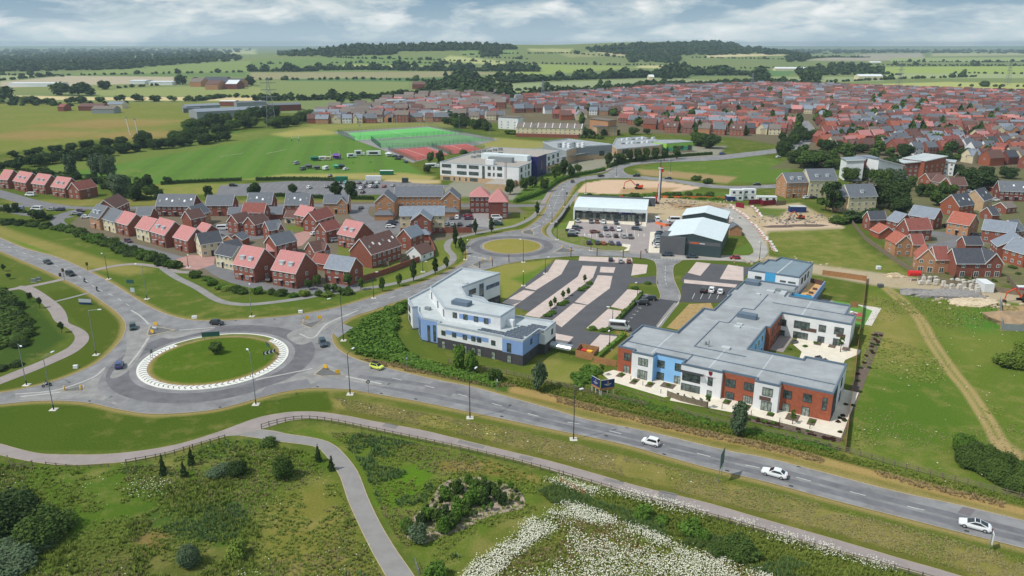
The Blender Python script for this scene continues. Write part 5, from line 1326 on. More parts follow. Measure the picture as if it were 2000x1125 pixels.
def wing(px0,px1,ez,dep,rise,wall,roof,parent,n=2,porch=True):
 """gabled wing coming forward from a block of flats; a part of that block"""
 P,Q=G(px0[0],px0[1],ez),G(px1[0],px1[1],ez)
 w_=(Q-P).length;ang=atan2((Q-P).y,(Q-P).x)
 mw=parent.matrix_basis.inverted()
 wl_,rf=gable_mesh(dep,w_,ez,rise)
 T=mw@Matrix.Translation((P.x,P.y,0))@Matrix.Rotation(ang,4,'Z')
 for mb,nm,m in((wl_,'wing_wall',wall),(rf,'wing_roof',roof)):
  mb.v=[tuple(T@Vector((w_-v[1],v[0],v[2])))for v in mb.v];mb.build(nm,M[m],parent)
 la=ang-parent.rotation_euler.z;o=T@Vector((0,0,0))
 for s_ in range(3 if ez>6.4 else 2):
  for i in range(n):
   x=w_*(i+.5)/n;window(parent,o.x+cos(la)*x,o.y+sin(la)*x,.85+s_*2.55,la,1.15,1.3)
 kk=rise/(w_/2)
 for x0,x1 in((-.28,w_/2),(w_+.28,w_/2)):
  a=T@Vector((x0,-.26,ez-.28*kk+.02));c=T@Vector((x1,-.26,ez+rise+.02));MB().bar(a,c,.07,.26).build('bargeboard',M['frame'],parent)
 if porch:
  wl_,rf=gable_mesh(w_*.96,3.6,2.6,1.5,hip=True)
  for mb,nm,m in((wl_,'porch_wall',wall),(rf,'porch_roof',roof)):
   mb.v=[tuple(T@Vector((v[0]+w_*.02,v[1]-3.62,v[2])))for v in mb.v];mb.build(nm,M[m],parent)
scene.view_layers[0].update()
wing(q6(645,217),q6(828,217),7.8,11,3.7,'tan','slate',fl);wing(q6(1280,192),q6(1452,192),7.8,11,3.7,'tan','slate',fl)
f2=house(q6(885,350),q6(1305,345),7.6,9,3.0,'cream','slate2','cream flats with slate roof and a projecting red brick gable',None,n=6,doors=0,cat='flats',name='flats',gwin=(0,0))
wing(q6(990,393),q6(1178,393),7.6,8,3.0,'brick','slate2',f2)
MB().box(-.03,30,-.05,0,0,2.4).build('brick_base',M['brick'],f2).scale=(1,1,1)
f3=house((917.5,384),(956,384),7.9,10,3.8,'brick2','pinkroof','red brick flats with pink hipped roofs beside the small roundabout',None,n=4,doors=0,hip=True,cat='flats',name='flats')
P,Q=G(954.5,394.5,7.9),G(992,394.5,7.9)
wl_,rf=gable_mesh((Q-P).length,12,7.9,5,hip=True)
for mb,nm,m in((wl_,'wing_wall','brick2'),(rf,'wing_roof','pinkroof')):
 mb.v=[tuple(f3.matrix_basis.inverted()@Vector((v[0]+P.x,v[1]+P.y,v[2])))for v in mb.v];mb.build(nm,M[m],f3)
o3=f3.matrix_basis.inverted()@Vector((P.x,P.y,0))
for s_ in range(3):window(f3,o3.x+7.2,o3.y,.9+2.55*s_,0,1.3,1.3)
qa=lambda x,y:(1660+x/5.356,390+y/5.356)
qb=lambda x,y:(1740+x/7.03,270+y/7.03)
qc=lambda x,y:(1500+x/7.03,270+y/7.03)
GQ='houses of the estate right of the building site'
house(qa(215,210),qa(385,207),4.9,6,3.0,'brick','slate3','red brick house with dark slate roof at the left tip of the right-hand estate',GQ,n=1,doors=0)
house(qa(385,208),qa(500,240),4.9,8,3.4,'brick','slate2','red brick house with blue-grey slate roof joined to the dark one',GQ,n=2,doors=0)
house(qa(215,310),qa(305,350),2.5,7,2.6,'brick_or','orroof','low orange-roofed garage at the left tip of the right-hand estate',GQ,n=0,cat='garage',gwin=(0,0),name='garage')
house(qa(615,157),qa(880,202),4.9,8,3.8,'brick','slate2','red brick house with pale blue-grey slate roof behind the pink-gabled one',GQ,n=3,doors=0)
house(qa(620,320),qa(860,312),4.9,7.5,3.9,'brick','redroof','red brick house with red roof and pinkish gable',GQ,n=3,doors=0)
h=gable_house(qa(480,462),qa(662,462),4.9,8,3.2,'tan','orroof','tan brick house with red roof and front gable, further of two along the field fence',group=GQ,n=2)
house(qa(664,470),qa(782,470),4.9,6.5,3.2,'tan','redroof','tan brick side wing with red roof behind the field fence',GQ,n=1,doors=0,gwin=(0,0))
gable_house(qa(705,612),qa(902,628),4.9,8,3.6,'tan','orroof','tan brick house with red roof and front gable, nearest of two along the field fence',group=GQ,n=2,big=True)
house(qa(904,628),qa(1045,628),4.9,7,3.8,'tan','redroof','tan brick house with red roof joined to the nearest gable',GQ,n=1,doors=0,big=True,gwin=(0,0))
house(qa(1120,668),qa(1412,668),4.9,8,4.2,'brick','slate3','red brick house with long dark slate roof backing on the site track',GQ,n=2,doors=0,big=True,gwin=(0,0))
gable_house(qa(1414,668),qa(1605,668),4.9,8,3.6,'brick','slate3','red brick gabled house with dark slate roof backing on the site track',group=GQ,n=2,big=True)
house(qa(1020,233),qa(1245,272),4.9,9,4.0,'tan','orroof','pale tan house with red roof facing the cul-de-sac',GQ,n=3)
house(qa(1385,312),qa(1715,352),4.9,7.5,3.6,'brick','slate2','red brick house with pale slate roof right of the cul-de-sac',GQ,n=3,doors=0)
house(qa(1215,472),qa(1390,472),2.5,6,2.6,'brick','slate3','low dark slate-roofed garage in the cul-de-sac',GQ,n=0,cat='garage',gwin=(0,0),name='garage')
house(qa(1480,428),qa(1550,488),4.9,13,4.0,'brick','slate2','red brick house with slate roof turned sideways near the right edge',GQ,n=3,doors=0)
house(qa(1610,508),qa(1830,572),4.9,8,3.8,'brick_or','slate2','orange brick house with slate roof at the right edge',GQ,n=3,doors=0)
house(qa(1735,330),qa(1830,320),4.9,8,3.6,'brick','slate','red brick house half cut by the right edge of the view',GQ,n=2,doors=0)
house(qb(945,935),qb(1150,907),5.0,9.5,4.6,'brick_or','slate3','orange brick house with dark slate roof and three rooflights',GQ,n=3,sky=3,doors=0,gwin=(1,0))
house(qb(1280,860),qb(1402,820),5.0,9.5,4.6,'buff','slate3','buff gabled house with dark slate roof next to the rooflights',GQ,n=2,sky=2,doors=0,gwin=(0,0))
house(qb(1395,1055),qb(1495,1050),2.7,7,2.8,'brick','slate3','small red brick garage with slate roof in a garden',GQ,n=0,cat='garage',name='garage')
gable_house(qb(1405,925),qb(1592,962),2.8,7,2.2,'brick','greytile','small gabled brick garage with grey roof',group=GQ,n=1,cat='garage')
house(qb(1500,722),qb(1900,737),5.0,9,4.4,'brick2','slate','long brick terrace with slate roof and small red gable at the right edge',GQ,n=6,doors=2,sky=3)
gable_house(qb(390,548),qb(545,583),5.0,9,3.4,'brick_or','brownroof','orange brick gabled house with brown roof, left gable of the long row',group=GQ,n=2)
house(qb(560,588),qb(682,608),5.0,8,3.4,'brick_or','brownroof','orange brick middle of the brown-roofed row',GQ,n=3,gwin=(0,0))
gable_house(qb(670,618),qb(838,652),5.0,9,3.6,'brick_or','brownroof','orange brick gabled house with brown roof, right gable of the long row',group=GQ,n=2)
house(qb(842,652),qb(1050,648),5.0,8,3.8,'brick','brownroof','red brick end of the brown-roofed row',GQ,n=3,doors=0,gwin=(0,0))
house(qb(955,552),qb(1160,556),4.9,7,3.0,'brick','brownroof','red brick house with dark solar panels on a brown roof',GQ,n=3,doors=0)
house(qb(1240,640),qb(1460,690),2.8,8,2.6,'brick','redroof','low red-roofed garage block by the big dark tree',GQ,n=0,cat='garage',gwin=(0,0),name='garage')
house(qc(265,612),qc(548,603),8.0,11,4.2,'tan','slate','tan apartment block with slate roof and archway beside the building site',None,n=4,doors=1,dorm=2,cat='flats',name='flats',gwin=(2,0))
house(qc(575,580),qc(955,572),9.0,11,5.0,'cream','slate','taller cream apartment block with slate roof and dormers',None,n=5,doors=0,dorm=2,cat='flats',name='flats',gwin=(0,0))
house(qc(990,795),qc(1105,790),7.6,10,3.8,'buff','slate','buff apartment block with slate roof, left part behind the trees',None,n=1,doors=0,cat='flats',name='flats',gwin=(0,0))
house(qc(1122,808),qc(1500,795),7.2,10,5.0,'cream','slate','cream apartment block with slate roof hidden by brown and green trees',None,n=4,doors=0,dorm=1,cat='flats',name='flats',gwin=(0,0))
def mono(name,px,zl,zr,wall,roof,label,dep=14,win=3,cat='flats',fascia=True):
 """single-pitch block: px two corners of the front top edge (levels zl, zr)"""
 P,Q=G(*px[0],zl),G(*px[1],zr);W=(Q-P).length;ang=atan2((Q-P).y,(Q-P).x)
 r=empty(name,(P.x,P.y,0),ang,label,cat)
 mb=MB();mb.v=[(0,0,0),(W,0,0),(W,0,zr),(0,0,zl),(0,dep,0),(W,dep,0),(W,dep,zr),(0,dep,zl)]
 mb.f=[(0,1,2,3),(1,5,6,2),(5,4,7,6),(4,0,3,7)];mb.m=[0]*4;mb.build('wall',M[wall],r)
 mb=MB();mb.v=[(-.5,-.6,zl),(W+.5,-.6,zr),(W+.5,dep+.5,zr),(-.5,dep+.5,zl)];mb.v+=[(x,y,z+.35)for x,y,z in mb.v]
 mb.f=[(4,5,6,7),(0,1,5,4),(1,2,6,5),(2,3,7,6),(3,0,4,7),(3,2,1,0)];mb.m=[0]*6;mb.build('roof',M[roof],r)
 if fascia:MB().bar((-.5,-.66,zl+.2),(W+.5,-.66,zr+.2),.08,.5).build('fascia',M['frame'],r)
 add_windows(r,W,min(zl,zr,8.4),win,doors=0)
 return r
mono('flats',(qc(1082,312),qc(1325,300)),11.5,12.2,'white','alu','white rendered apartment block with pale sloping roof behind the trees',12,3)
mono('flats',(qc(1325,290),qc(1520,275)),12,12.6,'brick','slate2','red brick stair tower of the white apartments',12,2,fascia=False)
mono('flats',(qc(1525,290),qc(1860,380)),13.2,8.5,'white','slate2','white and brick apartment block with long slate roof and white fascia sloping right',16,4)
mono('flats',(qb(180,345),qb(470,318)),8.6,9.6,'brick','flatroof_lt','red brick apartment block with pale flat roof, lower left part',12,4)
mono('flats',(qb(470,318),qb(765,250)),10,11.4,'brick_or','flatroof_lt','red brick apartment block with pale roof rising to the right',14,4)
mono('flats',(qb(735,315),qb(880,330)),8.4,8.2,'white','coping_lt','narrow white apartment block beside the red brick one',8,2)
# ========= VEGETATION
def GT(px,py):
 """sight line onto the rolling far ground"""
 x=(px-1000)/F;y=(562.5-py)/F
 fy=CP+y*SP;fz=-SP+y*CP
 lo=150.0;prev=None
 ts=np.geomspace(150,16000,900)
 Z=CAMH+fz*ts-terr(x*ts,fy*ts)
 k=np.argmax(Z<0)
 if Z[k]>=0:return None
 t_=ts[k]
 return Vector((x*t_,fy*t_,float(terr(np.array(x*t_),np.array(fy*t_)))))
def ico(sub=1):
 bm=bmesh.new();bmesh.ops.create_icosphere(bm,subdivisions=sub,radius=1)
 V=np.array([v.co[:]for v in bm.verts]);Fc=[tuple(v.index for v in f.verts)for f in bm.faces];bm.free();return V,Fc
ICO1,ICO1F=ico(1);ICO2,ICO2F=ico(2)
def lobes(kind,R):
 L_=[]
 if kind=='round':
  for i in range(11):
   a=R.uniform(0,2*pi);z=R.uniform(.18,.82);w=sqrt(max(0,1-(abs(z-.45)/.6)**2));d=R.uniform(.25,.68)*w
   L_.append((cos(a)*d,sin(a)*d,z,R.uniform(.3,.46),R.uniform(.17,.26)))
  L_.append((0,0,.5,.62,.36))
 elif kind=='bush':
  for i in range(9):
   a=R.uniform(0,2*pi);d=R.uniform(.2,.62);z=R.uniform(.22,.7)*(1.1-d*.6)
   L_.append((cos(a)*d,sin(a)*d,z,R.uniform(.34,.5),R.uniform(.24,.36)))
  L_.append((0,0,.35,.7,.4))
 elif kind=='column':
  for i in range(9):
   z=.1+.8*i/8;w=sin(pi*min(1,(z*.93+.1)))**.6;a=R.uniform(0,2*pi)
   L_.append((cos(a)*.3*w,sin(a)*.3*w,z,.62*w+.1,.13))
 elif kind=='cone':
  for i in range(10):
   z=.06+.9*i/9;w=1-z*.92;a=R.uniform(0,2*pi)
   L_.append((cos(a)*.25*w,sin(a)*.25*w,z,.8*w+.05,.09))
 elif kind=='open':
  for i in range(13):
   a=R.uniform(0,2*pi);z=R.uniform(.2,.92);d=R.uniform(.3,.85)*(1.15-abs(z-.5))
   L_.append((cos(a)*d,sin(a)*d,z,R.uniform(.2,.34),R.uniform(.1,.17)))
 return L_
def crown_mesh(kind,seed,n,leaf,core=True):
 R=random.Random(seed);rg=np.random.default_rng(seed);Ls=lobes(kind,R)
 w=np.array([l[3]*l[3]for l in Ls]);w/=w.sum();pick=rg.choice(len(Ls),n,p=w)
 d=rg.normal(size=(n,3));d/=np.linalg.norm(d,axis=1)[:,None]
 LA=np.array(Ls)[pick];rr=rg.uniform(.78,1.12,n)[:,None]
 c=LA[:,:3]+d*np.stack([LA[:,3],LA[:,3],LA[:,4]],1)*rr
 c[:,2]=np.maximum(c[:,2],.01)
 nn=d+rg.normal(size=(n,3))*.7;nn[:,2]=np.abs(nn[:,2])+.25;nn/=np.linalg.norm(nn,axis=1)[:,None]
 t1=np.cross(nn,rg.normal(size=(n,3)));t1/=np.linalg.norm(t1,axis=1)[:,None];t2=np.cross(nn,t1)
 s=(leaf*rg.uniform(.6,1.35,n))[:,None]
 asp=np.array([1,1,.55])
 V=np.stack([c+(-t1-t2*.5)*s*asp,c+(t1*.2-t2)*s*asp,c+(t1+t2*.6)*s*asp,c+(-t1*.3+t2)*s*asp],1).reshape(-1,3)
 Fq=[(4*i,4*i+1,4*i+2,4*i+3)for i in range(n)];V=list(map(tuple,V))
 if core:
  for l in Ls:
   k=len(V);jit=rg.uniform(.74,.95,len(ICO1))
   for v,j in zip(ICO1,jit):V.append((l[0]+v[0]*l[3]*j*.9,l[1]+v[1]*l[3]*j*.9,max(0,l[2]+v[2]*l[4]*j*.9)))
   Fq+=[tuple(k+i for i in f)for f in ICO1F]
 me=bpy.data.meshes.new('crown');me.from_pydata(V,[],Fq);me.materials.append(LEAF['mid']);me.update()
 return me
CROWN={k:[crown_mesh(k if k!='far' else 'round',10*i+s,n,lf)for s in range(m)]for i,(k,n,lf,m)in enumerate((('round',1500,.085,4),('bush',1300,.10,4),('column',650,.15,2),('cone',600,.13,2),('open',1100,.085,3)))}
FAR=[crown_mesh('round',90+s,320,.17)for s in range(3)]
CROWN['bigbush']=[crown_mesh('bush',120+s,5200,.042)for s in range(2)];CROWN['bigtree']=[crown_mesh('round',130+s,4200,.05)for s in range(2)]
def trunk_mesh(seed,limbs=6):
 R=random.Random(seed);mb=MB();mb.tube((0,0,0),(.01,.01,.55),.03,6,0,.02).tube((.01,.01,.55),(0,0,.85),.02,5,0,.008)
 for i in range(limbs):
  a=R.uniform(0,2*pi);z=R.uniform(.35,.65);r=R.uniform(.12,.25);mb.tube((0,0,z),(cos(a)*r,sin(a)*r,z+R.uniform(.1,.22)),.012,4,0,.005)
 return mb.mesh('trunk',M['trunk'])
TRUNK=[trunk_mesh(s)for s in range(3)]
NTREE=[0]
def tree(px,py,h,r,kind='round',leaf='mid',label='',group=None,base=.22,far=False,world=None,cat='tree',name='tree'):
 p=world if world is not None else(lambda g:Vector((g.x,g.y,0)))(G(px,py))
 NTREE[0]+=1;i=NTREE[0]
 rz=rnd.uniform(0,2*pi)
 o=empty(name,(p.x,p.y,p.z),rz,label,cat,group)
 inst('trunk',TRUNK[i%3],o,(0,0,-.05),0,(h*1.0,h*1.0,h*.9))
 ms=FAR if far else CROWN['bigtree' if kind=='round' and r>=5 else kind]
 inst('crown',ms[i%len(ms)],o,(0,0,h*base),0,(r,r,h*(1-base)),[LEAF[leaf]])
 return o
def bush(px,py,h,r,leaf='mid',label='',group=None,kind='bush',world=None,name='bush',cat='bush'):
 p=world if world is not None else G(px,py)
 NTREE[0]+=1;ms=CROWN['bigbush' if r>=2.2 and kind=='bush' and p.y<190 else kind]
 o=inst(name,ms[NTREE[0]%len(ms)],None,(p.x,p.y,-.03),rnd.uniform(0,6.28),(r,r,h),[LEAF[leaf]])
 return tag(o,label,cat,group)
def along(pts,step,jit=0.0,smooth=False):
 P=crom(GP(pts),5)if smooth else GP(pts)
 o=[];s=0.0
 for i in range(len(P)-1):
  L_=(P[i+1]-P[i]).length
  while s<L_:
   q_=P[i].lerp(P[i+1],s/L_);o.append(q_+Vector((rnd.uniform(-jit,jit),rnd.uniform(-jit,jit))));s+=step*rnd.uniform(.75,1.25)
  s-=L_
 return o
 # --- named single trees near the roads and buildings
tree(424,696,3.9,1.9,'round','mid','single young tree in the middle of the large roundabout',base=.3)
bush(28,1030,7.0,6.2,'dark','largest dark bush at the lower left edge');bush(88,1052,5.6,5.0,'mid','broad mid-green bush beside the largest dark one')
bush(20,1108,3.2,5.0,'grey','low grey-green bush at the bottom left corner');bush(40,1078,3.0,4.5,'grey','grey-green bramble below the two big bushes')
bush(372,1103,4.0,2.2,'grey','round grey-green bush standing alone in the lower meadow');bush(463,1088,3.2,1.8,'lime','yellow-green bush right of the round grey-green one')
bush(463,926,3.2,2.5,'dark','dark bush below the junction of the footpaths');bush(432,926,2.4,2.6,'grey','pale leafy shrub left of the dark bush near the path')
bush(554,932,5.0,2.5,'mid','tall rounded shrub left of the branch footpath');bush(524,870,1.9,1.8,'mid','small shrub between path and tall rounded shrub')
for x,y,h in((320,928,5.2),(375,908,4.6),(360,932,4.0),(622,902,4.4),(648,918,3.6)):
 tree(x,y,h*.82,.75,'cone','dark',{320:'dark slim conifer, leftmost below the long footpath',375:'dark slim conifer close to the long footpath fence',360:'short dark conifer between two taller ones below the footpath',622:'dark slim sapling left of the branch footpath',648:'short dark sapling touching the branch footpath'}[x],'slim conifers beside the footpaths',base=.06)
bush(848,1128,3.0,2.0,'bright','bright green bush right of the branch path at the bottom edge')
for i,(x,y,h,r,k,lf,lb)in enumerate(((897,724,6.6,1.9,'round','bright','fresh green tree in front of the surgery, left of two'),(922,728,5.6,1.9,'round','bright','fresh green tree in front of the surgery, right of two'),(965,744,4.0,2.2,'bush','mid','round bush on the verge below the surgery'),
(1052,764,7.2,2.0,'round','grey','silvery green tree on the verge between surgery and care home'),(1441,852,7.4,2.0,'round','grey','silvery green tree in front of the care home brick bays'))):
 tree(x,y,h,r,k,lf,lb,'trees on the north verge',base=.08)
bush(1980,715,4.6,4.6,'lime','yellow-green bush at the right edge of the field');bush(2010,700,5,5,'lime','yellow-green bush cut by the right edge of the field')
for i,(x,y)in enumerate(((1885,905),(1905,915),(1925,925),(1945,938),(1965,948),(1990,960),(1900,890),(1880,880),(1935,905),(1965,920),(1995,935),(2020,965))):
 bush(x,y,4.2,2.8,'bright' if i==7 else 'mid','bright top bush of the willow clump by the field fence' if i==7 else 'mid-green bush of the willow clump by the field fence at the right edge',None if i==7 else 'willow clump by the field fence')
 # --- planted bed of saplings
BED=[(784,1035),(808,1009),(842,976),(858,950),(884,936),(929,931),(967,942),(1004,951),(1023,972),(1021,992),(974,1004),(939,1015),(911,1032),(870,1047),(817,1063)]
sheet('planting_mulch',BED,.05,mat('mulch_grey',S(164,148,134),.95,.25,2.5),smooth=True)
sp_=((790,1035,2.6),(800,1042,3.0),(818,1060,3.8),(824,1025,2.8),(838,1015,3.0),(866,1040,3.4),(858,1022,3.2),(880,1034,3.4),(872,1018,3.2),(890,1020,3.2),(896,1002,3.4),(910,1006,2.6),(850,998,1.4),(862,990,2.0),(834,999,1.6),(870,975,3.2),(884,982,1.8),(892,962,3.0),(902,968,2.2),(918,988,3.6),(930,984,3.8),(942,984,3.2),(936,962,3.0),(950,966,2.8),(925,958,2.6),(915,945,2.4),(960,960,2.4),(970,972,2.6),(980,984,2.6),(976,956,2.0),(998,962,2.2),(1000,980,1.6),(1012,984,1.5),(1008,968,1.6),(960,998,1.8),(944,1000,1.4),(930,1010,1.3),(920,1012,1.4),(985,994,1.3),(900,1022,1.5),(946,952,2.2),(880,958,1.6),(860,968,1.4),(846,985,1.3))
for i,(x,y,h)in enumerate(sp_):
 tree(x,y,h,h*(.42 if h>2.3 else.28),'bush' if h>2.3 else 'round',('bright','mid','mid','dark','bright')[i%5]if i!=2 else 'grey',
 'lowest sapling at the bottom tip of the mulched bed' if i==2 else('leafy shrub in the grey mulched bed' if h>2.3 else 'thin young sapling in the grey mulched bed'),None if i==2 else('shrubs in the mulched bed' if h>2.3 else 'saplings in the mulched bed'),base=.12 if h>2.3 else.4,name='sapling',cat='sapling')
 # --- shrub belts: estate edge, roadside, field edges
def belt(pts,step,h,r,leafs,label,group,jit=1.2,rows=1,gap=2.5):
 for k in range(rows):
  for p in along(pts,step,jit):
   q_=p+Vector((0,k*gap))
   f_=rnd.uniform(.7,1.35)
   bush(0,0,h*f_,r*rnd.uniform(.8,1.25),rnd.choice(leafs),label,group,world=q_)
belt([(118,447),(150,458),(200,478),(255,496),(300,510),(352,527)],4.3,2.6,2.5,['mid','mid','bright','dark'],'green shrub in the belt along the front street of the left estate','shrubs along the front street',rows=2)
belt([(384,541),(430,560),(480,572),(560,580),(640,578),(690,574)],4.3,2.1,2.1,['bright','mid','lime','mid'],'green shrub in the belt below the red dormered houses','shrubs below the dormered houses')
belt([(0,436),(50,440),(110,448)],5,2.2,2.4,['mid','dark'],'green shrub beside the street at the far left','shrubs at the far left street',rows=2)
belt([(10,585),(30,610),(44,640),(46,670),(30,690)],4,2.4,2.6,['mid','dark'],'dark shrub in the hollow left of the winding path','shrubs left of the winding path',rows=1)
for p in along([(0,722),(20,718),(40,712)],3):bush(0,0,1.5,2.0,'dark','clipped dark hedge shrub at the left edge by the path','hedge shrubs at the left edge',world=p)
for x,y,h in((59,590,3.2),(78,602,3.4),(121,650,3.2),(18,545,2),(8,530,2.6)):
 tree(x,y,h,.9,'round','dark',{59:'young tree left of the winding path, upper one',78:'young tree left of the winding path, second one',121:'young tree standing beside the bend of the winding path',18:'small tree near the left edge below the road',8:'small tree cut by the left edge below the road'}[x],base=.35)
for x,y,r,h in((62,402,0,0),(75,432,4,5.2),(15,415,1.8,4),(32,415,2,4.6)):
 if h:tree(x,y,h,r,'round','dark',{75:'round dark tree by the white van',15:'small dark tree on the far left street corner',32:'dark young tree before the first dormered pair'}[x],base=.1)
for i,(x,y,h,k)in enumerate(((808,549,7.6,'column'),(850,536,6.4,'column'),(780,559,4.4,'round'),(747,569,4.6,'round'),(705,566,4.2,'round'),(890,484,9.2,'column'),(872,525,4.4,'round'),(900,486,4.6,'column'),(904,497,5,'column'),(929,458,6.6,'column'),(960,455,6.6,'column'),(1049,421,6.6,'column'))):
 tree(x,y,h,1.15 if k=='column' else 1.2,k,'dark' if k=='column' else 'mid',('slim dark columnar tree by the footway' if k=='column' else 'small round-headed tree by the footway')+' near the '+('garden wall' if x<880 else 'small roundabout'),'footway trees',base=.2)
for i,(x,y)in enumerate(((930,315),(765,450),(715,480),(630,545),(590,580))):
 a=s5(x,y);tree(a[0],a[1],2.8,.7,'column','mid','small clipped tree in the planting strip of the surgery car park','car park strip trees',base=.3)
for x,y in((610,625),(560,650),(740,520),(700,540),(940,370),(900,395),(980,330),(1010,785),(1120,800),(1440,380),(1560,330)):
 a=s5(x,y);bush(a[0],a[1],1.1,1.4,'bright','low green planting in the surgery car park strip','car park planting')
for x,y,h in((620,560,4),(604,566,3.4),(680,560,4.8),(640,572,3),(655,570,2.6),(580,562,3.2),(665,575,2.4)):
 tree(x,y,h,1.5,'round','mid','small garden tree in front of the grey-roofed corner house','corner house garden trees',base=.2)
for x,y,h,r,lf,lb in((140,343,13,4.6,'grey','tall silvery poplar, leftmost of three behind the red street'),(190,346,14.5,4.6,'grey','tall silvery poplar, middle of three behind the red street'),(213,348,15,5.2,'grey','tall silvery poplar, largest of three behind the red street'),(238,385,13,7,'grey','broad silvery willow right of the poplars'),(266,392,9,4.5,'dark','dark tree below the silvery willow'),(288,372,9,4,'dark','dark tree right of the silvery willow')):
 tree(x,y,h,r,'round',lf,lb,base=.05)
belt([(60,342),(110,350),(160,352),(200,360),(228,372)],7,5,4.2,['dark','mid','dark'],'dark shrub in the thicket around the poplars','thicket round the poplars',rows=1,jit=3)
belt([(250,362),(290,362),(300,380)],7,4.6,4,['mid','dark'],'dark shrub beside the silvery willow','thicket by the willow',jit=3)
for x,y,h,r in((312,392,6,2.6),(408,387,6.5,2.8),(497,384,7.5,4.2),(571,378,5,3),(658,387,8.6,3.6),(686,388,9,3.8),(328,360,4.5,2.5)):
 tree(x,y,h,r,'round','dark',{312:'dark tree at the left end of the slate terrace',408:'dark tree left of the school car park entrance',497:'wide dark tree at the school car park entrance',571:'low dark tree in the school car park hedge',658:'dark rounded tree in the hedge below the school car park, left of two',686:'dark rounded tree in the hedge below the school car park, right of two',328:'small tree on the edge of the sports field'}[x],base=.06)
GB='trees of the dark belt beyond the sports field'
def trow(pts,step,h,r,label,group,leafs=('dark','dark','mid'),jit=4,far=False,smooth=False):
 for p in along(pts,step,jit,smooth):
  f_=rnd.uniform(.75,1.3);tree(0,0,h*f_,r*f_,'round',rnd.choice(leafs),label,group,base=.06,far=far,world=Vector((p.x,p.y,0)))
trow([(10,334),(90,322),(180,309),(250,298),(330,288),(410,281),(450,272)],9.5,7,5.2,'dark tree in the belt beyond the sports field',GB)
trow([(20,308),(80,300),(160,292),(240,284),(290,276)],11,5.5,5,'dark tree in the second row beyond the sports field','second row beyond the sports field')
trow([(270,290),(300,280)],9,11,6.5,'tall dark tree standing by the two white poles','tall trees by the white poles')
trow([(350,283),(380,272),(420,262),(470,252),(520,246),(560,240)],12,9,6.5,'dark tree along the road behind the rugby pitch','trees behind the rugby pitch')
trow([(370,262),(400,252),(440,244),(490,236),(540,228)],12,12,8,'tall dark tree in front of the grey sheds','trees in front of the grey sheds')
trow([(545,250),(570,245),(600,235),(620,228)],12,9,7,'dark tree between the sheds and the old estate','trees between sheds and old estate')
trow([(0,202),(30,200),(60,203),(110,204),(170,200),(230,198),(300,198),(380,197)],22,8,8,'dark tree of the hedgerow beyond the left field','hedgerow beyond the left field',far=True)
for x,y,h,r in((122,186,20,16),(155,187,21,18),(172,187,14,12),(203,175,16,12),(8,200,22,15),(490,167,18,12),(352,165,20,14),(385,163,13,10)):
 g=GT(x,y);tree(0,0,h,r,'round','dark','large lone field tree far away on the left','lone field trees on the left',base=.05,far=True,world=g)
for i,(x,y,h)in enumerate(((1023,372,7),(1040,366,6.5),(1062,374,7),(1086,350,9),(1100,345,10),(1115,347,8),(1128,337,5),(1188,325,9),(1205,322,7.5),(1216,320,7),(1230,317,9),(1246,316,9),(1262,315,9),(1279,315,9),(1297,314,9),(1321,311,9),(996,380,8),(870,345,6),(840,320,8),(860,320,9),(834,338,5))):
 tree(x,y,h,3.0,'round','dark' if i%3 else 'mid','green tree '+('before the navy school tower' if x<1050 and x>900 else 'behind the school car park' if x<900 else 'before the sports hall' if x<1150 else 'beside the low school wing' if x<1235 else 'before the lime green hall'),'school frontage trees',base=.12)
for x,y,h,r,k,lf,lb in((1625,416,15,6.5,'open','dark','tall open dark tree in front of the buff apartments'),(1612,412,13,4.5,'open','mid','slim open tree left of the tall dark one'),(1692,402,14,8.5,'open','brown','brownish bare-looking tree among the green ones'),(1735,408,16,9.5,'round','dark','largest dark tree left of the right-hand estate'),(1720,385,15,7,'round','mid','green tree behind the largest dark one'),(1745,372,13,6,'round','grey','silvery tree behind the largest dark one'),(1755,420,9,6,'round','dark','low dark tree at the foot of the largest one'),(1700,430,6,6,'bush','dark','dark thicket below the brownish tree'),(1670,432,5,6,'bush','dark','dark thicket below the buff apartments'),(1640,436,4,5,'bush','mid','green thicket at the end of the building site'),
(1735,345,12,6,'round','dark','dark tree before the long-roofed white apartments'),(1660,355,9,5,'round','mid','green tree before the white apartments, left one'),(1685,352,8,5,'round','dark','dark tree before the white apartments, middle one'),(1710,356,8,5,'round','mid','green tree before the white apartments, right one'),
(1585,326,11,13,'round','mid','very broad green tree above the tan apartments'),(1555,318,9,8,'round','dark','dark tree left of the very broad green one'),(1530,305,11,7,'round','dark','dark tree at the bend of the upper road'),(1625,330,7,7,'round','mid','green tree right of the very broad one'),(1900,372,12,11,'round','dark','very broad dark tree behind the brown-roofed row'),(1815,385,7,3.6,'round','mid','young tree before the brown-roofed row, left'),(1841,385,8,3.8,'round','mid','young tree before the brown-roofed row, middle'),(1856,385,7,3.5,'round','mid','young tree before the brown-roofed row, right'),(1829,402,8,4,'round','mid','green tree left of the orange house with rooflights'),(1780,365,6,3,'round','mid','small green tree left of the brown-roofed row'),(1795,383,7,3,'round','dark','dark young tree left of the brown-roofed row')):
 tree(x,y,h,r,k,lf,lb,base=.08)
trow([(1600,292),(1640,300),(1690,300),(1760,308)],9,8,5.5,'dark tree in the line above the white apartments','line above the white apartments')
trow([(1560,262),(1540,285),(1600,268),(1650,262)],13,7,4.5,'green tree beside the street through the far estate','trees along the far estate street')
trow([(1870,342),(1920,345),(1960,348),(1995,350)],13,7,5.5,'dark tree along the street behind the brown-roofed row','trees behind the brown-roofed row')
trow([(1385,290),(1360,285),(1395,282)],12,10,8,'green tree beside the green school hall','trees beside the green hall')
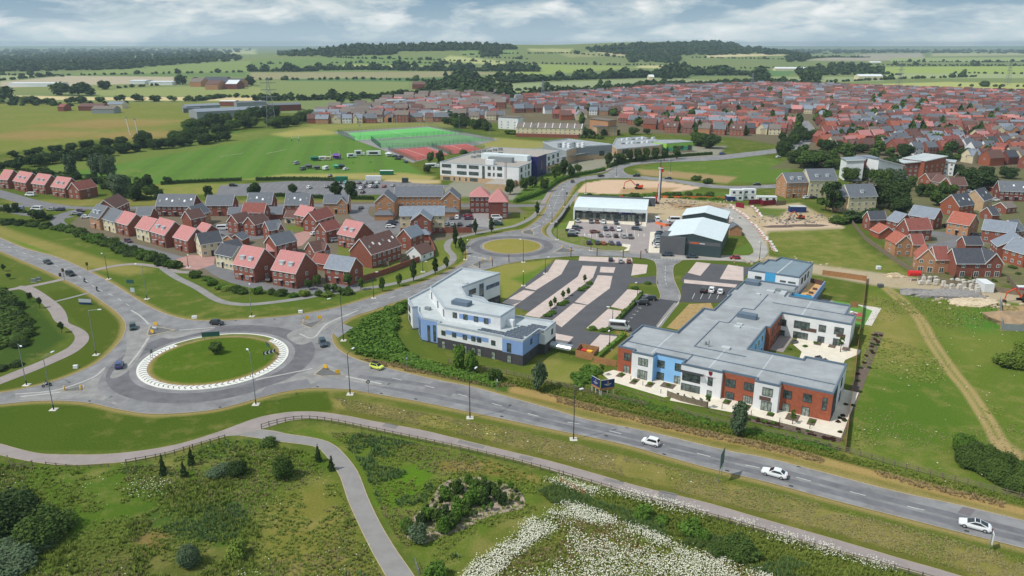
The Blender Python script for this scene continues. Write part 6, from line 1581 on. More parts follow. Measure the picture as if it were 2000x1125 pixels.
trow([(1165,265),(1200,262),(1020,258),(1080,262),(1130,268),(1240,262),(1290,262)],15,6,5,'green tree in the line behind the sports hall','line behind the sports hall')
trow([(870,232),(900,240),(930,250),(960,256),(900,250),(870,240)],11,8,5,'green tree beside the sports pitches','trees beside the pitches')
trow([(660,202),(700,200),(760,196),(820,186)],26,10,9,'dark tree behind the old estate','trees behind the old estate',far=True)
ET=[]
for i in range(190):
 x,y=rnd.uniform(1100,1990),rnd.uniform(180,330)
 if y>265 and x<1500:continue
 if y>268:tree(x,y,rnd.uniform(7,11),rnd.uniform(3,5),'round',rnd.choice(('dark','mid')),'green tree between the nearer houses of the far estate','trees among the far estate houses',far=True)
 else:g_=G(x,y);ET.append((g_.x,g_.y,rnd.uniform(3,5.6),rnd.uniform(7,12.5)))
for x,y,h in((905,300,5),(1185,292,4),(1300,384,4),(1320,384,4.5),(1345,383,4),(1385,384,4.5),(1365,385,3.6),(1170,388,3),(1150,385,3.5),(1235,386,4.5),(1360,352,5),(1380,358,5)):
 bush(x,y,h*.7,h*.7,'mid','green bush on the bank behind the row of shops','bushes behind the shops')
 # --- trimmed hedges
def hedge(pts,w,h,leaf,label,group=None,smooth=True):
 P=crom(GP(pts),5)if smooth else GP(pts);rg=nprng;V=[];Fq=[]
 for i in range(len(P)-1):
  d=P[i+1]-P[i];n_=max(2,int(d.length*h*w*3));nx=Vector((-d.y,d.x)).normalized()
  for k in range(n_):
   c=P[i]+d*rg.random()+nx*(rg.random()-.5)*w;z=h*min(1,rg.random()*1.3);s=.34*rg.uniform(.6,1.3)
   t1=Vector(rg.normal(size=3)).normalized();t2=t1.orthogonal().normalized();cz=Vector((c.x,c.y,z));kk=len(V)
   V+=[tuple(cz-t1*s),tuple(cz-t2*s),tuple(cz+t1*s),tuple(cz+t2*s)];Fq.append((kk,kk+1,kk+2,kk+3))
 A_=offset_line(P,w*.42);B_=offset_line(P,-w*.42);k=len(V)
 for a,b_ in zip(A_,B_):V+=[(a.x,a.y,0),(a.x,a.y,h*.9),(b_.x,b_.y,h*.9),(b_.x,b_.y,0)]
 for i in range(len(P)-1):
  for q_ in range(3):Fq.append((k+4*i+q_,k+4*i+4+q_,k+4*i+5+q_,k+4*i+1+q_))
 Fq+=[(k,k+1,k+2,k+3),(k+4*len(P)-4,k+4*len(P)-1,k+4*len(P)-2,k+4*len(P)-3)]
 me=bpy.data.meshes.new('hedge');me.from_pydata(V,[],Fq);me.materials.append(LEAF[leaf]);me.update()
 return tag(inst('hedge',me),label,'hedge',group)
hedge([(1006,396),(1040,385),(1068,372),(1090,356),(1120,345),(1158,338),(1180,333)],2.2,2.0,'bright','fresh green curved hedge along the road below the school')
hedge([(1188,328),(1210,320),(1250,314),(1320,307),(1390,302)],2.4,2.0,'mid','long green hedge along the upper school road')
hedge([(314,361),(360,358),(420,355),(472,353)],2.2,1.9,'dark','dark trimmed hedge at the near edge of the sports field')
hedge([(500,353),(560,352),(640,353),(668,354)],2.2,2.0,'dark','dark trimmed hedge above the school car park')
hedge([(520,384),(560,384),(640,388),(730,390)],2.0,1.8,'dark','dark trimmed hedge below the school car park')
hedge([(250,388),(300,390),(330,388)],2.2,1.8,'dark','short dark hedge left of the slate terrace')
a_=[s5(*p)for p in((1500,440),(1400,560),(1300,660),(1200,780),(1140,810))]
hedge(a_,1.2,1.1,'mid','thin hedge between surgery car park and care home car park',smooth=False)
a_=[s5(*p)for p in((1330,850),(1200,960),(1080,1060),(1020,1110))]
hedge(a_,1.2,1.1,'bright','thin hedge running down to the bin store',smooth=False)
# --- masses nobody could count
def mass(name,V0,F0,pos,sc,rot,m,tilt=0.0):
 V0=np.asarray(V0,float);n=len(pos);k=len(V0);sc=np.asarray(sc,float)
 if sc.ndim==1:sc=np.stack([sc,sc,sc],1)
 c,s=np.cos(rot)[:,None],np.sin(rot)[:,None]
 P=V0[None]*sc[:,None,:]
 X=P[...,0]*c-P[...,1]*s;Y=P[...,0]*s+P[...,1]*c
 P=np.stack([X,Y,P[...,2]],-1)+np.asarray(pos)[:,None,:]
 nf=len(F0);fl=len(F0[0]);Fa=(np.asarray(F0)[None]+(np.arange(n)*k)[:,None,None]).reshape(-1,fl)
 me=bpy.data.meshes.new(name)
 me.vertices.add(n*k);me.vertices.foreach_set('co',P.reshape(-1).astype(np.float32))
 me.loops.add(Fa.size);me.loops.foreach_set('vertex_index',Fa.ravel().astype(np.int32))
 me.polygons.add(len(Fa));me.polygons.foreach_set('loop_start',np.arange(0,Fa.size,fl,dtype=np.int32))
 me.update();me.materials.append(m)
 return tag(inst(name,me),kind='stuff')
def sample(poly,n):
 """n world points spread evenly over a surveyed outline"""
 W_=np.array([tuple(G(*p))for p in poly]);lo,hi=W_.min(0),W_.max(0);out_=[]
 cnt=0
 while cnt<n:
  P=nprng.uniform(lo,hi,(max(n,500)*2,2));m_=inpoly([tuple(w)for w in W_],P[:,0],P[:,1]);P=P[m_];out_.append(P);cnt+=len(P)
  if cnt==0:break
 return np.concatenate(out_)[:n]
def clump(P,sc,seed):
 """patchy value noise over ground points, about -1 to 1"""
 f=np.zeros(len(P));r=np.random.default_rng(seed)
 for o in range(3):
  g_=r.normal(size=(64,64));q=P/(sc*2.2/2**o)+40*o;i0=np.floor(q).astype(int);t_=q-i0;t_=t_*t_*(3-2*t_)
  a=lambda dx,dy:g_[(i0[:,0]+dx)%64,(i0[:,1]+dy)%64]
  f+=((a(0,0)*(1-t_[:,0])+a(1,0)*t_[:,0])*(1-t_[:,1])+(a(0,1)*(1-t_[:,0])+a(1,1)*t_[:,0])*t_[:,1])/1.7**o
 return f*.6
def tuft_proto(nb,w,seed):
 r=random.Random(seed);V=[];Fc=[]
 for i in range(nb):
  a=r.uniform(0,6.28);d=r.uniform(0,.35);x,y=cos(a)*d,sin(a)*d;b_=r.uniform(0,6.28);l=r.uniform(.25,.6);k=len(V)
  V+=[(x-cos(b_+1.57)*w,y-sin(b_+1.57)*w,0),(x+cos(b_+1.57)*w,y+sin(b_+1.57)*w,0),(x+cos(b_)*l,y+sin(b_)*l,r.uniform(.6,1))];Fc.append((k,k+1,k+2))
 return V,Fc
TV,TF=tuft_proto(6,.13,3)
def tufts(name,poly,n,h,m,spread=1.0,thr=None,seed=1,csc=6):
 P=sample(poly,n)
 if thr is not None:P=P[clump(P,csc,seed)>thr]
 k=len(P);s=nprng.uniform(.6,1.4,k);sc=np.stack([spread*s,spread*s,h*s],1)
 return mass(name,TV,TF,np.c_[P,np.zeros(k)],sc,nprng.uniform(0,6.28,k),m)
GM=leafmat('grass_tuft',(0.12,0.17,0.028),(0.25,0.30,0.065));GD=leafmat('grass_tuft_dry',(0.21,0.19,0.08),(0.38,0.33,0.17));GR_=leafmat('reeds',(0.075,0.14,0.045),(0.17,0.26,0.09));GRD=leafmat('grass_rusty',(0.25,0.18,0.085),(0.44,0.34,0.19))
MEAD=[(-40,905),(130,915),(300,908),(440,862),(500,862),(625,892),(655,940),(690,1010),(745,1130),(760,1180),(-60,1180)]
tufts('meadow_grass',MEAD,12000,.35,GM,.6,-.25,41,3);tufts('meadow_grass',MEAD,7000,.8,GM,.75,.4,42,4);tufts('meadow_grass',MEAD,5000,.6,GR_,.6,.55,43,5)
tufts('meadow_grass',MEAD,7000,.45,GD,.45,.25,4,7)
MEAD2=[(645,846),(700,845),(760,856),(900,884),(1060,930),(1060,980),(1030,1020),(930,1080),(860,1140),(818,1110),(783,1062),(755,1018),(733,971),(712,921),(688,886),(664,866)]
tufts('meadow_grass',MEAD2,6000,.35,GM,.55,-.2,44,3);tufts('meadow_grass',MEAD2,5000,.75,GR_,.6,.45,45,4);tufts('meadow_grass',MEAD2,4000,.42,GD,.42,.25,9,6)
FLW=[(890,1150),(930,1095),(985,1062),(1030,1020),(1065,1008),(1100,984),(1150,994),(1205,1018),(1270,1040),(1330,1070),(1410,1088),(1520,1136),(1600,1180),(860,1190)]
tufts('meadow_grass',FLW,8000,.45,GM,.55);tufts('meadow_grass',FLW,5000,.5,GRD,.45,.1,12,4)
REED=[(1050,960),(1090,945),(1150,975),(1260,1010),(1400,1050),(1560,1100),(1700,1150),(1640,1170),(1500,1125),(1380,1085),(1250,1035),(1140,990),(1080,985)]
tufts('reed_bed',REED,5000,.8,GR_,.45,-.3,33,3);tufts('reed_bed',REED,4000,.6,GM,.5)
tufts('reed_bed',[(300,1030),(350,985),(470,985),(500,1040),(420,1060),(340,1050)],1500,.55,GR_,.45,.1,31,3)
tufts('rough_grass',[(1060,935),(1200,960),(1400,1012),(1650,1085),(1900,1158),(2000,1190),(1700,1150),(1500,1082),(1300,1020),(1150,975)],4500,.45,GM,.5)
DITCH=[(700,700),(860,722),(1000,752),(1150,790),(1300,826),(1500,868),(1750,930),(2010,990),(2010,1004),(1750,942),(1500,880),(1300,838),(1150,802),(1000,765),(850,735),(740,716)]
tufts('rough_grass',DITCH,3600,.5,GRD,.5,-.3,3,5);tufts('rough_grass',[(760,690),(1000,738),(1200,760),(1300,800),(1500,852),(1750,915),(2010,978),(2010,990),(1750,926),(1500,864),(1300,822),(1000,752),(850,722)],5500,.5,GM,.5)
VERG=[(650,775),(1000,838),(1500,958),(2000,1090),(2000,1150),(1500,1005),(1250,940),(1000,872),(830,835),(680,802)]
tufts('verge_grass',VERG,12000,.18,GD,.32,-.2,6,4);tufts('verge_grass',VERG,5000,.18,GM,.4,0,16,4)
FLD=[(1690,580),(1990,600),(2010,1000),(1665,890)]
tufts('field_grass',FLD,9000,.22,GM,.7,.1,8,9);tufts('field_grass',FLD,6000,.2,GD,.4,.45,3,7)
dv=[(cos(a)*.5,sin(a)*.5,.0)for a in[2*pi*i/5 for i in range(5)]]
def daisies(poly,n,thr,seed,csc,z=(.3,.75),s=(.1,.22)):
 P=sample(poly,n);c=clump(P,csc,seed);P=P[c+nprng.normal(size=len(P))*.3>thr];k=len(P)
 P=P+nprng.normal(size=P.shape)*.5
 q=nprng.uniform(*s,k)
 mass('white_flowers',dv,[(0,1,2,3,4)],np.c_[P,nprng.uniform(*z,k)],q,nprng.uniform(0,6,k),mat('petals',S(226,224,204),.8,.08,2))
daisies(FLW,17000,.22,5,3.0)
daisies([(890,1150),(930,1095),(985,1062),(1030,1020),(1065,1008),(1100,984),(1150,994),(1205,1018),(1180,1030),(1120,1016),(1060,1050),(1010,1085),(960,1140)],6500,-.15,2,2.0)
daisies([(1190,1012),(1270,1040),(1330,1070),(1410,1088),(1520,1136),(1480,1140),(1380,1100),(1290,1070),(1200,1036)],3600,0,7,2.2);daisies([(1250,1060),(1400,1100),(1500,1160),(1300,1150)],2600,.2,17,2.2)
daisies([(1062,940),(1100,930),(1180,965),(1170,975),(1120,958)],1500,-.3,3,2);daisies([(1180,950),(1330,985),(1560,1050),(1760,1110),(1740,1120),(1540,1065),(1300,995),(1190,965)],3600,.25,4,2)
daisies(MEAD,1500,.75,6,3,s=(.1,.2));daisies([(240,940),(330,925),(350,965),(265,980)],140,0,8,2)
daisies(FLD,220,.3,12,8,s=(.15,.4));daisies([(640,780),(1000,850),(1400,950),(1400,970),(1000,870)],40,-1,12,8,s=(.15,.35))
B0,BF=[],[]
pr=CROWN['bush'][0]
def lowbush(seed,n=60):
 me_=crown_mesh('bush',seed,n,.26,core=False);V=[tuple(v.co)for v in me_.vertices];Fc=[tuple(p.vertices)for p in me_.polygons];bpy.data.meshes.remove(me_);return V,Fc
LBV,LBF=lowbush(77,70)
def scrub(name,poly,n,h,r,m):
 P=sample(poly,n);k=len(P);s=nprng.uniform(.6,1.3,k)
 return mass(name,LBV,LBF,np.c_[P,np.zeros(k)-.05],np.stack([r*s,r*s,h*s],1),nprng.uniform(0,6.28,k),m)
scrub('bramble_scrub',[(688,655),(715,628),(760,606),(795,592),(778,620),(768,655),(790,690),(740,700),(700,690)],420,1.7,1.5,LEAF['bright'])
scrub('bramble_scrub',[(735,690),(790,690),(860,715),(980,745),(970,756),(850,728),(780,710)],300,1.0,1.2,LEAF['bright'])
scrub('verge_scrub',[(1140,758),(1230,775),(1330,806),(1450,838),(1640,876),(1640,884),(1450,846),(1320,814),(1180,776)],150,.7,.9,LEAF['bright'])
scrub('verge_scrub',[(1120,730),(1160,715),(1170,730),(1130,760)],70,1.2,1.2,LEAF['bright'])
for x,y,h,r in((1255,1010,2.6,2.0),(1350,1042,2.8,2.1),(1372,1052,2.3,1.6),(1290,1022,1.6,1.3),(1440,1085,3.4,3.2),(1408,1082,2.4,2.2),(1465,1092,2.4,2.0)):
 bush(x,y,h,r,'bright' if x<1400 else 'mid',{1255:'fresh green bush in the reeds, leftmost',1350:'fresh green bush in the reeds, tallest of the middle pair',1372:'fresh green bush in the reeds, right of the middle pair',1290:'small fresh bush among reeds',1440:'largest bush in the reeds by the daisies',1408:'bush left of the largest one in the reeds',1465:'bush right of the largest one in the reeds'}[x])
scrub('ditch_scrub',[(5,560),(40,600),(52,660),(20,690),(-20,690),(-20,570)],170,1.6,1.8,LEAF['mid'])
scrub('estate_planting',[(1130,384),(1300,378),(1430,392),(1300,386)],130,1.2,1.6,LEAF['bright'])
scrub('garden_planting',[(1690,440),(1830,480),(1990,470),(2000,560),(1850,545)],60,1.0,1.0,LEAF['mid'])
FV,FF=[],[]
def farcrown(seed):
 me_=crown_mesh('round',seed,26,.42,core=False);V=[tuple(v.co)for v in me_.vertices];Fc=[tuple(p.vertices)for p in me_.polygons];bpy.data.meshes.remove(me_);return V,Fc
fv,ff=farcrown(55)
icv=[tuple(v*np.array([.82,.82,.45])*(1+.18*math.sin(i*2.4))+np.array([0,0,.46]))for i,v in enumerate(ICO1)]
k0=len(fv)
FT=[(f[0],f[1],f[2])for f in ff]+[(f[0],f[2],f[3])for f in ff]+[tuple(k0+i for i in f)for f in ICO1F];FVV=fv+icv
WOODS={}
def wood(poly,n,h=14,r=9):
 xs=[p[0]for p in poly];ys=[p[1]for p in poly];k=0;tries=0
 while k<n and tries<n*8:
  tries+=1
  x,y=nprng.uniform(min(xs),max(xs)),nprng.uniform(min(ys),max(ys))
  if not inpoly(poly,np.array([x]),np.array([y]))[0]:continue
  g=GT(x,y)
  if g is None:continue
  WOODS.setdefault('w',[]).append((g.x,g.y,g.z-.5,r*nprng.uniform(.7,1.3),h*nprng.uniform(.55,1.5)));k+=1
def hrow(pts,per,h=4,r=4,big=.12):
 for i in range(len(pts)-1):
  a,b_=GT(*pts[i]),GT(*pts[i+1])
  if a is None or b_ is None:continue
  L_=(b_-a).length;n=max(2,int(L_/per))
  for k in range(n):
   q=a.lerp(b_,(k+nprng.random())/n);q.z=float(terr(np.array(q.x),np.array(q.y)));f_=2.0 if nprng.random()<big else 1
   WOODS.setdefault('h',[]).append((q.x+nprng.normal()*1.5,q.y+nprng.normal()*1.5,q.z-.4,r*f_*nprng.uniform(.7,1.2),h*f_*nprng.uniform(.7,1.2)))
wood([(-20,112),(120,108),(350,106),(440,109),(480,118),(330,128),(240,136),(0,141),(-20,141)],900,15,14)
wood([(-20,97),(300,95),(500,98),(420,108),(-20,110)],420,16,26)
wood([(540,99),(650,94),(770,96),(775,107),(640,111),(545,110)],420,14,12)
wood([(760,95),(830,90),(1000,92),(1010,97),(900,99),(760,101)],320,13,13)
wood([(1140,97),(1260,88),(1360,85),(1440,85),(1480,97),(1540,104),(1400,108),(1280,110),(1200,106)],720,13,14)
wood([(1480,99),(1600,97),(2020,99),(2020,105),(1700,104),(1500,107)],360,14,24)
wood([(930,99),(978,96),(980,110),(945,112)],60,14,11);wood([(1220,112),(1270,108),(1330,116),(1320,124),(1230,122)],110,14,12)
wood([(870,158),(925,150),(940,165),(890,172)],60,14,11);wood([(830,172),(960,165),(990,180),(1000,194),(900,192),(830,186)],130,12,10)
wood([(1600,132),(1680,130),(1735,142),(1730,147),(1560,147)],90,12,11);wood([(1530,110),(1580,106),(1585,120),(1540,122)],60,14,12);wood([(1570,150),(1598,149),(1600,160),(1572,160)],20,14,11);wood([(1290,142),(1345,140),(1345,156),(1292,156)],50,17,12)
wood([(1000,132),(1050,136),(1050,140),(1000,141)],26,12,9)
for pts in([(620,138),(700,137),(800,138),(900,139),(1050,140)],[(620,136),(900,137),(1050,139)],[(480,140),(560,140),(620,139)],[(985,163),(1090,156),(1190,153),(1300,151)],[(985,161),(1300,150)],[(1345,147),(1480,148),(1490,156)],[(1345,144),(1480,144)],[(1480,160),(1500,162)]):hrow(pts,9,9,9,.25)
for pts in([(0,158),(110,148),(480,141)],[(500,126),(560,124)],[(640,124),(760,123),(900,126)],[(500,157),(720,155),(870,160)],[(230,173),(310,167)],[(0,147),(130,150)],[(860,118),(1000,123),(1120,126),(1290,128)],[(1030,105),(1110,104),(1180,110),(1290,118)],[(900,108),(1010,105)],[(1150,102),(1240,103)],[(1000,178),(1090,172),(1200,170),(1300,164),(1450,161)],[(1500,164),(1640,160),(1750,155),(1910,150)],[(1740,129),(2010,129)],[(1640,127),(1960,128)],[(1900,122),(2010,121)],[(1740,121),(1960,121)],[(1350,113),(1560,117),(1700,112)],[(1280,132),(1460,134),(1600,133)],[(500,196),(560,192),(640,190),(830,188)],[(0,206),(150,207),(250,204)],[(1680,142),(1760,147)],[(1860,143),(2010,145)],[(640,112),(700,115),(860,118)],[(930,112),(1030,116)],[(1870,169),(2010,170)]):
 hrow(pts,14,5,5,.14)
for k,nm in(('w','far_woodland'),('h','far_hedgerows')):
 A_=np.array(WOODS[k]);mass(nm,FVV,FT,A_[:,:3],np.stack([A_[:,3],A_[:,3],A_[:,4]],1),nprng.uniform(0,6.28,len(A_)),LEAF['dark'])
A_=np.array(ET);mass('estate_trees',FVV,FT,np.c_[A_[:,:2],np.zeros(len(A_))],A_[:,[2,2,3]],nprng.uniform(0,6,len(A_)),LEAF['mid'])
def hmass(pts,per,h,r,leaf='dark',nm='field_hedge'):
 P=along(pts,per,1.0);k=len(P);s=nprng.uniform(.7,1.3,k)
 mass(nm,FVV,FT,np.array([(p.x,p.y,-.1)for p in P]),np.stack([r*s,r*s,h*s],1),nprng.uniform(0,6.28,k),LEAF[leaf])
hmass([(960,195),(1080,184),(1160,180),(1300,170),(1500,162),(1640,172)],7,8,7);hmass([(500,197),(600,196),(700,193),(850,186),(960,190)],8,7,7)
hmass([(380,198),(440,190),(560,192)],10,5,6);hmass([(20,326),(80,312),(170,300),(250,291)],4,4,4);hmass([(990,262),(1070,268),(1150,270),(1180,272)],4,3,3,'mid')
hmass([(0,412),(60,416),(100,428)],3,1.6,2,'mid')
# ========= FAR ESTATES
def recipe(root,acc=None,idx=0,kidmap=None):
 """flat list of a thing and everything under it, ready to be copied quickly"""
 if kidmap is None:
  kidmap={}
  for o in bpy.data.objects:
   if o.parent:kidmap.setdefault(o.parent.name,[]).append(o)
 acc=[]if acc is None else acc
 me_i=len(acc);acc.append((root,idx))
 for ch in kidmap.get(root.name,[]):recipe(ch,acc,me_i,kidmap)
 return acc
def stamp(rec,loc,rz,label=None,sc=1.0):
 new=[]
 for i,(o,p)in enumerate(rec):
  c=o.copy();C.objects.link(c)
  if i:c.parent=new[p]
  new.append(c)
 r=new[0];r.location=loc;r.rotation_euler=(0,0,rz);r.scale=(sc,sc,sc)
 if label:r['label']=label
 return r
FARG='houses of the large far estate'
def far_house(W,D,ez,rise,wall,roof,n,label,dorm=0,gab=False,hip=False):
 r=empty('house',(0,0,0),0,label,'house',FARG)
 wl_,rf=gable_mesh(W,D,ez,rise,hip=hip)
 def cen(mb):mb.v=[(x-W/2,y-D/2,z)for x,y,z in mb.v]
 cen(wl_);cen(rf);wl_.build('wall',M[wall],r);rf.build('roof',M[roof],r)
 st=2 if ez<6.4 else 3
 for s_ in range(st):
  for i in range(n):
   x=-W/2+W*(i+.5)/n
   a,b_=win_mesh(1.2,1.25,'frame','glass',1,1)
   o=inst('window',a,r,(x,-D/2,.85+2.55*s_));inst('pane',b_,o)
 for sx in(-1,1):
  a,b_=win_mesh(1.0,1.2,'frame','glass',1,1);o=inst('window',a,r,(sx*W/2,0,3.4),sx*pi/2);inst('pane',b_,o)
 k=rise/(D/2)
 for i in range(dorm):dormer_at(r,-W/2+W*(i+.5)/dorm,-D/2+D*.13,ez+D*.13*k-.1)
 if gab:
  gw=W*.45;x0=-W/2;y1=-D/2-1.3;rz_=ez+rise*.85
  mb=MB();mb.v=[(x0,y1,0),(x0+gw,y1,0),(x0+gw,y1,ez),(x0+gw/2,y1,rz_),(x0,y1,ez),(x0,0,0),(x0+gw,0,0),(x0+gw,0,ez),(x0+gw/2,0,rz_),(x0,0,ez)]
  mb.f=[(0,1,2,3,4),(1,6,7,2),(5,0,4,9)];mb.m=[0]*3;mb.build('wing_wall',M[wall],r)
  rm=MB()
  for sx in(0,1):
   xe=x0-.2 if sx==0 else x0+gw+.2;rm.face([(xe,y1-.2,ez-.1),(x0+gw/2,y1-.2,rz_+.14),(x0+gw/2,0,rz_+.14),(xe,0,ez-.1)][::1 if sx else-1])
  rm.build('wing_roof',M[roof],r)
 elif not hip and rnd.random()<.6:
  for sx in(-1,1):MB().bar((sx*(W/2+.22),-D/2-.28,ez-.2),(sx*(W/2+.22),0,ez+rise),.08,.26).build('bargeboard',M['frame'],r)
 MB().box(W*.3,W*.3+.7,-.3,.3,ez+rise-.5,ez+rise+.9).build('chimney',M['brick2'],r)
 return r
VAR=[]
ROOFW=[('slate','slate-roofed'),('slate2','pale slate-roofed'),('slate3','dark slate-roofed'),('redroof','red-roofed'),('orroof','orange-roofed'),('brownroof','brown-roofed'),('greytile','grey-brown-roofed'),('pinkroof','pink-roofed')]
WALLW={'brick':'red brick','brick_or':'orange brick','cream':'cream','white':'white','tan':'tan brick','brick2':'dark red brick'}
SPEC=[(9,8,5,3.8,'brick','slate',3,0,0),(9,8,5,3.8,'brick','redroof',3,0,0),(12,9,5.1,4.6,'brick_or','brownroof',4,2,0),(10,8,5,4,'brick','brownroof',3,0,1),(10,8,5,4,'brick_or','orroof',3,0,0),(9,8,5,3.6,'white','slate2',3,0,0),(10,8,5,3.6,'tan','slate',3,0,1),(9,8,5,4,'brick2','slate3',3,0,0),(11,8.5,5,4.2,'brick','brownroof',3,0,0),(10,8,5,3.8,'cream','greytile',3,0,0),(18,8.5,5,4,'brick','slate',6,0,0),
(18,8.5,5,4,'brick2','redroof',6,0,0),(9,8,5,4,'cream','slate2',3,0,1),(9,8,5,4.2,'white','slate',2,0,0),(10,8,5,4.2,'tan','greytile',3,0,0),(12,9,5.1,4.6,'brick','slate2',4,2,0),(10,9,5,4,'brick','redroof',3,0,1),(14,9,7.6,4,'brick','greytile',4,0,0),(11,9,5,4,'brick','pinkroof',3,0,0),(10,8,5,4,'brick_or','slate',3,0,0)]
for i,(W,D,ez,ri,wa,ro,n,dm,gb)in enumerate(SPEC):
 lab='%s %s %s in the large far estate'%(WALLW[wa],dict(ROOFW)[ro],'house with dormers' if dm else 'terrace' if W>16 else 'house with front gable' if gb else 'three-storey house' if ez>6.4 else 'house')
 r=far_house(W,D,ez,ri,wa,ro,n,lab,dm,bool(gb));VAR.append((recipe(r),lab,W,D))
WARM=[1,1,2,2,3,3,4,4,6,11,11,13,0,5,7,8,9,10,12,14,15,16,18,18,19]
BROWN=[3,5,6,9,9,12,16,16,17,17,18,19,15,2]
def nearest(poly,spacing,ang,seed):
 r=random.Random(seed);Wp=[tuple(G(*p))for p in poly];ca,sa=cos(ang),sin(ang)
 L_=[(x*ca+y*sa,-x*sa+y*ca)for x,y in Wp]
 xs=[p[0]for p in L_];ys=[p[1]for p in L_];res=[];y=min(ys);row=0
 while y<max(ys):
  x=min(xs)+r.uniform(0,6)
  while x<max(xs):
   v=r.choice(BROWN if seed<42 or seed==55 else WARM);wd=SPEC[v][0];x+=wd/2+r.uniform(1.2,4.5)
   X,Y=x*ca-y*sa,x*sa+y*ca
   if inpoly(Wp,np.array([X]),np.array([Y]))[0]and r.random()<.95:res.append((X,Y,ang+r.choice((0,0,0,pi,pi/2 if wd<11 else 0))+r.uniform(-.06,.06),v))
   x+=wd/2
  row+=1;y+=spacing*(.78 if row%2 else 1.2)*r.uniform(.92,1.08)
 return res
SPOTS=[]
ZONES=[([(600,243),(640,216),(735,214),(735,240)],16,.05),([(735,240),(735,205),(820,192),(905,188),(1000,190),(975,214),(962,238),(870,236)],16,-.08),([(1000,222),(1010,196),(1090,188),(1145,188),(1140,222)],17,.25),
([(1090,189),(1300,174),(1500,168),(1520,186),(1100,208)],17,.1),([(1500,168),(1640,172),(1900,182),(2060,186),(2060,205),(1500,186)],17,-.12),([(1145,226),(1150,204),(1330,192),(1340,226)],16,-.2),([(1335,226),(1330,192),(1520,186),(1530,222)],17,.28),
([(1530,222),(1520,186),(1800,194),(1790,226)],16,-.3),([(1790,226),(1800,194),(2080,206),(2080,240)],17,.15),([(1215,234),(1340,228),(1440,226),(1545,224),(1540,262),(1440,266),(1330,262),(1222,244)],16,-.42),([(1605,226),(1790,228),(1800,262),(1690,280),(1610,270)],17,.3),
([(1800,262),(1790,228),(2080,242),(2080,276)],17,-.1),([(1600,272),(1690,282),(1690,300),(1650,302),(1610,296)],16,.35),([(1700,284),(1800,266),(1880,270),(1890,300),(1790,306)],15.5,.38),([(1890,300),(1885,270),(2080,280),(2080,332),(1990,330),(1890,322)],16,.32),([(1080,236),(1090,222),(1145,224),(1145,236)],16,.1)]
for i,(pl,sp,an)in enumerate(ZONES):SPOTS+=nearest(pl,sp,an,40+i)
SPOTS.sort(key=lambda s:hypot(s[0],s[1]))
NIND=205
used={}
for X,Y,an,v in SPOTS[:NIND]:
 rec,lab,W,D=VAR[v]
 if v not in used:r=rec[0][0];r.location=(X,Y,0);r.rotation_euler=(0,0,an);used[v]=1
 else:stamp(rec,(X,Y,0),an,lab)
for v in range(len(VAR)):
 if v not in used:
  for o,p in reversed(VAR[v][0]):bpy.data.objects.remove(o)
mats_=[];AV,AF,AM=[],[],[]
def mi(m):
 if m not in mats_:mats_.append(m)
 return mats_.index(m)
for X,Y,an,v in SPOTS[NIND:]:
 W,D,ez,ri,wa,ro,n,dm,gb=SPEC[v];wl_,rf=gable_mesh(W,D,ez,ri);c,s=cos(an),sin(an)
 mbw=MB()
 for st in range(2):
  for i in range(n):
   x=W*(i+.5)/n;mbw.face([(x-.6,-.06,.9+2.5*st),(x+.6,-.06,.9+2.5*st),(x+.6,-.06,2.1+2.5*st),(x-.6,-.06,2.1+2.5*st)])
 for mb,m in((wl_,wa),(rf,ro),(mbw,'glass_lt')):
  k=len(AV);AV+=[(X+(x-W/2)*c-(y-D/2)*s,Y+(x-W/2)*s+(y-D/2)*c,z)for x,y,z in mb.v];AF+=[tuple(k+i for i in f)for f in mb.f];AM+=[mi(m)]*len(mb.f)
me=bpy.data.meshes.new('distant_houses');me.from_pydata(AV,[],AF)
for m in mats_:me.materials.append(M[m])
me.polygons.foreach_set('material_index',AM);me.update();tag(inst('distant_houses',me),kind='stuff')
house((1008,248),(1136,251),8.2,10,3.2,'cream','greytile','long cream and brick crescent terrace with many party walls behind the sports hall',None,n=14,doors=0,cat='terrace',name='terrace',gwin=(0,0))
ct=bpy.data.objects['terrace']
Lc=(G(1136,251,8.2)-G(1008,248,8.2)).length
MB().box(-.1,Lc+.1,-.9,-.05,0,3.0).build('brick_base',M['brick'],ct)
for i in range(10):
 x=Lc*i/9
 for y0,z0,y1,z1 in((-.4,8.1,5,11.7),):MB().bar((x,y0,z0),(x,y1,z1),.5,.35).build('party_wall',M['frame'],ct)
mono('flats',((1152,232),(1188,236)),13,13,'tan','greytile','tall tan brick flats at the right end of the crescent',10,3,fascia=False)
mono('flats',((1166,248),(1206,247)),8,8,'buff','slate','buff flats standing in front of the tall tan ones',9,4,fascia=False)
mono('flats',((973,228),(1012,230)),11,11,'white','greytile','white and brick flats at the left end of the crescent',10,3,fascia=False)
for a,b_,z,lb in(((755,197),(792,196),10,'pale rendered apartment block in the old estate, tallest'),((722,206),(770,206),7,'pale flat-roofed block left of the tallest one in the old estate'),((838,218),(895,219),8,'white-ended brick block in the old estate')):
 mono('flats',(a,b_),z,z,'cream','flatroof_lt',lb,14,4,fascia=False)
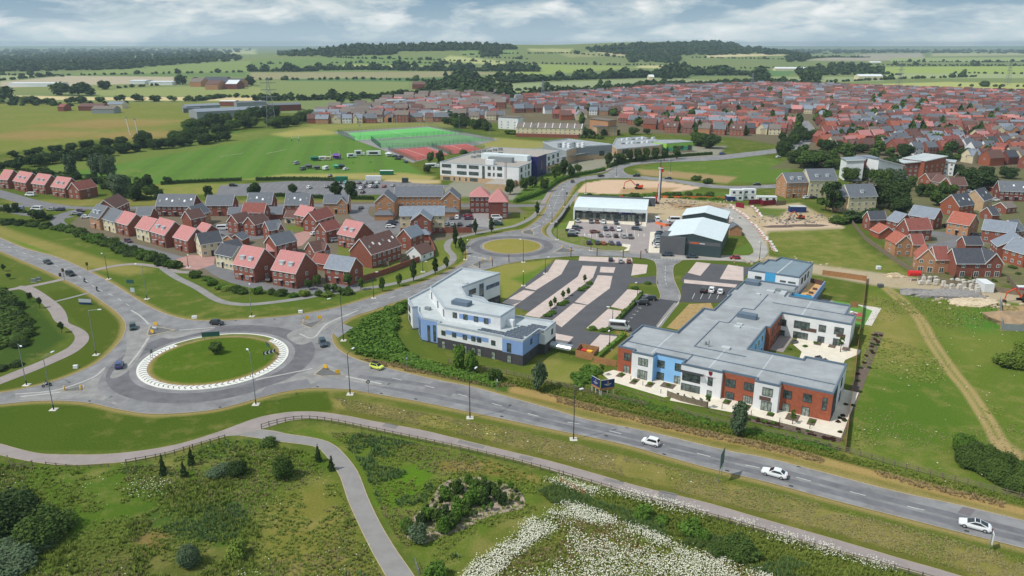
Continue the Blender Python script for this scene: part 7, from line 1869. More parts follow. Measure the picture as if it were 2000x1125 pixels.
for i,(x0,x1,y,wa,ro)in enumerate(((600,614,231,'white','brownroof'),(616,640,232,'tan','slate2'),(642,676,231,'tan','brownroof'),(694,718,230,'tan','slate'),(722,747,229,'cream','brownroof'),(756,798,229,'cream','brownroof'),(801,824,228,'tan','slate'),(830,846,228,'tan','brownroof'),(848,880,228,'brick','slate'),(884,900,226,'white','slate'),(902,930,226,'tan','slate'),(950,985,224,'tan','slate'))):
 house((x0,y),(x1,y),5,8,3.6,wa,ro,'%s house with %s roof, %s of the row above the pitches'%(WALLW[wa],{'brownroof':'brown','slate2':'pale slate','slate':'slate'}[ro],('left end','second','third','fourth','fifth','sixth','seventh','eighth','ninth','tenth','eleventh','right end')[i]),'front row above the pitches',n=3,doors=0,gwin=(1,0))
def shed(a,b_,z,dep,wall,roof,label,rise=1.2):
 P,Q=G(*a,z),G(*b_,z);n=Vector((-(Q-P).normalized().y,(Q-P).normalized().x));W=(Q-P).length
 r=empty('shed',(P.x,P.y,0),atan2((Q-P).y,(Q-P).x),label,'shed')
 wl_,rf=gable_mesh(W,dep,z,rise);wl_.build('wall',M[wall],r);rf.build('roof',M[roof],r);return r
shed((384,219),(530,212),8,34,'grey_clad','slate2','large blue-grey shed behind the dark trees',2);shed((364,208),(430,205),7,20,'grey_clad','slate2','smaller blue-grey shed at the left end of the sheds',1.5);shed((358,212),(390,211),5,14,'shed_gr','slate','low grey shed in front of the blue-grey sheds',1)
shed((525,206),(588,204),7,26,'brick2','slate','dark shed with red brick end at the right of the sheds',1.5);shed((428,198),(458,198),6,16,'brick','white2','white-roofed building behind the blue-grey sheds',.6);shed((462,201),(520,199),6,20,'grey_clad','slate','long grey shed behind the trees',1)
for i,(x0,x1,y,wa,ro,lb)in enumerate(((152,200,208,'brick2','brownroof','dark red barn-like house beyond the left field'),(208,238,204,'cream','slate2','blue-roofed house beyond the left field'),(112,124,209,'brick','redroof','small red hut beyond the left field'),(178,222,213,'grey_clad','greytile','long low grey shed beyond the left field'))):
 shed((x0,y),(x1,y),5,16,wa,ro,lb,3)
for i,(x0,x1,y,ro)in enumerate(((370,392,160,'greytile'),(395,440,157,'slate3'),(412,470,161,'slate3'),(440,462,164,'white2'),(400,425,165,'brownroof'))):
 shed((x0,y),(x1,y),9,40,'brick2' if i%2 else 'tan',ro,('left','second','third','fourth','lowest')[i]+' building of the distant farm with dark roofs',6)
for x0,x1,y,lb in((252,282,158,'white polytunnel-like shed far across the fields, left'),(290,336,160,'long white shed far across the fields, right'),(15,110,163,'pale building site sheds at the far left')):shed((x0,y),(x1,y),6,40,'white2','white2',lb,1)
for x0,x1,y,lb in((1268,1278,150,'lone white cottage in the far fields'),(1515,1580,134,'white greenhouses far beyond the estate'),(1678,1725,149,'long white shed far beyond the estate'),(1700,1722,122,'white house on the far plain'),(1425,1450,103,'white farm below the far hill'),(1340,1355,121,'small white sheds in the far fields'),(805,860,165,'red brick farmhouses among the trees')):
 shed((x0,y),(x1,y),8,25,'cream' if 'brick' not in lb else 'brick2','white2' if 'brick' not in lb else 'brownroof',lb,4)
 # --------- sports pitches, fences
sheet('pitch',[(679,260),(836,248.5),(901,261),(694,274)],.05,M['pitch']);sheet('pitch',[(727,275),(901,263),(958,274),(800,288),(744,288)],.05,M['pitch2'])
sheet('court',[(760,293),(833,287),(878,302),(812,314)],.05,M['court']);sheet('court',[(845,286),(910,281),(943,292),(886,301)],.055,M['court'])
sheet('pitch_surround',[(650,258),(836,246),(975,272),(806,318),(745,292)],.04,M['path_grey'])
mb=MB()
for a,b_ in(((683,261),(838,250)),((838,250),(896,261)),((896,261),(697,273)),((697,273),(683,261)),((762,255),(800,267)),((765,294),(834,289)),((834,289),(873,301)),((790,291),(842,308)),((850,287),(908,282)),((880,284),(914,296))):strip_mb(mb,GP([a,b_]),.3,.062)
for a,b_ in(((430,306),(475,299)),((520,300),(560,292))):strip_mb(mb,GP([a,b_]),.3,.03)
tag(mb.build('pitch_line',M['paint']),kind='structure')
def mesh_fence(pts,h,label,step=4,closed=True,m='netgreen'):
 P=GP(pts);r=empty('mesh_fence',(P[0].x,P[0].y,0),0,label,'fence');o0=P[0]
 segs=list(zip(P,P[1:]+P[:1]))if closed else list(zip(P,P[1:]))
 pm=cached('mfp'+str(h),lambda:MB().box(-.05,.05,-.05,.05,0,h).mesh('post',M[m]))
 for a,b_ in segs:
  L_=(b_-a).length;n=max(1,round(L_/step))
  for i in range(n):q=a.lerp(b_,i/n);inst('post',pm,r,(q.x-o0.x,q.y-o0.y,0))
  mb=MB();k=int(L_/.55)
  for i in range(k):q=a.lerp(b_,i/k);mb.box(q.x-o0.x-.025,q.x-o0.x+.025,q.y-o0.y-.025,q.y-o0.y+.025,.05,h)
  for z in(.1,h/2,h):mb.bar((a.x-o0.x,a.y-o0.y,z),(b_.x-o0.x,b_.y-o0.y,z),.05,.05)
  tag(mb.build('wire_mesh',M[m],r),kind='stuff')
 return r
mesh_fence([(660,261),(836,247),(905,261),(694,276)],4,'tall green mesh fence round the bright green pitch')
mesh_fence([(725,275),(905,263),(965,275),(800,290),(744,290)],4,'tall green mesh fence round the dull green pitch')
mesh_fence([(758,293),(836,286),(882,302),(812,316)],3,'green mesh fence round the left red court');mesh_fence([(843,286),(912,280),(947,292),(886,302)],3,'green mesh fence round the right red court')
def height_of(bx,by,ty):
 g=G(bx,by);lo,hi=0.0,70.0
 for _ in range(40):
  m=(lo+hi)/2
  if proj(g.x,g.y,m)[1]>ty:lo=m
  else:hi=m
 return g,lo
def goal(bx,by,ty,wpx,label,base_h=3.0):
 g,h=height_of(bx,by,ty);w=(G(bx+wpx,by)-g).length;r=empty('rugby_posts',(g.x,g.y,0),0,label,'goal posts')
 for x in(0,w):MB().tube((x,0,0),(x,0,h),.09,6).build('upright',M['lantern'],r);MB().box(x-.25,x+.25,-.25,.25,0,1.8).build('post_pad',M['cloth_bl'],r)
 MB().bar((0,0,base_h),(w,0,base_h),.14,.14).build('crossbar',M['lantern'],r)
goal(570,276,262,14,'white rugby posts at the far end of the sports field');goal(647,312,295,16,'white rugby posts behind the fair stalls')
for bx,by,ty,lb in((254,264,231,'tall white pole by the dark trees, left one'),(274,284,234,'tall white pole by the dark trees, right one')):
 g,h=height_of(bx,by,ty);r=empty('white_pole',(g.x,g.y,0),0,lb,'pole');MB().tube((0,0,0),(-1.5,0,h),.3,8,0,.22).build('mast',M['lantern'],r);MB().box(-2.2,-.8,-.3,.3,h,h+.9).build('head',M['steel'],r)
def pylon(bx,by,ty,label):
 g,h=height_of(bx,by,ty);r=empty('pylon',(g.x,g.y,0),.3,label,'pylon');b0=h*.1;W_=lambda z:b0*(1-z/h*.86)
 for sx,sy in((1,1),(1,-1),(-1,-1),(-1,1)):
  MB().bar((sx*W_(0),sy*W_(0),0),(sx*W_(h),sy*W_(h),h),.28,.28).build('leg',M['steel'],r)
 mb=MB();n=9
 for i in range(n):
  z0,z1=h*i/n,h*(i+1)/n
  for a,b_ in(((1,1),(1,-1)),((1,-1),(-1,-1)),((-1,-1),(-1,1)),((-1,1),(1,1))):
   mb.bar((a[0]*W_(z0),a[1]*W_(z0),z0),(b_[0]*W_(z1),b_[1]*W_(z1),z1),.16,.16);mb.bar((b_[0]*W_(z0),b_[1]*W_(z0),z0),(a[0]*W_(z1),a[1]*W_(z1),z1),.16,.16)
 tag(mb.build('lattice',M['steel'],r),kind='stuff')
 for z in(.62,.76,.9):MB().bar((-h*.16,0,h*z),(h*.16,0,h*z),.3,.6).build('cross_arm',M['steel'],r)
for a in((531,248,152,'tall steel pylon left of the old estate'),(1060,194,156,'grey pylon behind the crescent terrace'),(1467,186,143,'grey pylon above the middle of the far estate'),(1754,178,122,'grey pylon behind the right part of the far estate'),(1967,166,120,'grey pylon near the right edge of the view')):pylon(*a)
for bx,by,ty in((957,266,235),(897,255,226),(704,270,245),(1042,268,240)):
 g,h=height_of(bx,by,ty);r=empty('floodlight',(g.x,g.y,0),0,{957:'floodlight mast at the right corner of the pitches',897:'floodlight mast behind the bright pitch',704:'floodlight mast at the near left corner of the bright pitch',1042:'floodlight mast by the crescent terrace'}[bx],'floodlight')
 MB().tube((0,0,0),(0,0,h),.14,6).build('mast',M['steel'],r);MB().box(-.9,.9,-.2,.2,h-.2,h+.5).build('lamp_head',M['steel'],r)
 # ========= VEHICLES
PAINTS={k:None for k in()}
def carpaint(name,c,metal=0.0):
 m=mat('paint_'+name,c,.3,0,1,metal,.5)
 m.node_tree.nodes['Principled BSDF'].inputs['Coat Weight'].default_value=.4
 return m
CP_={n:carpaint(n,S(*c))for n,c in dict(white=(232,234,236),black=(30,31,34),grey=(96,100,104),silver=(166,170,172),blue=(44,66,126),navy=(36,44,70),red=(150,34,44),brown=(128,78,62),orange=(176,92,70),plum=(88,56,76),teal=(120,178,176),lime=(216,226,96),slate=(62,74,84),green=(38,66,62),ltblue=(132,152,168)).items()}
TYPES=dict(hatch=(3.9,.86,.92,.86,1.46,.95,.35,-1.45,-1.85,2.45,.31),small=(3.6,.82,.92,.88,1.5,1.05,.45,-1.4,-1.72,2.4,.29),saloon=(4.6,.9,.95,.84,1.42,.95,.1,-1.1,-1.95,2.8,.33),estate=(4.6,.9,.95,.86,1.48,1.0,.25,-1.9,-2.2,2.75,.33),
suv=(4.5,.92,1.08,1.0,1.68,1.05,.4,-1.75,-2.15,2.65,.36),tesla=(4.7,.92,.95,.82,1.44,1.25,.1,-.6,-2.05,2.88,.34),van=(5.3,.98,1.3,1.15,2.1,2.05,1.35,-2.55,-2.62,3.2,.34),minibus=(5.9,1.02,1.35,1.2,2.5,2.45,1.75,-2.85,-2.92,3.7,.36),pickup=(5.2,.92,1.08,1.0,1.75,1.1,.5,-.6,-.75,3.1,.38))
def car_parts(ty):
 if ty in MESHC:return MESHC[ty]
 Ln,w,bt,hd,rf,x0,x1,x2,x3,wb,r=TYPES[ty];h=Ln/2;res=[]
 mb=MB();st=[(h,.42,hd-.22,.78),(h-.12,.3,hd-.08,.9),(h-.6,.26,hd,.98),(x0,.24,bt-.02,1.0),(0,.22,bt,1.0),(x3+.1,.24,bt+.03,1.0),(-h+.25,.28,bt+(.02 if ty!='pickup' else-.1),.97),(-h,.42,bt-.14,.88)]
 st.sort(reverse=True);rows_=[]
 for x,zb,zt,f in st:
  k=len(mb.v);ww=w*f;mb.v+=[(x,-ww*.9,zb),(x,-ww,zb+.25),(x,-ww*.99,(zb+zt)/2+.1),(x,-ww*.9,zt),(x,ww*.9,zt),(x,ww*.99,(zb+zt)/2+.1),(x,ww,zb+.25),(x,ww*.9,zb)];rows_.append(k)
 for a,b_ in zip(rows_,rows_[1:]):
  for i in range(8):j=(i+1)%8;mb.f.append((a+i,b_+i,b_+j,a+j));mb.m.append(0)
 mb.f.append(tuple(rows_[0]+i for i in range(8)));mb.f.append(tuple(rows_[-1]+i for i in range(8))[::-1]);mb.m+=[0,0]
 wr=w*.74 if ty not in('van','minibus')else w*.9;wbt=w*.93;b0=bt-.02;k=len(mb.v)
 cab=[(x0,-wbt,b0),(x0,wbt,b0),(x1,-wr,rf),(x1,wr,rf),(x2,-wr,rf),(x2,wr,rf),(x3,-wbt,b0),(x3,wbt,b0)]
 xm=(x1+x2)/2;cab+=[(xm,-wr,rf+.05),(xm,wr,rf+.05)]
 mb.v+=cab
 for f in((2,3,1,0),(3,2,8,9),(9,8,4,5),(5,4,6,7),(0,6,4,8,2),(1,3,9,5,7)):mb.f.append(tuple(k+i for i in f));mb.m.append(0)
 body=mb.mesh('body',CP_['white'],True);body.polygons.foreach_set('use_smooth',[False]*len(body.polygons))
 def quad(A_,B_,C_,D_,s0,s1,t0,t1,off,nm):
  A_,B_,C_,D_=map(Vector,(A_,B_,C_,D_));P=lambda s,t:(A_.lerp(B_,s)).lerp(D_.lerp(C_,s),t)
  n=(B_-A_).cross(D_-A_).normalized()*off;q=[P(s0,t0)+n,P(s1,t0)+n,P(s1,t1)+n,P(s0,t1)+n]
  m_=MB();m_.face(q);m_.face([p-n*.6 for p in q][::-1]);return m_.mesh(nm,M['carglass'])
 c=[Vector(p)for p in cab]
 res.append(('windscreen',quad(c[0],c[1],c[3],c[2],.05,.95,.08,.94,.02,'windscreen')))
 res.append(('rear_window',quad(c[7],c[6],c[4],c[5],.1,.9,.18,.92,.02,'rear_window')))
 for s in(0,1):
  a,b_,cc_,d=(c[6],c[0],c[2],c[4])if s==0 else(c[1],c[7],c[5],c[3])
  res.append(('side_window',quad(a,b_,cc_,d,.1 if s==0 else.1,.9,.14,.88,.02,'side_window')))
 if ty=='tesla':m_=MB();m_.face([(x1-.05,-wr*.88,rf+.03),(x1-.05,wr*.88,rf+.03),(xm,wr*.88,rf+.075),(xm,-wr*.88,rf+.075)][::-1]);m_.face([(xm,-wr*.88,rf+.075),(xm,wr*.88,rf+.075),(x2,wr*.88,rf+.03),(x2,-wr*.88,rf+.03)][::-1]);res.append(('glass_roof',m_.mesh('glass_roof',M['carglass'])))
 wm=MB();wm.tube((0,-.11,0),(0,.11,0),r,14);wmm=wm.mesh('wheel',M['black'])
 rm=MB();rm.tube((0,-.118,0),(0,.118,0),r*.62,10);rmm=rm.mesh('rim',M['rim'])
 hl=MB();hl.box(-.1,.06,-.18,.18,-.07,.07);hlm=hl.mesh('headlight',M['lamp_clear']);tl=MB().box(-.05,.06,-.16,.16,-.1,.1).mesh('tail_light',M['lamp_red'])
 wheels=[(sx*wb/2+(.05 if sx>0 else.0),sy*(w-.1),r)for sx in(1,-1)for sy in(1,-1)]
 lights=[(hlm,'headlight',(h-.1,sy*w*.64,hd-.2))for sy in(1,-1)]+[(tlm,'tail_light',(-h+.02,sy*w*.68,bt-.18))for sy in(1,-1)for tlm in(tl,)]
 MESHC[ty]=(body,res,wmm,rmm,wheels,lights)
 return MESHC[ty]
def car(px,py,head,ty,colr,label,group=None,near=False,name='car',cat='car',world=None):
 p=world or G(px,py);body,res,wmm,rmm,wheels,lights=car_parts(ty)
 r=empty(name,(p.x,p.y,LVL['park']+.02),radians(head),label,cat,group)
 inst('body',body,r,mats=[CP_[colr]])
 for nm,me_ in res:inst(nm,me_,r)
 for q in wheels:
  o=inst('wheel',wmm,r,q)
  if near:inst('rim',rmm,o)
 for me_,nm,q in lights:inst(nm,me_,r,q)
 if ty=='pickup':MB().box(-2.3,-.85,-.72,.72,.92,.985).build('load_bed',M['black'],r)
 return r
def road_dir(a,b_):d=G(*b_)-G(*a);return math.degrees(atan2(d.y,d.x))
rd=road_dir((1900,1030),(1500,925))
car(1271,868,rd,'small','white','small white hatchback on the main road, nearest the roundabout of three white cars','cars on the main roads',True)
car(1512,929,rd,'saloon','white','white saloon on the main road, middle of three white cars','cars on the main roads',True)
car(1903,1031,rd,'tesla','white','white car with black glass roof at the lower right of the main road','cars on the main roads',True)
mi_=car(736,720,road_dir((700,706),(780,727)),'small','lime','lime yellow small car with black roof leaving the large roundabout','cars on the main roads',True)
MB().box(-1.35,.4,-.6,.6,1.52,1.57).build('black_roof',M['black'],mi_)
car(631,674,road_dir((620,658),(634,690)),'suv','slate','dark grey-blue car on the right side of the large roundabout','cars on the main roads',True)
car(424,634,road_dir((400,633),(445,636)),'hatch','black','black hatchback above the large roundabout','cars on the main roads',True)
car(260,642,road_dir((258,625),(262,655)),'hatch','green','grey-green car approaching the large roundabout from the upper left','cars on the main roads',True)
car(234,717,road_dir((228,730),(240,700)),'hatch','blue','blue car on the left side of the large roundabout','cars on the main roads',True)
car(94,515,road_dir((60,505),(120,530)),'saloon','black','black saloon on the upper left road, further one','cars on the main roads',True)
car(138,538,road_dir((110,528),(160,550)),'suv','black','black car by the traffic lights on the upper left road','cars on the main roads',True)
car(1118,356,road_dir((1100,375),(1130,350)),'hatch','slate','dark grey car climbing the road below the school','cars on the school road');car(1174,345,road_dir((1150,346),(1190,341)),'saloon','black','black saloon at the bend of the school road','cars on the school road');car(1243,345,175,'suv','black','black car behind the excavator pad','cars on the school road');car(1305,350,172,'saloon','slate','dark car on the upper side street behind the drill rig','cars on the school road');car(1411,302,10,'suv','blue','blue car on the upper school road','cars on the school road');car(1478,362,178,'saloon','black','black saloon behind the white site cabins','cars on the school road')
car(1303,500,178,'suv','slate','dark SUV at the exit of the shops car park','cars by the shops');car(1351,504,178,'saloon','slate','dark saloon below the trade shed','cars by the shops');car(1435,506,178,'hatch','red','red hatchback on the dusty site road','cars by the shops')
car(251,473,road_dir((240,470),(265,478)),'hatch','plum','plum car driving along the front street','cars of the left estate')
Q2_=lambda x,y:(1060+x/7.5,370+y/7.5)
def park(lst,head,grp,where):
 for i,(x,y,ty,c,lb)in enumerate(lst):
  car(x,y,head+rnd.uniform(-3,3),ty,c,lb+' '+where,grp)
GP_='cars parked at the shops'
park([(*Q2_(675,800),'suv','navy','navy SUV, first from the left'),(*Q2_(797,800),'suv','slate','dark grey SUV, second from the left'),(*Q2_(890,805),'hatch','orange','orange-red hatchback'),(*Q2_(1000,805),'suv','grey','grey SUV, fourth from the left'),(*Q2_(1108,812),'hatch','blue','blue car, rightmost')],88,GP_,'in the lowest row at the shops')
park([(*Q2_(850,690),'hatch','grey','grey hatchback, leftmost'),(*Q2_(953,690),'hatch','silver','silver hatchback, second'),(*Q2_(1070,700),'hatch','black','black hatchback'),(*Q2_(1183,705),'suv','silver','silver SUV'),(*Q2_(1285,712),'pickup','grey','grey pickup with open bed')],88,GP_,'in the front of the middle bays at the shops')
park([(*Q2_(920,598),'suv','slate','dark SUV, leftmost'),(*Q2_(1012,600),'hatch','plum','purple-grey hatchback'),(*Q2_(1112,608),'suv','white','white SUV')],-92,GP_,'in the rear of the middle bays at the shops')
park([(*Q2_(518,480),'hatch','silver','silver hatchback, leftmost'),(*Q2_(710,490),'suv','grey','grey SUV, second from the left'),(*Q2_(797,490),'hatch','brown','brown hatchback'),(*Q2_(885,497),'hatch','white','white hatchback'),(*Q2_(1075,505),'suv','slate','dark green-grey SUV'),(*Q2_(1382,520),'suv','black','black SUV, rightmost')],-92,GP_,'right before the shop fronts')
park([(*Q2_(505,575),'estate','slate','dark estate car, uppermost'),(*Q2_(480,610),'hatch','plum','plum hatchback'),(*Q2_(450,648),'suv','silver','silver car'),(*Q2_(435,690),'estate','black','black estate car, lowest')],2,GP_,'in the left side row at the shops')
car(*Q2_(765,640),8,'estate','brown','brown estate car crossing the shops car park',GP_);car(*Q2_(1378,595),-28,'estate','slate','dark estate car turning in the shops car park',GP_)
park([(*Q2_(1720,690),'estate','navy','navy estate car, topmost'),(*Q2_(1708,722),'hatch','ltblue','pale blue hatchback'),(*Q2_(1705,752),'hatch','silver','silver hatchback'),(*Q2_(1705,785),'estate','slate','dark estate'),(*Q2_(1705,818),'suv','silver','silver SUV'),(*Q2_(1700,850),'saloon','white','white saloon, lowest'),(*Q2_(1735,665),'suv','slate','dark SUV behind the top of the row')],4,GP_,'in the column beside the trade shed')
car(1283,432,88,'van','white','small white van right of the shops',GP_,name='van',cat='van');car(1316,434,175,'minibus','white','white delivery van before the red barrier net',GP_,name='van',cat='van');car(1314,441,178,'saloon','slate','dark saloon in front of the white delivery van',GP_)
for x,y,c,lb in((1190,85,'navy','navy car, left of three at the top of the surgery car park'),(1290,100,'silver','silver car, middle of three at the top of the surgery car park'),(1372,102,'brown','brown car, right of three at the top of the surgery car park')):car(*s5(x,y+15),84,'hatch',c,lb,'cars at the surgery')
car(1268,586,170,'estate','black','black estate car, upper of two in the care home car park','cars at the care home',True);car(1254,595,172,'suv','black','black SUV, lower of two in the care home car park','cars at the care home',True)
mb_=car(1209,644,-14,'minibus','silver','silver and white minibus with dark windows beside the care home','cars at the care home',True,'minibus','minibus');MB().box(-2.8,1.7,-.9,.9,2.53,2.62).build('white_roof',CP_['white'],mb_)
for x,y,c,ty,lb in((1374,570,'black','suv','black SUV, left of three white and black cars by the care home'),(1390,570,'white','suv','white SUV, middle of three cars by the care home'),(1407,573,'white','hatch','white hatchback, right of three cars by the care home')):car(x,y,68,ty,c,lb,'cars at the care home')
for x,y,h,ty,c,lb in((72,411,176,'van','white','white delivery van parked on the far left street'),(99,411,178,'hatch','silver','silver hatchback behind the white delivery van'),(118,412,178,'suv','navy','navy SUV at the corner of the front street'),(40,409,178,'hatch','ltblue','pale blue car left of the white delivery van'),(60,383,175,'van','white','small white van below the pink-roofed pairs'),(62,371,170,'hatch','silver','silver car on a drive between pink-roofed pairs'),(95,375,175,'saloon','white','white saloon on a drive before the pink-roofed pairs'),
(150,419,5,'saloon','silver','silver saloon beside the tan brick house'),(160,422,5,'hatch','navy','navy car beside the tan brick house'),(168,426,8,'hatch','white','white car beside the tan brick house'),(158,414,5,'hatch','plum','plum car beside the tan brick house'),(436,449,8,'van','white','white-topped dark van in the estate court'),(656,472,30,'suv','white','white SUV beside the middle pink dormered house'),(528,549,78,'hatch','black','black car between the two front dormered pairs'),(569,435,20,'hatch','navy','navy car by the double garage'),(614,459,60,'hatch','white','white car at the pink paved turning'),
(705,408,85,'saloon','slate','dark car on the entry street by the flats'),(764,440,10,'saloon','navy','navy saloon left of the cream flats'),(768,436,10,'estate','slate','dark estate car left of the cream flats'),(762,445,8,'hatch','white','white hatchback left of the cream flats'),(882,428,88,'hatch','grey','grey hatchback right of the cream flats'),(893,427,88,'suv','white','white car right of the cream flats'),(914,424,5,'saloon','red','red car before the red flats'),(916,429,5,'saloon','plum','plum car below the red one at the flats'),(873,440,80,'hatch','ltblue','blue-grey car in the hedge row by the flats, first'),(885,441,80,'hatch','silver','silver car in the hedge row by the flats, second'),(898,441,82,'hatch','black','black car in the hedge row by the flats, third'),(920,444,175,'estate','black','black estate car by the flats lawn'),(970,428,3,'van','white','white van before the red flats porch'),(973,440,3,'suv','green','dark green car below the white van at the flats'),(970,435,3,'hatch','silver','silver car between white van and dark green car'),
(1905,462,5,'hatch','slate','dark car before the pale tan house in the cul-de-sac'),(1846,443,80,'saloon','black','black car beside the pale tan house'),(1575,388,20,'hatch','white','white car before the tan apartments'),(1588,388,20,'saloon','black','black car before the tan apartments'),(1772,350,10,'hatch','silver','silver car by the red brick apartments'),(1893,376,15,'hatch','white','white car by the brown-roofed row'),(1943,393,5,'suv','white','white car by the long slate terrace'),(1520,308,30,'hatch','white','white car at the bend of the upper road')):
 car(x,y,h,ty,c,lb,'cars parked in the estates',name='van' if ty=='van' else 'car',cat='van' if ty=='van' else 'car')
sc_l=[(x/6.667+560,y/6.667+270)for x,y in((90,680),(295,655),(528,645),(690,595),(775,592),(850,600),(942,595),(1025,598),(1105,595),(1182,592),(690,665),(762,645),(880,650),(972,665),(1000,645),(1100,640),(990,715),(1160,645),(1270,640),(640,650),(1385,630),(565,500))]
cs_=['navy','white','slate','black','teal','black','navy','silver','green','white','white','ltblue','silver','white','plum','white','black','slate','red','brown','silver','slate']
ord_=('first','second','third','fourth','fifth','sixth','seventh','eighth','ninth','tenth')
rowc={}
for(x,y),c in zip(sc_l,cs_):
 rw='top' if y<362 else 'bottom' if y>374 else 'middle'
 rowc.setdefault((rw,c),0);rowc[(rw,c)]+=1
 car(x,y,78,('hatch','suv','hatch')[int(x)%3],c,'%s %s car in the %s row of the school car park'%(ord_[rowc[(rw,c)]-1],c.replace('ltblue','pale blue').replace('slate','dark grey'),rw),'cars in the school car park')
car(456,364,3,'suv','black','black car at the entrance of the school car park','cars in the school car park')
for i in range(26):
 x,y=rnd.uniform(1545,1600),rnd.uniform(232,300)
 if i<8:car(x-(y-240)*.35,y,60,'hatch',rnd.choice(['white','silver','black','red','blue']),'small car parked on the street through the far estate','cars on the far estate street')
 # --------- fair on the field
def stall(px,py,w,d,h,m,label,roof=True,legs=True,cat='gazebo',name='gazebo',rz=.05):
 p=G(px,py);r=empty(name,(p.x,p.y,0),rz,label,cat,'fair on the sports field')
 for sx in(-1,1):
  for sy in(-1,1):MB().tube((sx*w/2,sy*d/2,0),(sx*w/2,sy*d/2,h),.06,5).build('leg',M['steel'],r)
 mb=MB();z=h;a=[(-w/2-.2,-d/2-.2,z),(w/2+.2,-d/2-.2,z),(w/2+.2,d/2+.2,z),(-w/2-.2,d/2+.2,z),(0,0,z+h*.4)]
 for i in range(4):mb.face([a[i],a[(i+1)%4],a[4]])
 mb.face([a[3],a[2],a[1],a[0]]);mb.build('canopy',M[m],r);MB().box(-w/2,w/2,d/2-.08,d/2,.2,h).build('back_cloth',M[m],r)
for a in((602,329,4,4,2.2,'shed_gr','dark grey gazebo in the lower row of the fair'),(618,331,4,4,2.0,'shed_gr','second dark gazebo in the lower row of the fair'),(656,330,3.5,3,2.2,'teal','teal gazebo in the lower row of the fair'),(666,329,4,4,2.2,'shed_dk','dark gazebo beside the teal one'),(614,314,5.5,4,2.4,'green_box','green tent stall at the upper left of the fair'),(657,311,5.5,4,3,'purple','purple stall under the rugby posts'),(759,306,4.5,4,2.4,'white2','white gazebo at the right of the fair')):stall(*a)
def boxvan(px,py,L_,w,h,m,label,rz=.1,m2='white2',cat='lorry',name='lorry',cab=True):
 p=G(px,py);r=empty(name,(p.x,p.y,0),rz,label,cat,'fair on the sports field')
 MB().box(-L_/2,L_/2,-w/2,w/2,.7,h).build('box_body',M[m],r)
 if cab:MB().prism([(L_/2+.05,-w/2),(L_/2+1.8,-w/2+.1),(L_/2+1.8,w/2-.1),(L_/2+.05,w/2)],.6,2.3).build('cab',M[m2],r);MB().box(L_/2+1.8,L_/2+1.84,-w/2+.2,w/2-.2,1.4,2.2).build('windscreen',M['carglass'],r)
 for x in(-L_/3,L_/3+(.9 if cab else 0)):
  for y in(-1,1):MB().tube((x,y*(w/2-.3),.42),(x,y*(w/2-.02),.42),.42,10).build('wheel',M['black'],r)
 MB().box(-L_*.3,L_*.3,-w/2-.04,-w/2,1.3,h-.6).build('hatch',M['frame_dk'],r)
boxvan(685,308,4.5,2.2,2.9,'white2','white horsebox left of the taller black and white lorry',.5);boxvan(700,304,5,2.4,3.8,'white2','tall white lorry with open black side at the fair',.3);boxvan(730,304,10,2.4,3.4,'white2','long white and maroon trailer at the fair',.12,cab=False,cat='trailer',name='trailer');boxvan(630,313,5,2.2,2.7,'white2','white caravan behind the green tent stall',.15,cab=False,cat='caravan',name='caravan');boxvan(641,313,4,2.2,2.6,'cream','cream caravan left of the purple stall',.1,cab=False,cat='caravan',name='caravan');boxvan(636,332,4.5,2.2,2.5,'white2','white caravan in the lower row of the fair',1.3,cab=False,cat='caravan',name='caravan');boxvan(842,328,7,2.4,3,'white2','white lorry beside the school end wall',.2)
for x,y,c,h,lb in((579,321,'silver',70,'silver van at the left end of the fair'),(592,332,'slate',80,'dark blue van in the lower row of the fair'),(771,307,'navy',150,'navy car right of the white gazebo at the fair'),(777,312,'black',160,'black off-road car right of the fair'),(792,318,'slate',120,'dark car at the right end of the fair'),(676,332,'white',60,'white car beside the dark gazebos'),(782,308,'black',150,'second black car by the path at the fair')):car(x,y,h,'suv' if x>600 else 'van',c,lb,'fair on the sports field')
def container(px,py,L_,w,h,m,label,rz=0.0,grp=None,win=0,z0=0,roof=None,name='container',cat='container'):
 p=G(px,py);r=empty(name,(p.x,p.y,z0),rz,label,cat,grp)
 MB().box(0,L_,0,w,.1,h).build('box_body',M[m],r);MB().box(-.05,L_+.05,-.05,w+.05,h,h+.08).build('roof',M[roof or m],r)
 mb=MB()
 for i in range(int(L_/.5)):mb.box(i*.5+.1,i*.5+.3,-.05,0,.2,h-.1)
 if not win:tag(mb.build('corrugation',M[m],r),kind='stuff')
 for i in range(win):window(r,L_*(i+.5)/win,0,.9,0,1.3,1.1,fr='frame_dk')
 return r
container(742,342,8,2.6,2.6,'green_box','green container with white roof at the edge of the sports field',0,None,roof='white2');container(654,356,7,3,3,'green_box','green container in the hedge above the school car park');container(714,353,9,2.5,2.6,'white2','long white container above the school car park',0);container(785,357,3.5,2.5,2.5,'shed_dk','small dark green container near the school gate')
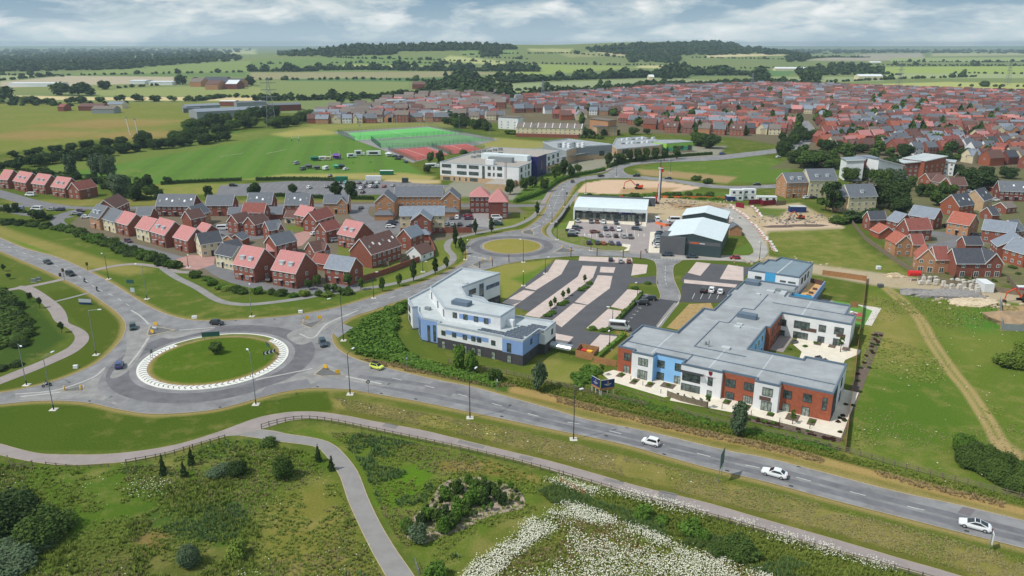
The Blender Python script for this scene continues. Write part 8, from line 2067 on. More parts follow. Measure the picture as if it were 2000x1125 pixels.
# --------- building site
def excavator(px,py,head,label,sc=1.0,boom=((1.5,1.9),(4.2,4.6),(7.2,3.4),(7.6,.6))):
 p=G(px,py);r=empty('excavator',(p.x,p.y,0),radians(head),label,'excavator');r.scale=(sc,)*3
 for y in(-1.2,1.2):
  mb=MB();pf=[(-1.7,.15),(1.7,.15),(2.1,.5),(1.8,.85),(-1.8,.85),(-2.1,.5)]
  mb.v=[(x,yy,z)for yy in(y-.28,y+.28)for x,z in pf];mb.f=[tuple(range(6)),tuple(range(11,5,-1))]+[(i,i+6,(i+1)%6+6,(i+1)%6)for i in range(6)];mb.m=[0]*8;mb.build('track',M['black'],r)
 MB().prism([(-2.2,-1.2),(.9,-1.3),(.9,1.3),(-2.2,1.2)],.95,1.9).build('house_deck',M['orange'],r)
 MB().box(-.1,1.4,.25,1.25,1.0,2.8).build('cab',M['frame_dk'],r);MB().box(-2.3,-1.4,-1.1,1.1,1.1,2.1).build('counterweight',M['orange'],r)
 for(x0,z0),(x1,z1),w,nm in((boom[0],boom[1],.45,'boom'),(boom[1],boom[2],.4,'boom'),(boom[2],boom[3],.3,'stick')):MB().bar((x0,-.3,z0),(x1,-.3,z1),w*.8,w).build(nm,M['orange'],r)
 x,z=boom[3];mb=MB();mb.v=[(x+dx,yy,z+dz)for yy in(-.85,.25)for dx,dz in((-.4,.2),(.35,.3),(.3,-.5),(-.5,-.6))];mb.f=[(0,1,2,3),(7,6,5,4),(0,4,5,1),(1,5,6,2),(2,6,7,3),(3,7,4,0)];mb.m=[0]*6;mb.build('bucket',M['steel_dk'],r)
excavator(1247,369,178,'orange excavator on the pink gravel pad',1.05);excavator(1224,396,170,'orange excavator behind the row of shops',.8,((1.2,1.9),(3.2,4.8),(5.8,2.6),(6.2,.8)));excavator(2000,588,190,'orange excavator at the right edge of the field',.9)
g,hr=height_of(1275,398,318);r=empty('piling_rig',(g.x,g.y,0),.1,'tall white and red piling rig standing on the building site','piling rig')
for y in(-1.3,1.3):MB().box(-2.6,2.6,y-.4,y+.4,.1,1.0).build('track',M['black'],r)
MB().box(-4.8,1.0,-1.5,1.5,1.1,3.2).build('machine_house',M['white2'],r);MB().box(1.0,2.2,.3,1.5,1.1,3.4).build('cab',M['red'],r)
MB().box(2.5,3.15,-.35,.35,1.0,hr*.86).build('mast',M['white2'],r);MB().box(3.17,3.75,-.4,.4,2,hr*.84).build('leader',M['steel_dk'],r);MB().box(3.2,4.4,-.5,.5,hr*.78,hr*.9).build('drill_head',M['red'],r)
mb=MB()
for i in range(9):z=hr*.86+i*.5;mb.bar((2.5,-.3,z),(3.3,.3,z+.5),.1,.1)
for q in((2.5,-.4),(3.3,.4)):mb.bar((q[0],q[1],hr*.86),(q[0],q[1],hr),.14,.14)
tag(mb.build('lattice_top',M['bronze'],r),kind='stuff');MB().bar((1.6,0,3),(2.4,0,hr*.5),.2,.2).build('backstay',M['red'],r);MB().box(2.0,4.2,-.7,.7,hr*.86,hr*.88).build('mast_head',M['white2'],r)
for x,y,L_,w,h,m,lb,win,z in((1426,392,6.5,3.2,2.7,'white2','white site cabin, lower left of the stack',2,0),(1426,392,6.5,3.2,2.7,'white2','white site cabin, upper left of the stack',2,2.85),(1450,391,6.5,3.2,2.7,'white2','white site cabin, lower right of the stack',2,0),(1450,391,6.5,3.2,2.7,'white2','white site cabin, upper right of the stack',2,2.85),(1420,393,4,5,2.4,'blue_box','blue container with pale roof left of the white cabins',0,0),(1478,394,10,3,2.6,'white2','long white cabin right of the cabin stack',3,0),(1543,415,7.5,3.5,2.7,'blue_box','dark blue container on the gravel below the apartments',0,0)):
 container(x,y,L_,w,h,m,lb,-.05,'site cabins and containers',win,z,'flatroof_lt' if m=='blue_box' else None,'site_cabin' if win else 'container','site cabin' if win else 'container')
def board_fence(pts,h,m,label,pw=2.4,name='fence',cat='fence',gap=.04,posts=True,th=.06,pm=None):
 P=GP(pts);o0=P[0];r=empty(name,(o0.x,o0.y,0),0,label,cat)
 for a,b_ in zip(P,P[1:]):
  L_=(b_-a).length;n=max(1,round(L_/pw));an=atan2((b_-a).y,(b_-a).x);w=L_/n
  me_=MB().box(gap,w-gap,-th/2,th/2,.05,h).mesh('panel',M[m]);pmx=cached('bfp%s%.1f'%(pm or m,h),lambda:MB().box(-.06,.06,-.06,.06,0,h+.08).mesh('post',M[pm or m]))
  for i in range(n):
   q=a.lerp(b_,i/n);inst('panel',me_,r,(q.x-o0.x,q.y-o0.y,0),an)
   if posts:inst('post',pmx,r,(q.x-o0.x,q.y-o0.y,0),an)
 return r
board_fence([(1437,404),(1453,407)],2.4,'maroon','maroon hoarding at the bend of the site road',name='hoarding',cat='hoarding',th=.12);board_fence([(1462,400),(1485,399),(1490,402),(1515,400)],2.6,'maroon','maroon hoarding before the long white cabin',name='hoarding',cat='hoarding',th=.12);board_fence([(1515,402),(1535,400)],2.2,'wood_gr','grey boarded fence right of the maroon hoarding')
wp=[(1692,545),(1684,615),(1675,680),(1668,742),(1660,800),(1650,884)]
board_fence(wp,1.8,'wood','long tall timber fence between care home and field',1.9,pm='wood_gr')
board_fence([(1606,537),(1650,543),(1692,549)],1.8,'wood','timber fence at the back of the nursery garden',1.9);board_fence([(1660,600),(1676,601)],1.8,'wood','short timber fence closing the nursery garden',1.9)
board_fence([(1158,707),(1185,713),(1204,716)],1.7,'wood','short timber fence beside the brick corner of the care home',1.9);board_fence([(1303,774),(1330,784),(1383,797)],1.4,'wood_gr','low timber screen round the garden seats of the care home',1.4)
board_fence([(1664,438),(1690,470),(1720,492),(1755,516),(1790,539),(1806,548)],1.8,'wood_gr','grey timber fence along the back gardens of the right estate',1.9);board_fence([(1806,548),(1850,556),(1920,566),(2010,580)],1.8,'wood_gr','grey timber fence between back gardens and site track',1.9)
for a,b_,lb in(((1858,556),(1866,538),'left garden divider of the dark slate house'),((1895,562),(1896,540),'middle garden divider of the dark slate house'),((1930,566),(1924,545),'right garden divider of the dark slate house'),((1990,577),(1966,545),'garden divider near the right edge'),((702,516),(760,520),'garden fence below the long brown roof'),((782,516),(812,500),'garden divider behind the long brown roof'),((806,470),(836,468),'fence behind the white gabled garage')):board_fence([a,b_],1.8,'wood_gr','grey timber '+lb,1.9)
board_fence([(700,552),(760,533),(810,514),(850,498)],1.9,'brick','long red brick garden wall round the corner of the left estate',4.5,'garden_wall','wall',0,True,.3);board_fence([(850,498),(846,485),(836,466)],1.9,'brick','short red brick garden wall behind the flats',4,'garden_wall','wall',0,True,.3);board_fence([(1120,452),(1104,452)],1.2,'shed_dk','short dark railing by the shops lawn');board_fence([(1112,405),(1098,427),(1082,445)],1.5,'frame_dk','dark sloping railing between footpath and shops',2.2);board_fence([(1952,592),(1956,645),(2010,648)],2.0,'grey_clad','grey sheet fence round the soil heap at the right edge',2.2)
board_fence([(1280,437),(1300,442),(1340,440)],1.1,'orange_br','orange barrier net behind the white vans',3,'barrier_net','barrier');board_fence([(1290,386),(1350,387),(1418,388)],1.0,'orange_br','orange barrier net behind the piling rig',3,'barrier_net','barrier')
b0=[s5(*p)for p in((840,1060),(1015,1100),(1070,1030),(890,995),(840,1060))]
board_fence(b0,2.0,'wood','timber bin store with open top beside the surgery',1.5,'bin_store','bin store',.02)
for x,y,m,lb in((922,1045,'red','red wheeled bin inside the timber bin store'),(978,1055,'yellow','yellow wheeled bin inside the timber bin store')):
 p=G(*s5(x,y));r=empty('wheeled_bin',(p.x,p.y,0),-.5,lb,'bin');MB().prism([(-.65,-.5),(.65,-.5),(.65,.5),(-.65,.5)],.15,1.5).build('tub',M[m],r);MB().box(-.7,.7,-.55,.55,1.5,1.62).build('lid',M[m],r)
 for sx in(-.5,.5):MB().tube((sx,-.45,.1),(sx,-.35,.1),.1,8).build('wheel',M['black'],r)
p=G(*s5(700,1010));r=empty('cycle_shelter',(p.x,p.y,0),-.5,'curved clear cycle shelter between surgery and bin store','shelter')
mb=MB();pr_=[(-1.2,1.3),(-1.15,1.8),(-.8,2.2),(0,2.4),(.9,2.2)]
for(y0,z0),(y1,z1)in zip(pr_,pr_[1:]):mb.face([(-3,y0,z0),(3,y0,z0),(3,y1,z1),(-3,y1,z1)]);mb.face([(-3,y1,z1-.03),(3,y1,z1-.03),(3,y0,z0-.03),(-3,y0,z0-.03)])
mb.build('canopy',M['alu'],r)
for x in(-2.8,0,2.8):MB().tube((x,-1.15,0),(x,-1.15,1.8),.06,6).build('post',M['steel_dk'],r)
bm_=MB().box(-1,1,-.05,.05,.2,.95).mesh('panel',M['lantern']);bs=MB().box(-1.0,-.1,-.06,.06,.5,.85).mesh('stripe',M['red']);bf=MB().box(-.12,.12,-.3,.3,0,.2).mesh('foot',M['black'])
for k,pts in enumerate(([(1428,402),(1436,412),(1450,420),(1462,430)],[(1468,437),(1482,452),(1496,468),(1508,482),(1516,494)],[(1420,424),(1432,432)],[(1470,405),(1488,425)])):
 for i,q in enumerate(along(pts,3.6,.5)):
  r=empty('road_barrier',(q.x,q.y,0),rnd.uniform(-1.2,-.5),'red and white plastic barrier beside the dusty site road','barrier','red and white site barriers');inst('panel',bm_,r);inst('stripe',bs,r)
  for x in(-.8,.8):inst('foot',bf,r,(x,0,0))
def heap(px,py,rx,ry,h,m,label,seed=0):
 r_=random.Random(seed);g_=G(px,py);V=[]
 for v in ICO2:k=1+r_.uniform(-.22,.22);V.append((v[0]*rx*k,v[1]*ry*k,max(-.05,v[2]*h*k)))
 me_=bpy.data.meshes.new('heap');me_.from_pydata(V,[],ICO2F);me_.materials.append(M[m]);o=inst('heap',me_,None,(g_.x,g_.y,0));return tag(o,label,'heap')
heap(1855,577,9,4,1.5,'rubble','grey rubble heap along the site track, right part',1);heap(1785,573,5,2.6,1.2,'rubble','grey rubble heap along the site track, left part',2);heap(1825,577,6,3,1.3,'rubble','dark grey rubble heap in the middle of the track edge',3);heap(1900,592,8,3.5,1.2,'rubble_lt','buff stone heap below the grey rubble',4);heap(1995,628,11,6,2.6,'soil','brown soil heap behind the grey sheet fence',5);heap(1746,540,3,2,.8,'rubble_lt','pale broken slabs at the start of the site track',6)
heap(1518,443,7,2,.7,'mulch','dark strip heap on the site slab, left one',7);heap(1570,441,10,1.8,.6,'mulch','dark strip heap on the site slab, right one',8);heap(1335,402,6,3,1.0,'soil','brown soil heap behind the trade sheds',9);heap(1385,403,9,3,1.4,'soil','long brown soil heap left of the site cabins',10);excavator(1563,428,200,'orange-red machine working on the site slab',.8)
LR=MB()
for cx,cy,sx,sy,m,n in((1855,575,10,4.5,0,240),(1900,592,9,4,1,220),(1790,572,6,3,0,90),(1746,540,3,2,1,60)):
 g_=G(cx,cy)
 for i in range(n):
  x,y=g_.x+rnd.gauss(0,sx*.5),g_.y+rnd.gauss(0,sy*.5);s=rnd.uniform(.15,.5);z=max(0,1.1*(1-hypot((x-g_.x)/sx,(y-g_.y)/sy)));LR.box(x-s,x+s,y-s*.7,y+s*.7,z,z+s,m)
for cx,cy,sx,sy,m,n in((1330,398,9,6,0,90),(1300,405,6,4,1,70),(1560,428,10,5,0,110),(1600,430,6,3,1,80),(1390,398,9,5,1,60),(1530,432,7,4,0,50),(1500,512,9,4,1,60)):
 g_=G(cx,cy)
 for i in range(n):x,y=g_.x+rnd.gauss(0,sx),g_.y+rnd.gauss(0,sy);s=rnd.uniform(.1,.45);LR.box(x-s,x+s,y-s*.7,y+s*.7,0,s*1.4,m)
tag(LR.build('loose_rubble',[M['rubble'],M['rubble_lt']]),kind='stuff')
pal=MB().box(-.6,.6,-.5,.5,0,.14).mesh('pallet_base',M['wood_gr']);ldm=MB().box(-.55,.55,-.46,.46,.15,1.15).mesh('wrapped_load',M['stone']);ldc=MB().box(-.57,.57,-.48,.48,1.15,1.2).mesh('top_sheet',M['lantern'])
for i,(x,y)in enumerate(((1797,556),(1803,552),(1800,548),(1812,556),(1815,551),(1826,557),(1830,553),(1826,551),(1858,566),(1860,560),(1858,556),(1872,568),(1874,563),(1872,558),(1869,555),(1884,567),(1882,561),(1880,557),(1897,571),(1896,566),(1893,560),(1890,557),(1908,573),(1907,568),(1904,562),(1901,558),(1842,560),(1848,562))):
 g_=G(x,y);r=empty('block_pallet',(g_.x,g_.y,0),rnd.uniform(-.2,.2),'pallet of pale wrapped blocks beside the garden fence','pallet','pallets along the site track');inst('pallet_base',pal,r);inst('wrapped_load',ldm,r,sc=(1,1,rnd.uniform(.8,1.3)));
 if i%3:inst('wrapped_load',ldm,r,(0,.1,1.2),.1,(.95,.95,.7))
container(1921,572,3,6,2.9,'white2','tall white container at the end of the pallets',-.1)
p=G(1784,548);r=empty('cement_mixer',(p.x,p.y,0),0,'bright red silo on a white frame at the start of the pallets','silo');MB().tube((-2,0,2.6),(2,0,2.6),1.0,12,0,.9).build('drum',M['red'],r)
for sx in(-1.2,1.2):MB().bar((sx,-.6,0),(sx*.8,0,2),.15,.15).build('leg',M['lantern'],r)
for x,y,L_,m,lb in((1980,575,8,'maroon','red trailer beyond the white container'),(1988,570,5,'white2','white tarpaulin load at the right edge')):container(x,y,L_,2,1.6,m,lb,-.15)
container(1716,562,1.6,1.2,1.0,'shed_gr','small dark box standing at the start of the field track',0);container(1713,527,1.4,1.2,1.1,'white2','small white tank in the grass behind the nursery')
# ========= STREET FURNITURE
def arm_lamp(px,py,ty,hx,hy,label,grp='street lamps',dark=False):
 """lamp column; hx, hy the pixel of its lantern"""
 g,h=height_of(px,py,ty);r=empty('street_lamp',(g.x,g.y,0),0,label,'street lamp',grp);c='steel_dk' if dark else 'steel'
 MB().prism([(-.75,-.75),(.75,-.75),(.75,.75),(-.75,.75)],0,.07).build('base_pad',M['stone'],r)
 MB().tube((0,0,0),(0,0,h),.11,7,0,.07).build('column',M[c],r);MB().tube((0,0,0),(0,0,1.2),.15,7).build('base_sleeve',M['steel_dk'],r)
 t=G(hx,hy,h+.15);d=Vector((t.x-g.x,t.y-g.y));L_=d.length
 if L_>3.0:d=d*(3.0/L_)
 if L_>.5:MB().tube((0,0,h-.05),(d.x,d.y,h+.2),.05,6).build('arm',M[c],r)
 a=atan2(d.y,d.x)if L_>.2 else 0;o=MB().box(-.1,.75,-.17,.17,-.06,.12).build('lantern',M['lantern'],r,loc=(d.x,d.y,h+.2),rz=a)
 return r
for a in((52,752,672,40,676,'lamp by the path at the lower left, beside the clipped hedge'),(105,800,698,100,689,'lamp standing in front of the motorcycle on the left road'),(188,693,606,192,605,'lamp on the grass between winding path and roundabout'),(500,790,690,484,684,'lamp in front of the large roundabout grass'),(671,665,580,643,584,'lamp at the bend above the large roundabout'),
(684,770,690,688,682,'lamp right of the large roundabout on the south verge'),(918,816,730,928,720,'lamp on the south verge below the surgery'),(1120,858,765,1133,761,'lamp on the south verge below the navy sign boards'),(287,584,520,262,515,'lamp on the grass beside the crossing footpath'),(492,618,562,487,556,'lamp above the large roundabout by the shrubs'),(212,545,500,188,488,'lamp by the upper left road'),(730,582,534,734,532,'lamp below the garden wall'),(826,531,512,830,511,'short lamp by the curved footpath'),(1022,512,470,1018,468,'lamp below the small roundabout'),(909,507,474,914,468,'lamp left of the small roundabout'),(1065,534,505,1070,503,'lamp at the corner of the surgery car park'),(1022,558,530,1022,530,'lamp on the lawn behind the surgery'),
(1190,682,645,1190,646,'lamp beside the minibus'),(1196,630,602,1190,600,'lamp in the surgery car park before the minibus'),(1088,468,435,1088,434,'lamp right of the small roundabout'),(1078,436,405,1074,402,'lamp on the bend north of the small roundabout'),(1103,404,372,1100,371,'lamp by the zebra crossing'),(1154,489,460,1152,459,'lamp in the verge of the shops car park'),(1144,378,350,1142,350,'lamp left of the gravel pad'),(1204,345,312,1203,311,'lamp at the school bend'),(1309,338,313,1308,313,'lamp right of the piling rig'),(1483,508,472,1484,473,'lamp on the dusty road corner'),(368,522,498,366,498,'lamp at the pink paved court'),(1245,580,552,1244,552,'lamp between the two car parks')):
 arm_lamp(*a,dark=a[1]<560 or a[0]>600)
def sign(px,py,ty,w,hb,m,label,rz,legs=2,face=None,th=.06,name='road_sign',z0=None):
 g,h=height_of(px,py,ty);r=empty(name,(g.x,g.y,0),rz,label,'sign')
 for i in range(legs):
  x=0 if legs==1 else-w*.38+w*.76*i/(legs-1);MB().tube((x,0,0),(x,0,h-hb*.1),.06,6).build('post',M['steel'],r)
 MB().box(-w/2,w/2,-.1-th,-.1,h-hb,h).build('sign_plate',M[m],r)
 return r,h
def round_sign(px,py,ty,label,rz=0):
 g,h=height_of(px,py,ty);r=empty('road_sign',(g.x,g.y,0),rz,label,'sign')
 MB().tube((0,0,0),(0,0,h-.3),.05,6).build('post',M['steel'],r);MB().tube((0,-.06,h-.45),(0,-.1,h-.45),.45,16).build('disc',M['steel_dk'],r);MB().tube((0,-.1,h-.45),(0,-.115,h-.45),.3,16).build('disc_face',M['flatroof_lt'],r)
sign(413,664,648,4.6,1.3,'green_sign','wide dark green sign seen from behind on the far rim of the roundabout',.2,3)
r,h=sign(526,694,669,2.2,1.0,'green_sign','teal direction sign on the right rim of the roundabout',-.9)
r,h=sign(527,703,684,3.2,.9,'frame_dk','black and white chevron board on the right rim of the roundabout',.75)
for x in(-1.35,-.35,.65):
 mb=MB();mb.v=[(x+a,-.175,h-.9+b_)for a,b_ in((.35,.02),(.7,.02),(.35,.45),(0,.45))]+[(x+a,-.175,h-.9+b_)for a,b_ in((0,.45),(.35,.45),(.7,.88),(.35,.88))];mb.f=[(0,1,2,3),(4,5,6,7)];mb.m=[0,0];mb.build('chevron',M['lantern'],r)
sign(297,702,682,.8,1.0,'steel','small sign turned edge-on on the left rim of the roundabout',1.2,2)
r,h=sign(168,595,583,4.2,1.8,'blue_sign','long white and blue board on the grass by the upper left road',-.1,3);MB().box(-2.05,2.05,-.2,-.165,h-1.2,h-.08).build('sign_face',M['flatroof_lt'],r)
sign(256,560,546,2.6,1.3,'green_sign','dark teal direction sign on the grass, upper one',-.15);sign(261,577,562,1.6,1.4,'coping_lt','pale grey back of a sign below the teal one',-.3)
sign(1406,937,879,2.8,3.2,'green_sign','tall green direction sign seen edge-on between road and footpath',radians(62),2)
sign(1932,1072,1040,1.2,2.0,'lantern','white sign seen edge-on at the lower right verge',radians(66),1)
round_sign(720,768,742,'round sign on a post on the south verge near the roundabout',.3);round_sign(795,720,696,'round sign on a post on the north verge near the roundabout',.2);sign(971,766,740,.2,.6,'lantern','slim white marker post on the north verge',0,1)
for(px,py),(qx,qy),lb in(((1155,765),(1171,774),'left navy sign board on timber legs, angled away'),((1173,775),(1199,771),'right navy sign board on timber legs, facing the road')):
 A_,B_=G(px,py),G(qx,qy);w=(B_-A_).length;r=empty('sign_board',(A_.x,A_.y,0),atan2((B_-A_).y,(B_-A_).x),lb,'sign','navy boards before the care home')
 for i in range(3):MB().box(w*i*.46+.05,w*i*.46+.2,0,.12,0,2.0).build('leg',M['lantern'],r)
 MB().box(0,w,-.05,0,1.5,2.1).build('timber_panel',M['wood'],r);MB().box(0,w,-.06,0,2.1,4.0).build('board',M['blue_sign'],r);MB().box(-.04,w+.04,-.03,.03,4.0,4.06).build('frame_rail',M['lantern'],r)
 MB().box(w*.45,w*.57,-.075,-.06,3.2,3.7).build('emblem',M['wood'],r);MB().box(w*.25,w*.75,-.075,-.06,2.85,3.0).build('lettering',M['flatroof_lt'],r);MB().box(w*.36,w*.64,-.075,-.06,2.6,2.7).build('lettering',M['flatroof_lt'],r)
def temp_sign(px,py,label,m='yellow',w=1.1,h=1.2):
 g=G(px,py);r=empty('temporary_sign',(g.x,g.y,.11),rnd.uniform(-.5,.5),label,'sign','yellow roadworks signs')
 mb=MB();mb.box(-w/2,w/2,-.25,-.2,.25,h);mb.build('board',M[m],r)
 for sx in(-1,1):MB().bar((sx*w*.4,-.3,0),(sx*w*.4,-.2,.5),.05,.05).build('leg',M['steel_dk'],r);MB().bar((sx*w*.4,.3,0),(sx*w*.4,-.15,h*.9),.05,.05).build('strut',M['steel_dk'],r)
for x,y,lb in((306,637,'yellow sign on the upper left island, rear'),(299,652,'yellow sign on the upper left island, front'),(637,721,'yellow sign on the right island, left'),(660,731,'yellow sign on the right island, right'),(600,625,'yellow bollard sign on the top island, left'),(625,624,'yellow bollard sign on the top island, right')):temp_sign(x,y,lb)
temp_sign(303,643,'white and blue sign lying between yellow ones on the upper left island','lantern',1.4,.7)
for x,y,lb in((158,761,'yellow bollard at the roundabout end of the left island'),(126,762,'yellow bollard at the far end of the left island'),(593,631,'small yellow bollard on the top island'),(1022,454,'yellow bollard north of the small roundabout'),(1038,452,'second yellow bollard north of the small roundabout'),(942,509,'yellow bollard left of the small roundabout'),(958,508,'second yellow bollard left of the small roundabout'),(1098,484,'yellow bollard right of the small roundabout'),(1114,490,'second yellow bollard right of the small roundabout')):
 g=G(x,y);r=empty('bollard',(g.x,g.y,.11),0,lb,'bollard','yellow island bollards');MB().tube((0,0,0),(0,0,1.0),.22,10,0,.17).build('shell',M['yellow'],r);MB().box(-.13,.13,-.23,-.19,.45,.75).build('face_plate',M['lantern'],r)
for x,y,ty,lb in((937,524,511,'brown timber post nearest the surgery roof'),(962,520,507,'brown timber post right of the first one'),(994,513,498,'brown timber post below the small roundabout'),(1115,502,483,'orange slender post by the shops junction'),(1166,500,484,'brown post before the three parked cars'),(1217,504,488,'brown post above the surgery car park'),(1251,506,490,'brown post at the corner of the side road')):
 g,h=height_of(x,y,ty);r=empty('timber_post',(g.x,g.y,0),0,lb,'post','brown posts round the surgery');MB().box(-.14,.14,-.14,.14,0,h).build('shaft',M['bronze'],r);MB().box(-.17,.17,-.17,.17,h,h+.08).build('cap',M['wood_dk'],r)
for x,y,ty,lb in((172,530,513,'traffic light on the far side of the crossing'),(126,547,525,'traffic light on the near side of the crossing'),(118,541,534,'short push-button post at the crossing'),(1107,388,376,'traffic light at the zebra crossing')):
 g,h=height_of(x,y,ty);r=empty('traffic_light',(g.x,g.y,0),.3,lb,'traffic light');MB().tube((0,0,0),(0,0,h),.07,6).build('post',M['steel_dk'],r);MB().box(-.35,.35,-.15,.15,h-1.0,h+.1).build('backboard',M['black'],r)
 for i,m in enumerate(('lamp_red','yellow','green_box')):MB().tube((0,-.15,h-.15-i*.3),(0,-.19,h-.15-i*.3),.1,8).build('lens',M[m],r)
for x,y,w,m,lb in((66,551,1.6,'steel','larger grey cabinet by the crossing'),(76,548,1.2,'steel','smaller grey cabinet by the crossing'),(148,719,1.0,'lantern','cream cabinet on the grass left of the roundabout'),(380,622,1.4,'lantern','white litter of a low sign on the grass above the roundabout'),(587,611,1.2,'lantern','low white cabinet on the grass above the road')):
 g=G(x,y);r=empty('cabinet',(g.x,g.y,0),.1,lb if 'litter' not in lb else 'low white box on the grass above the roundabout','cabinet');MB().box(-w/2,w/2,-.3,.3,.1,1.2 if m=='steel' else.8).build('case',M[m],r);MB().box(-w/2-.05,w/2+.05,-.35,.35,0,.1).build('plinth',M['stone'],r)
def rail_fence(pts,label,h=1.1,step=2.0,rails=3,m='wood_gr',smooth=True):
 P=crom(GP(pts),5)if smooth else GP(pts);Q=[];s=0
 for i in range(len(P)-1):
  L_=(P[i+1]-P[i]).length
  while s<L_:Q.append(P[i].lerp(P[i+1],s/L_));s+=step
  s-=L_
 Q.append(P[-1]);o0=Q[0];r=empty('rail_fence',(o0.x,o0.y,0),0,label,'fence')
 pm=cached('rf%s%.1f'%(m,h),lambda:MB().box(-.07,.07,-.07,.07,0,h+.12).mesh('post',M[m]))
 for q in Q:inst('post',pm,r,(q.x-o0.x,q.y-o0.y,0))
 rm=cached('rr%s'%m,lambda:MB().box(0,1,-.02,.02,-.055,.055).mesh('rail',M[m]))
 for a,b_ in zip(Q,Q[1:]):
  d=b_-a
  if d.length<.05:continue
  for k in range(rails):inst('rail',rm,r,(a.x-o0.x,a.y-o0.y,h*(k+1)/rails-.05),atan2(d.y,d.x),(d.length,1,1))
rail_fence([(511,838),(535,830),(577,822),(615,822),(660,829),(675,832)],'dark rail fence on the bend of the footpath',1.1,1.7,2,'wood_dk')
rail_fence([(675,832),(750,848),(876,875),(1001,904),(1100,931)],'dark rail fence along the footpath above the mulched bed',1.1,1.9,2,'wood_dk');rail_fence([(1100,931),(1175,954),(1251,977),(1376,1010),(1501,1046),(1625,1083),(1751,1117),(1870,1150)],'dark rail fence along the footpath beside the daisies',1.1,1.9,2,'wood_dk')
rail_fence([(247,908),(326,893),(376,878),(440,859)],'dark rail fence along the footpath at the left',1.1,1.7,2,'wood_dk');rail_fence([(90,908),(150,914),(212,912)],'low grey rail below the footpath at the left',.6,2.2,1);rail_fence([(16,900),(27,917),(64,910)],'grey corner rail at the left edge',1.1,2,2)
rail_fence([(876,710),(940,722),(1000,734),(1075,751),(1150,769),(1262,795)],'timber rail fence on the north verge below the surgery',1.2,2.0,3);rail_fence([(1318,800),(1345,812)],'broken slanting timber rail below the garden seats',1.2,2,3);rail_fence([(1345,812),(1420,831),(1500,848),(1625,877),(1751,912),(1876,944),(2000,977),(2080,998)],'timber rail fence on the north verge along the field',1.2,2.0,3)
rail_fence([(1196,758),(1262,776),(1300,786)],'low pale rail behind the navy boards',.5,2.4,1);rail_fence([(1385,806),(1450,824),(1540,842),(1645,862)],'low pale rail in front of the care home borders',.6,2.4,1)
rail_fence([(1094,942),(1142,968)],'short pale rail of the footbridge in the daisies',1.0,1.8,2,'wood');rail_fence([(811,1102),(818,1122)],'short grey rail right of the branch path',1.0,1.4,2,'steel')
for(u,v),lb in(((40.6,33),'dark rattan sofa set on the courtyard paving, left part'),((42.2,31.8),'dark rattan sofa set on the courtyard paving, right part'),((33.2,41),'dark chairs at the courtyard doors')):
 q=ch.wld((u,v));r=empty('garden_sofa',(q.x,q.y,Zp),.4,lb,'sofa');MB().box(-.9,.9,-.4,.4,.1,.42).build('seat',M['shed_gr'],r);MB().box(-.9,.9,.25,.4,.42,.85).build('backrest',M['shed_gr'],r)
 for x in(-.9,.78):MB().box(x,x+.12,-.4,.25,.42,.65).build('armrest',M['shed_gr'],r)
for i,u in enumerate((17.6,19.2,21.0,22.8)):
 q=ch.wld((u,-6.2+.2*i));r=empty('garden_chair',(q.x,q.y,Zp),i*.8,('first','second','third','fourth')[i]+' dark garden chair behind the low timber screen','chair','garden chairs');MB().box(-.3,.3,-.3,.3,.38,.45).build('seat',M['shed_gr'],r);MB().box(-.3,.3,.24,.3,.45,.9).build('backrest',M['shed_gr'],r)
 for sx in(-.25,.25):
  for sy in(-.25,.25):MB().box(sx-.03,sx+.03,sy-.03,sy+.03,0,.38).build('leg',M['steel_dk'],r)
for i,(u,v)in enumerate(((4.9,-3.2),(8.5,-4.6),(13.6,-6.4),(27.8,-6.8),(34,-6.4),(40,-6.6),(46,-6.2))):
 q=ch.wld((u,v));r=empty('path_light',(q.x,q.y,Zp),0,'dark low bollard light on the care home terrace','light','terrace bollard lights');MB().tube((0,0,0),(0,0,.9),.07,6).build('shaft',M['steel_dk'],r);MB().tube((0,0,.9),(0,0,1.0),.09,6).build('cap',M['steel_dk'],r)
for i in range(46):
 u=rnd.uniform(31,51.5);q=ch.wld((u,rnd.uniform(-9.2,-7.6)));bush(0,0,rnd.uniform(.4,.7),rnd.uniform(.4,.6),'copper' if i%3 else 'bright','small %s shrub in the front border of the care home'%('purple-leaved' if i%3 else 'green'),'front border %s shrubs'%('purple' if i%3 else 'green'),world=q)
for u,v in((2,-1.6),(6,-3.6),(9.8,-3.2),(13.6,-1.6),(27.8,-3),(32.2,-3.4),(37.5,-4),(42,-3),(45.8,-3),(30,20),(31,27),(33,36),(36,40),(38,44),(31,18),(34,17)):
 q=ch.wld((u,v));bush(0,0,.7,.7,'bright','small green plant in the terrace beds of the care home','terrace bed plants',world=q)
for u,v,h in((25,-8.2,3.4),(42.5,-6,3.4),(44.6,41,4.2),(-2,-4.5,3.2)):
 q=ch.wld((u,v));tree(0,0,h,.75,'open','bright','thin young tree planted round the care home','young care home trees',base=.4,world=Vector((q.x,q.y,0)))
for i in range(30):
 q=ch.wld((rnd.uniform(50.4,52.4),rnd.uniform(-5,60)));bush(0,0,.5,.6,'dark' if i%2 else 'copper','low plant in the side border of the care home','side border plants',world=q)
q=ch.wld((42.6,73.6));r=empty('play_mound',(q.x,q.y,Zp),.3,'small white and blue play climber on the nursery lawn','play equipment');MB().box(-1,.4,-.5,.5,.05,.8).build('step',M['lantern'],r);MB().box(-1.7,-1.05,-.4,.4,.05,.5).build('step',M['cyan'],r);MB().tube((.5,-.3,.5),(1.6,-.6,.2),.25,8).build('slide',M['lantern'],r)
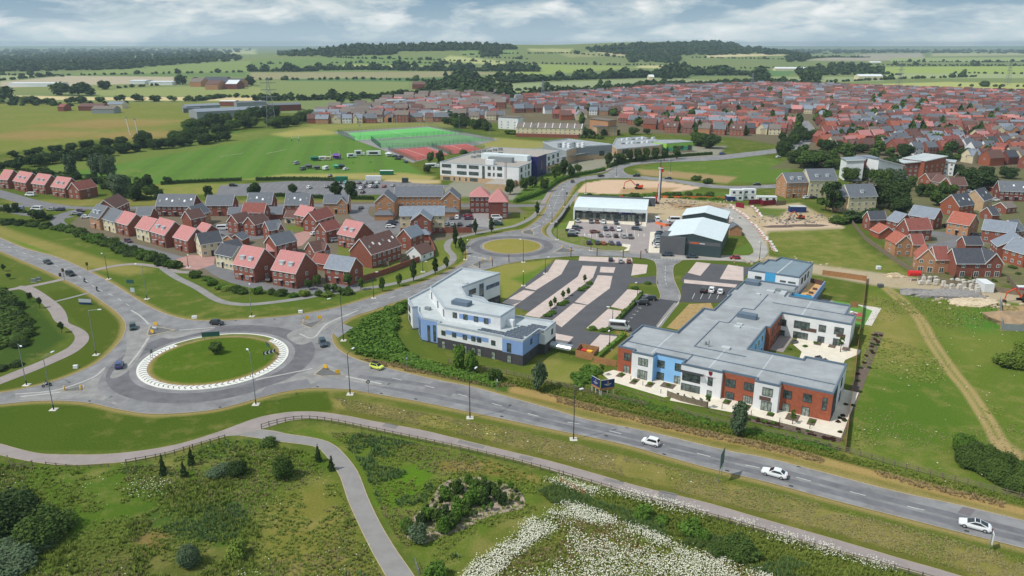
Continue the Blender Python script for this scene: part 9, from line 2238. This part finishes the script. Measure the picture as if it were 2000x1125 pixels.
for u,v,lb in((38.5,70.5,'left timber planter on the nursery lawn'),(44,68.5,'right timber planter on the nursery lawn')):q=ch.wld((u,v));r=empty('planter',(q.x,q.y,Zp),-.55,lb,'planter');MB().box(-2.2,2.2,-.35,.35,0,.45).build('box',M['wood'],r);MB().box(-2.1,2.1,-.28,.28,.45,.5).build('soil_fill',M['mulch'],r)
# ========= PEOPLE, MOTORCYCLES
def person_mesh(key,joints,edges,radii,cols):
 me_=bpy.data.meshes.new('person');me_.from_pydata(joints,edges,[]);o=bpy.data.objects.new('person_src',me_);C.objects.link(o)
 sk=o.modifiers.new('skin','SKIN');sd=o.modifiers.new('sub','SUBSURF');sd.levels=sd.render_levels=1
 for v,r in zip(me_.skin_vertices[0].data,radii):v.radius=(r,r)
 me_.skin_vertices[0].data[0].use_root=True
 dg=bpy.context.evaluated_depsgraph_get();m2=bpy.data.meshes.new_from_object(o.evaluated_get(dg));bpy.data.objects.remove(o)
 for m in cols:m2.materials.append(M[m])
 for p in m2.polygons:
  z=p.center.z;p.use_smooth=True;x=abs(p.center.y)
  p.material_index=2 if z>1.46 or(x>.25 and z<.95)else(1 if z>.92 else 0)
 m2.name=key;return m2
JW=[(0,0,.95),(0,0,1.15),(0,0,1.38),(0,0,1.5),(.02,0,1.62),(.02,0,1.72),(0,.18,1.4),(-.05,.26,1.12),(.05,.29,.86),(0,-.18,1.4),(.08,-.26,1.12),(.16,-.28,.88),(0,.09,.9),(.12,.1,.5),(.05,.1,.08),(.2,.1,.03),(0,-.09,.9),(-.1,-.1,.5),(-.25,-.1,.1),(-.12,-.1,.03)]
EW=[(0,1),(1,2),(2,3),(3,4),(4,5),(2,6),(6,7),(7,8),(2,9),(9,10),(10,11),(0,12),(12,13),(13,14),(14,15),(0,16),(16,17),(17,18),(18,19)]
RW=[.15,.14,.16,.06,.1,.09,.07,.05,.04,.07,.05,.04,.1,.07,.05,.04,.1,.07,.05,.04]
PM={c:person_mesh('person',JW,EW,RW,(l,c,'skin'))for c,l in(('cloth_dk','cloth_dk'),('cloth_wh','cloth_dk'),('cloth_bl','cloth_dk'),('red','cloth_bl'))}
HAIR=(lambda:(lambda V:(lambda me_:(me_.from_pydata(V,[],ICO1F),me_.materials.append(M['hair']),me_)[2])(bpy.data.meshes.new('hair')))([(v[0]*.11,v[1]*.1,1.68+v[2]*.1 if v[2]>-.2 else 1.66)for v in ICO1]))()
def person(px,py,c,head,label,grp=None,world=None,z=.03):
 p=world or G(px,py);o=inst('person',PM[c],None,(p.x,p.y,z),radians(head));tag(o,label,'person',grp);inst('hair',HAIR,o);return o
for x,y,c,h,lb in((1025,430,'cloth_dk',60,'person in dark clothes walking on the footway north of the small roundabout'),(1106,412,'cloth_dk',240,'person in dark clothes on the footpath by the shops'),(1291,447,'cloth_dk',90,'person in dark clothes crossing right of the shops'),(1293,448,'red',80,'person in a red top beside the one in dark clothes'),(1260,490,'cloth_wh',200,'person in a white top at the shops exit'),(1262,494,'cloth_dk',200,'person in dark clothes at the shops exit'),(1264,495,'cloth_wh',30,'second person in white beside the shops exit'),(1183,438,'cloth_dk',90,'person standing before the shop fronts'),(1253,440,'cloth_dk',0,'person in black at the right end of the shops'),(1274,480,'cloth_dk',90,'person standing beside the column of cars'),(732,335,'cloth_dk',0,'person walking alone on the fair field'),(690,320,'cloth_dk',0,'person in dark clothes between the fair rows'),(722,319,'cloth_bl',40,'person in blue between the fair rows, left'),(725,319,'cloth_dk',40,'person in dark clothes between the fair rows, right'),(788,336,'cloth_wh',10,'person in white near the school corner'),(702,311,'cloth_wh',10,'person in white by the tall lorry')):
 person(x,y,c,h,lb)
def motorbike(px,py,head,label,plabel,bodym='steel_dk',cl='cloth_dk'):
 p=G(px,py);r=empty('motorcycle',(p.x,p.y,.04),radians(head),label,'motorcycle','motorcycles on the left roads')
 for x in(.72,-.72):o=MB().tube((x,-.06,.32),(x,.06,.32),.32,14).build('wheel',M['black'],r);MB().tube((x,-.065,.32),(x,.065,.32),.18,10).build('rim',M['rim'],o)
 MB().bar((.7,0,.32),(.42,0,.95),.1,.1).build('fork',M['steel'],r);MB().bar((-.7,0,.35),(.3,0,.55),.22,.3).build('engine',M['steel_dk'],r);MB().prism([(-.05,-.14),(.42,-.12),(.42,.12),(-.05,.14)],.68,.92).build('tank',M[bodym],r);MB().box(-.8,-.06,-.13,.13,.7,.8).build('seat',M['black'],r);MB().bar((.42,-.36,.98),(.42,.36,.98),.05,.05).build('handlebar',M['steel_dk'],r);MB().box(.45,.58,-.13,.13,.72,.95).build('headlight',M['lamp_clear'],r)
 J=[(-.25,0,.86),(-.2,0,1.08),(-.05,0,1.3),(.0,0,1.4),(.05,0,1.5),(.06,0,1.6),(.0,.19,1.3),(.2,.28,1.1),(.38,.3,1.02),(.0,-.19,1.3),(.2,-.28,1.1),(.38,-.3,1.02),(-.2,.12,.84),(.18,.2,.72),(-.02,.2,.36),(.12,.2,.3),(-.2,-.12,.84),(.18,-.2,.72),(-.02,-.2,.36),(.12,-.2,.3)]
 key='rider'+cl
 m2=cached(key,lambda:person_mesh('person',J,EW,RW,('cloth_dk',cl,'cloth_dk')))
 o=inst('person',m2,None,(p.x,p.y,.04),radians(head));tag(o,plabel,'person','motorcycle riders');me_=cached('helmet',lambda:(lambda m:(m.from_pydata([(v[0]*.15+.06,v[1]*.14,1.58+v[2]*.15)for v in ICO1],[],ICO1F),m.materials.append(M['frame_dk']),m)[2])(bpy.data.meshes.new('helmet')));inst('helmet',me_,o)
motorbike(166,552,road_dir((140,540),(175,560)),'dark motorcycle on the upper left road, further one','rider in dark clothes on the further motorcycle');motorbike(190,569,road_dir((170,555),(200,580)),'dark motorcycle on the upper left road, nearer the roundabout','rider in dark clothes on the motorcycle nearer the roundabout');motorbike(92,755,road_dir((130,745),(60,762)),'pale blue motorcycle leaving on the left road','rider in blue on the motorcycle on the left road','lantern','cloth_bl')
# ========= AIR
hm=bpy.data.materials.new('haze_air');hm.use_nodes=True;ht=hm.node_tree;ht.nodes.clear()
ho=ht.nodes.new('ShaderNodeOutputMaterial');hv=ht.nodes.new('ShaderNodeVolumePrincipled')
hv.inputs['Color'].default_value=(0.70,0.89,1.0,1);hv.inputs['Density'].default_value=8.0e-5;hv.inputs['Anisotropy'].default_value=0.2
ht.links.new(hv.outputs[0],ho.inputs['Volume'])
hz=MB().box(-9000,9000,-300,15500,-1.5,104).build('haze',hm);tag(hz,kind='stuff')
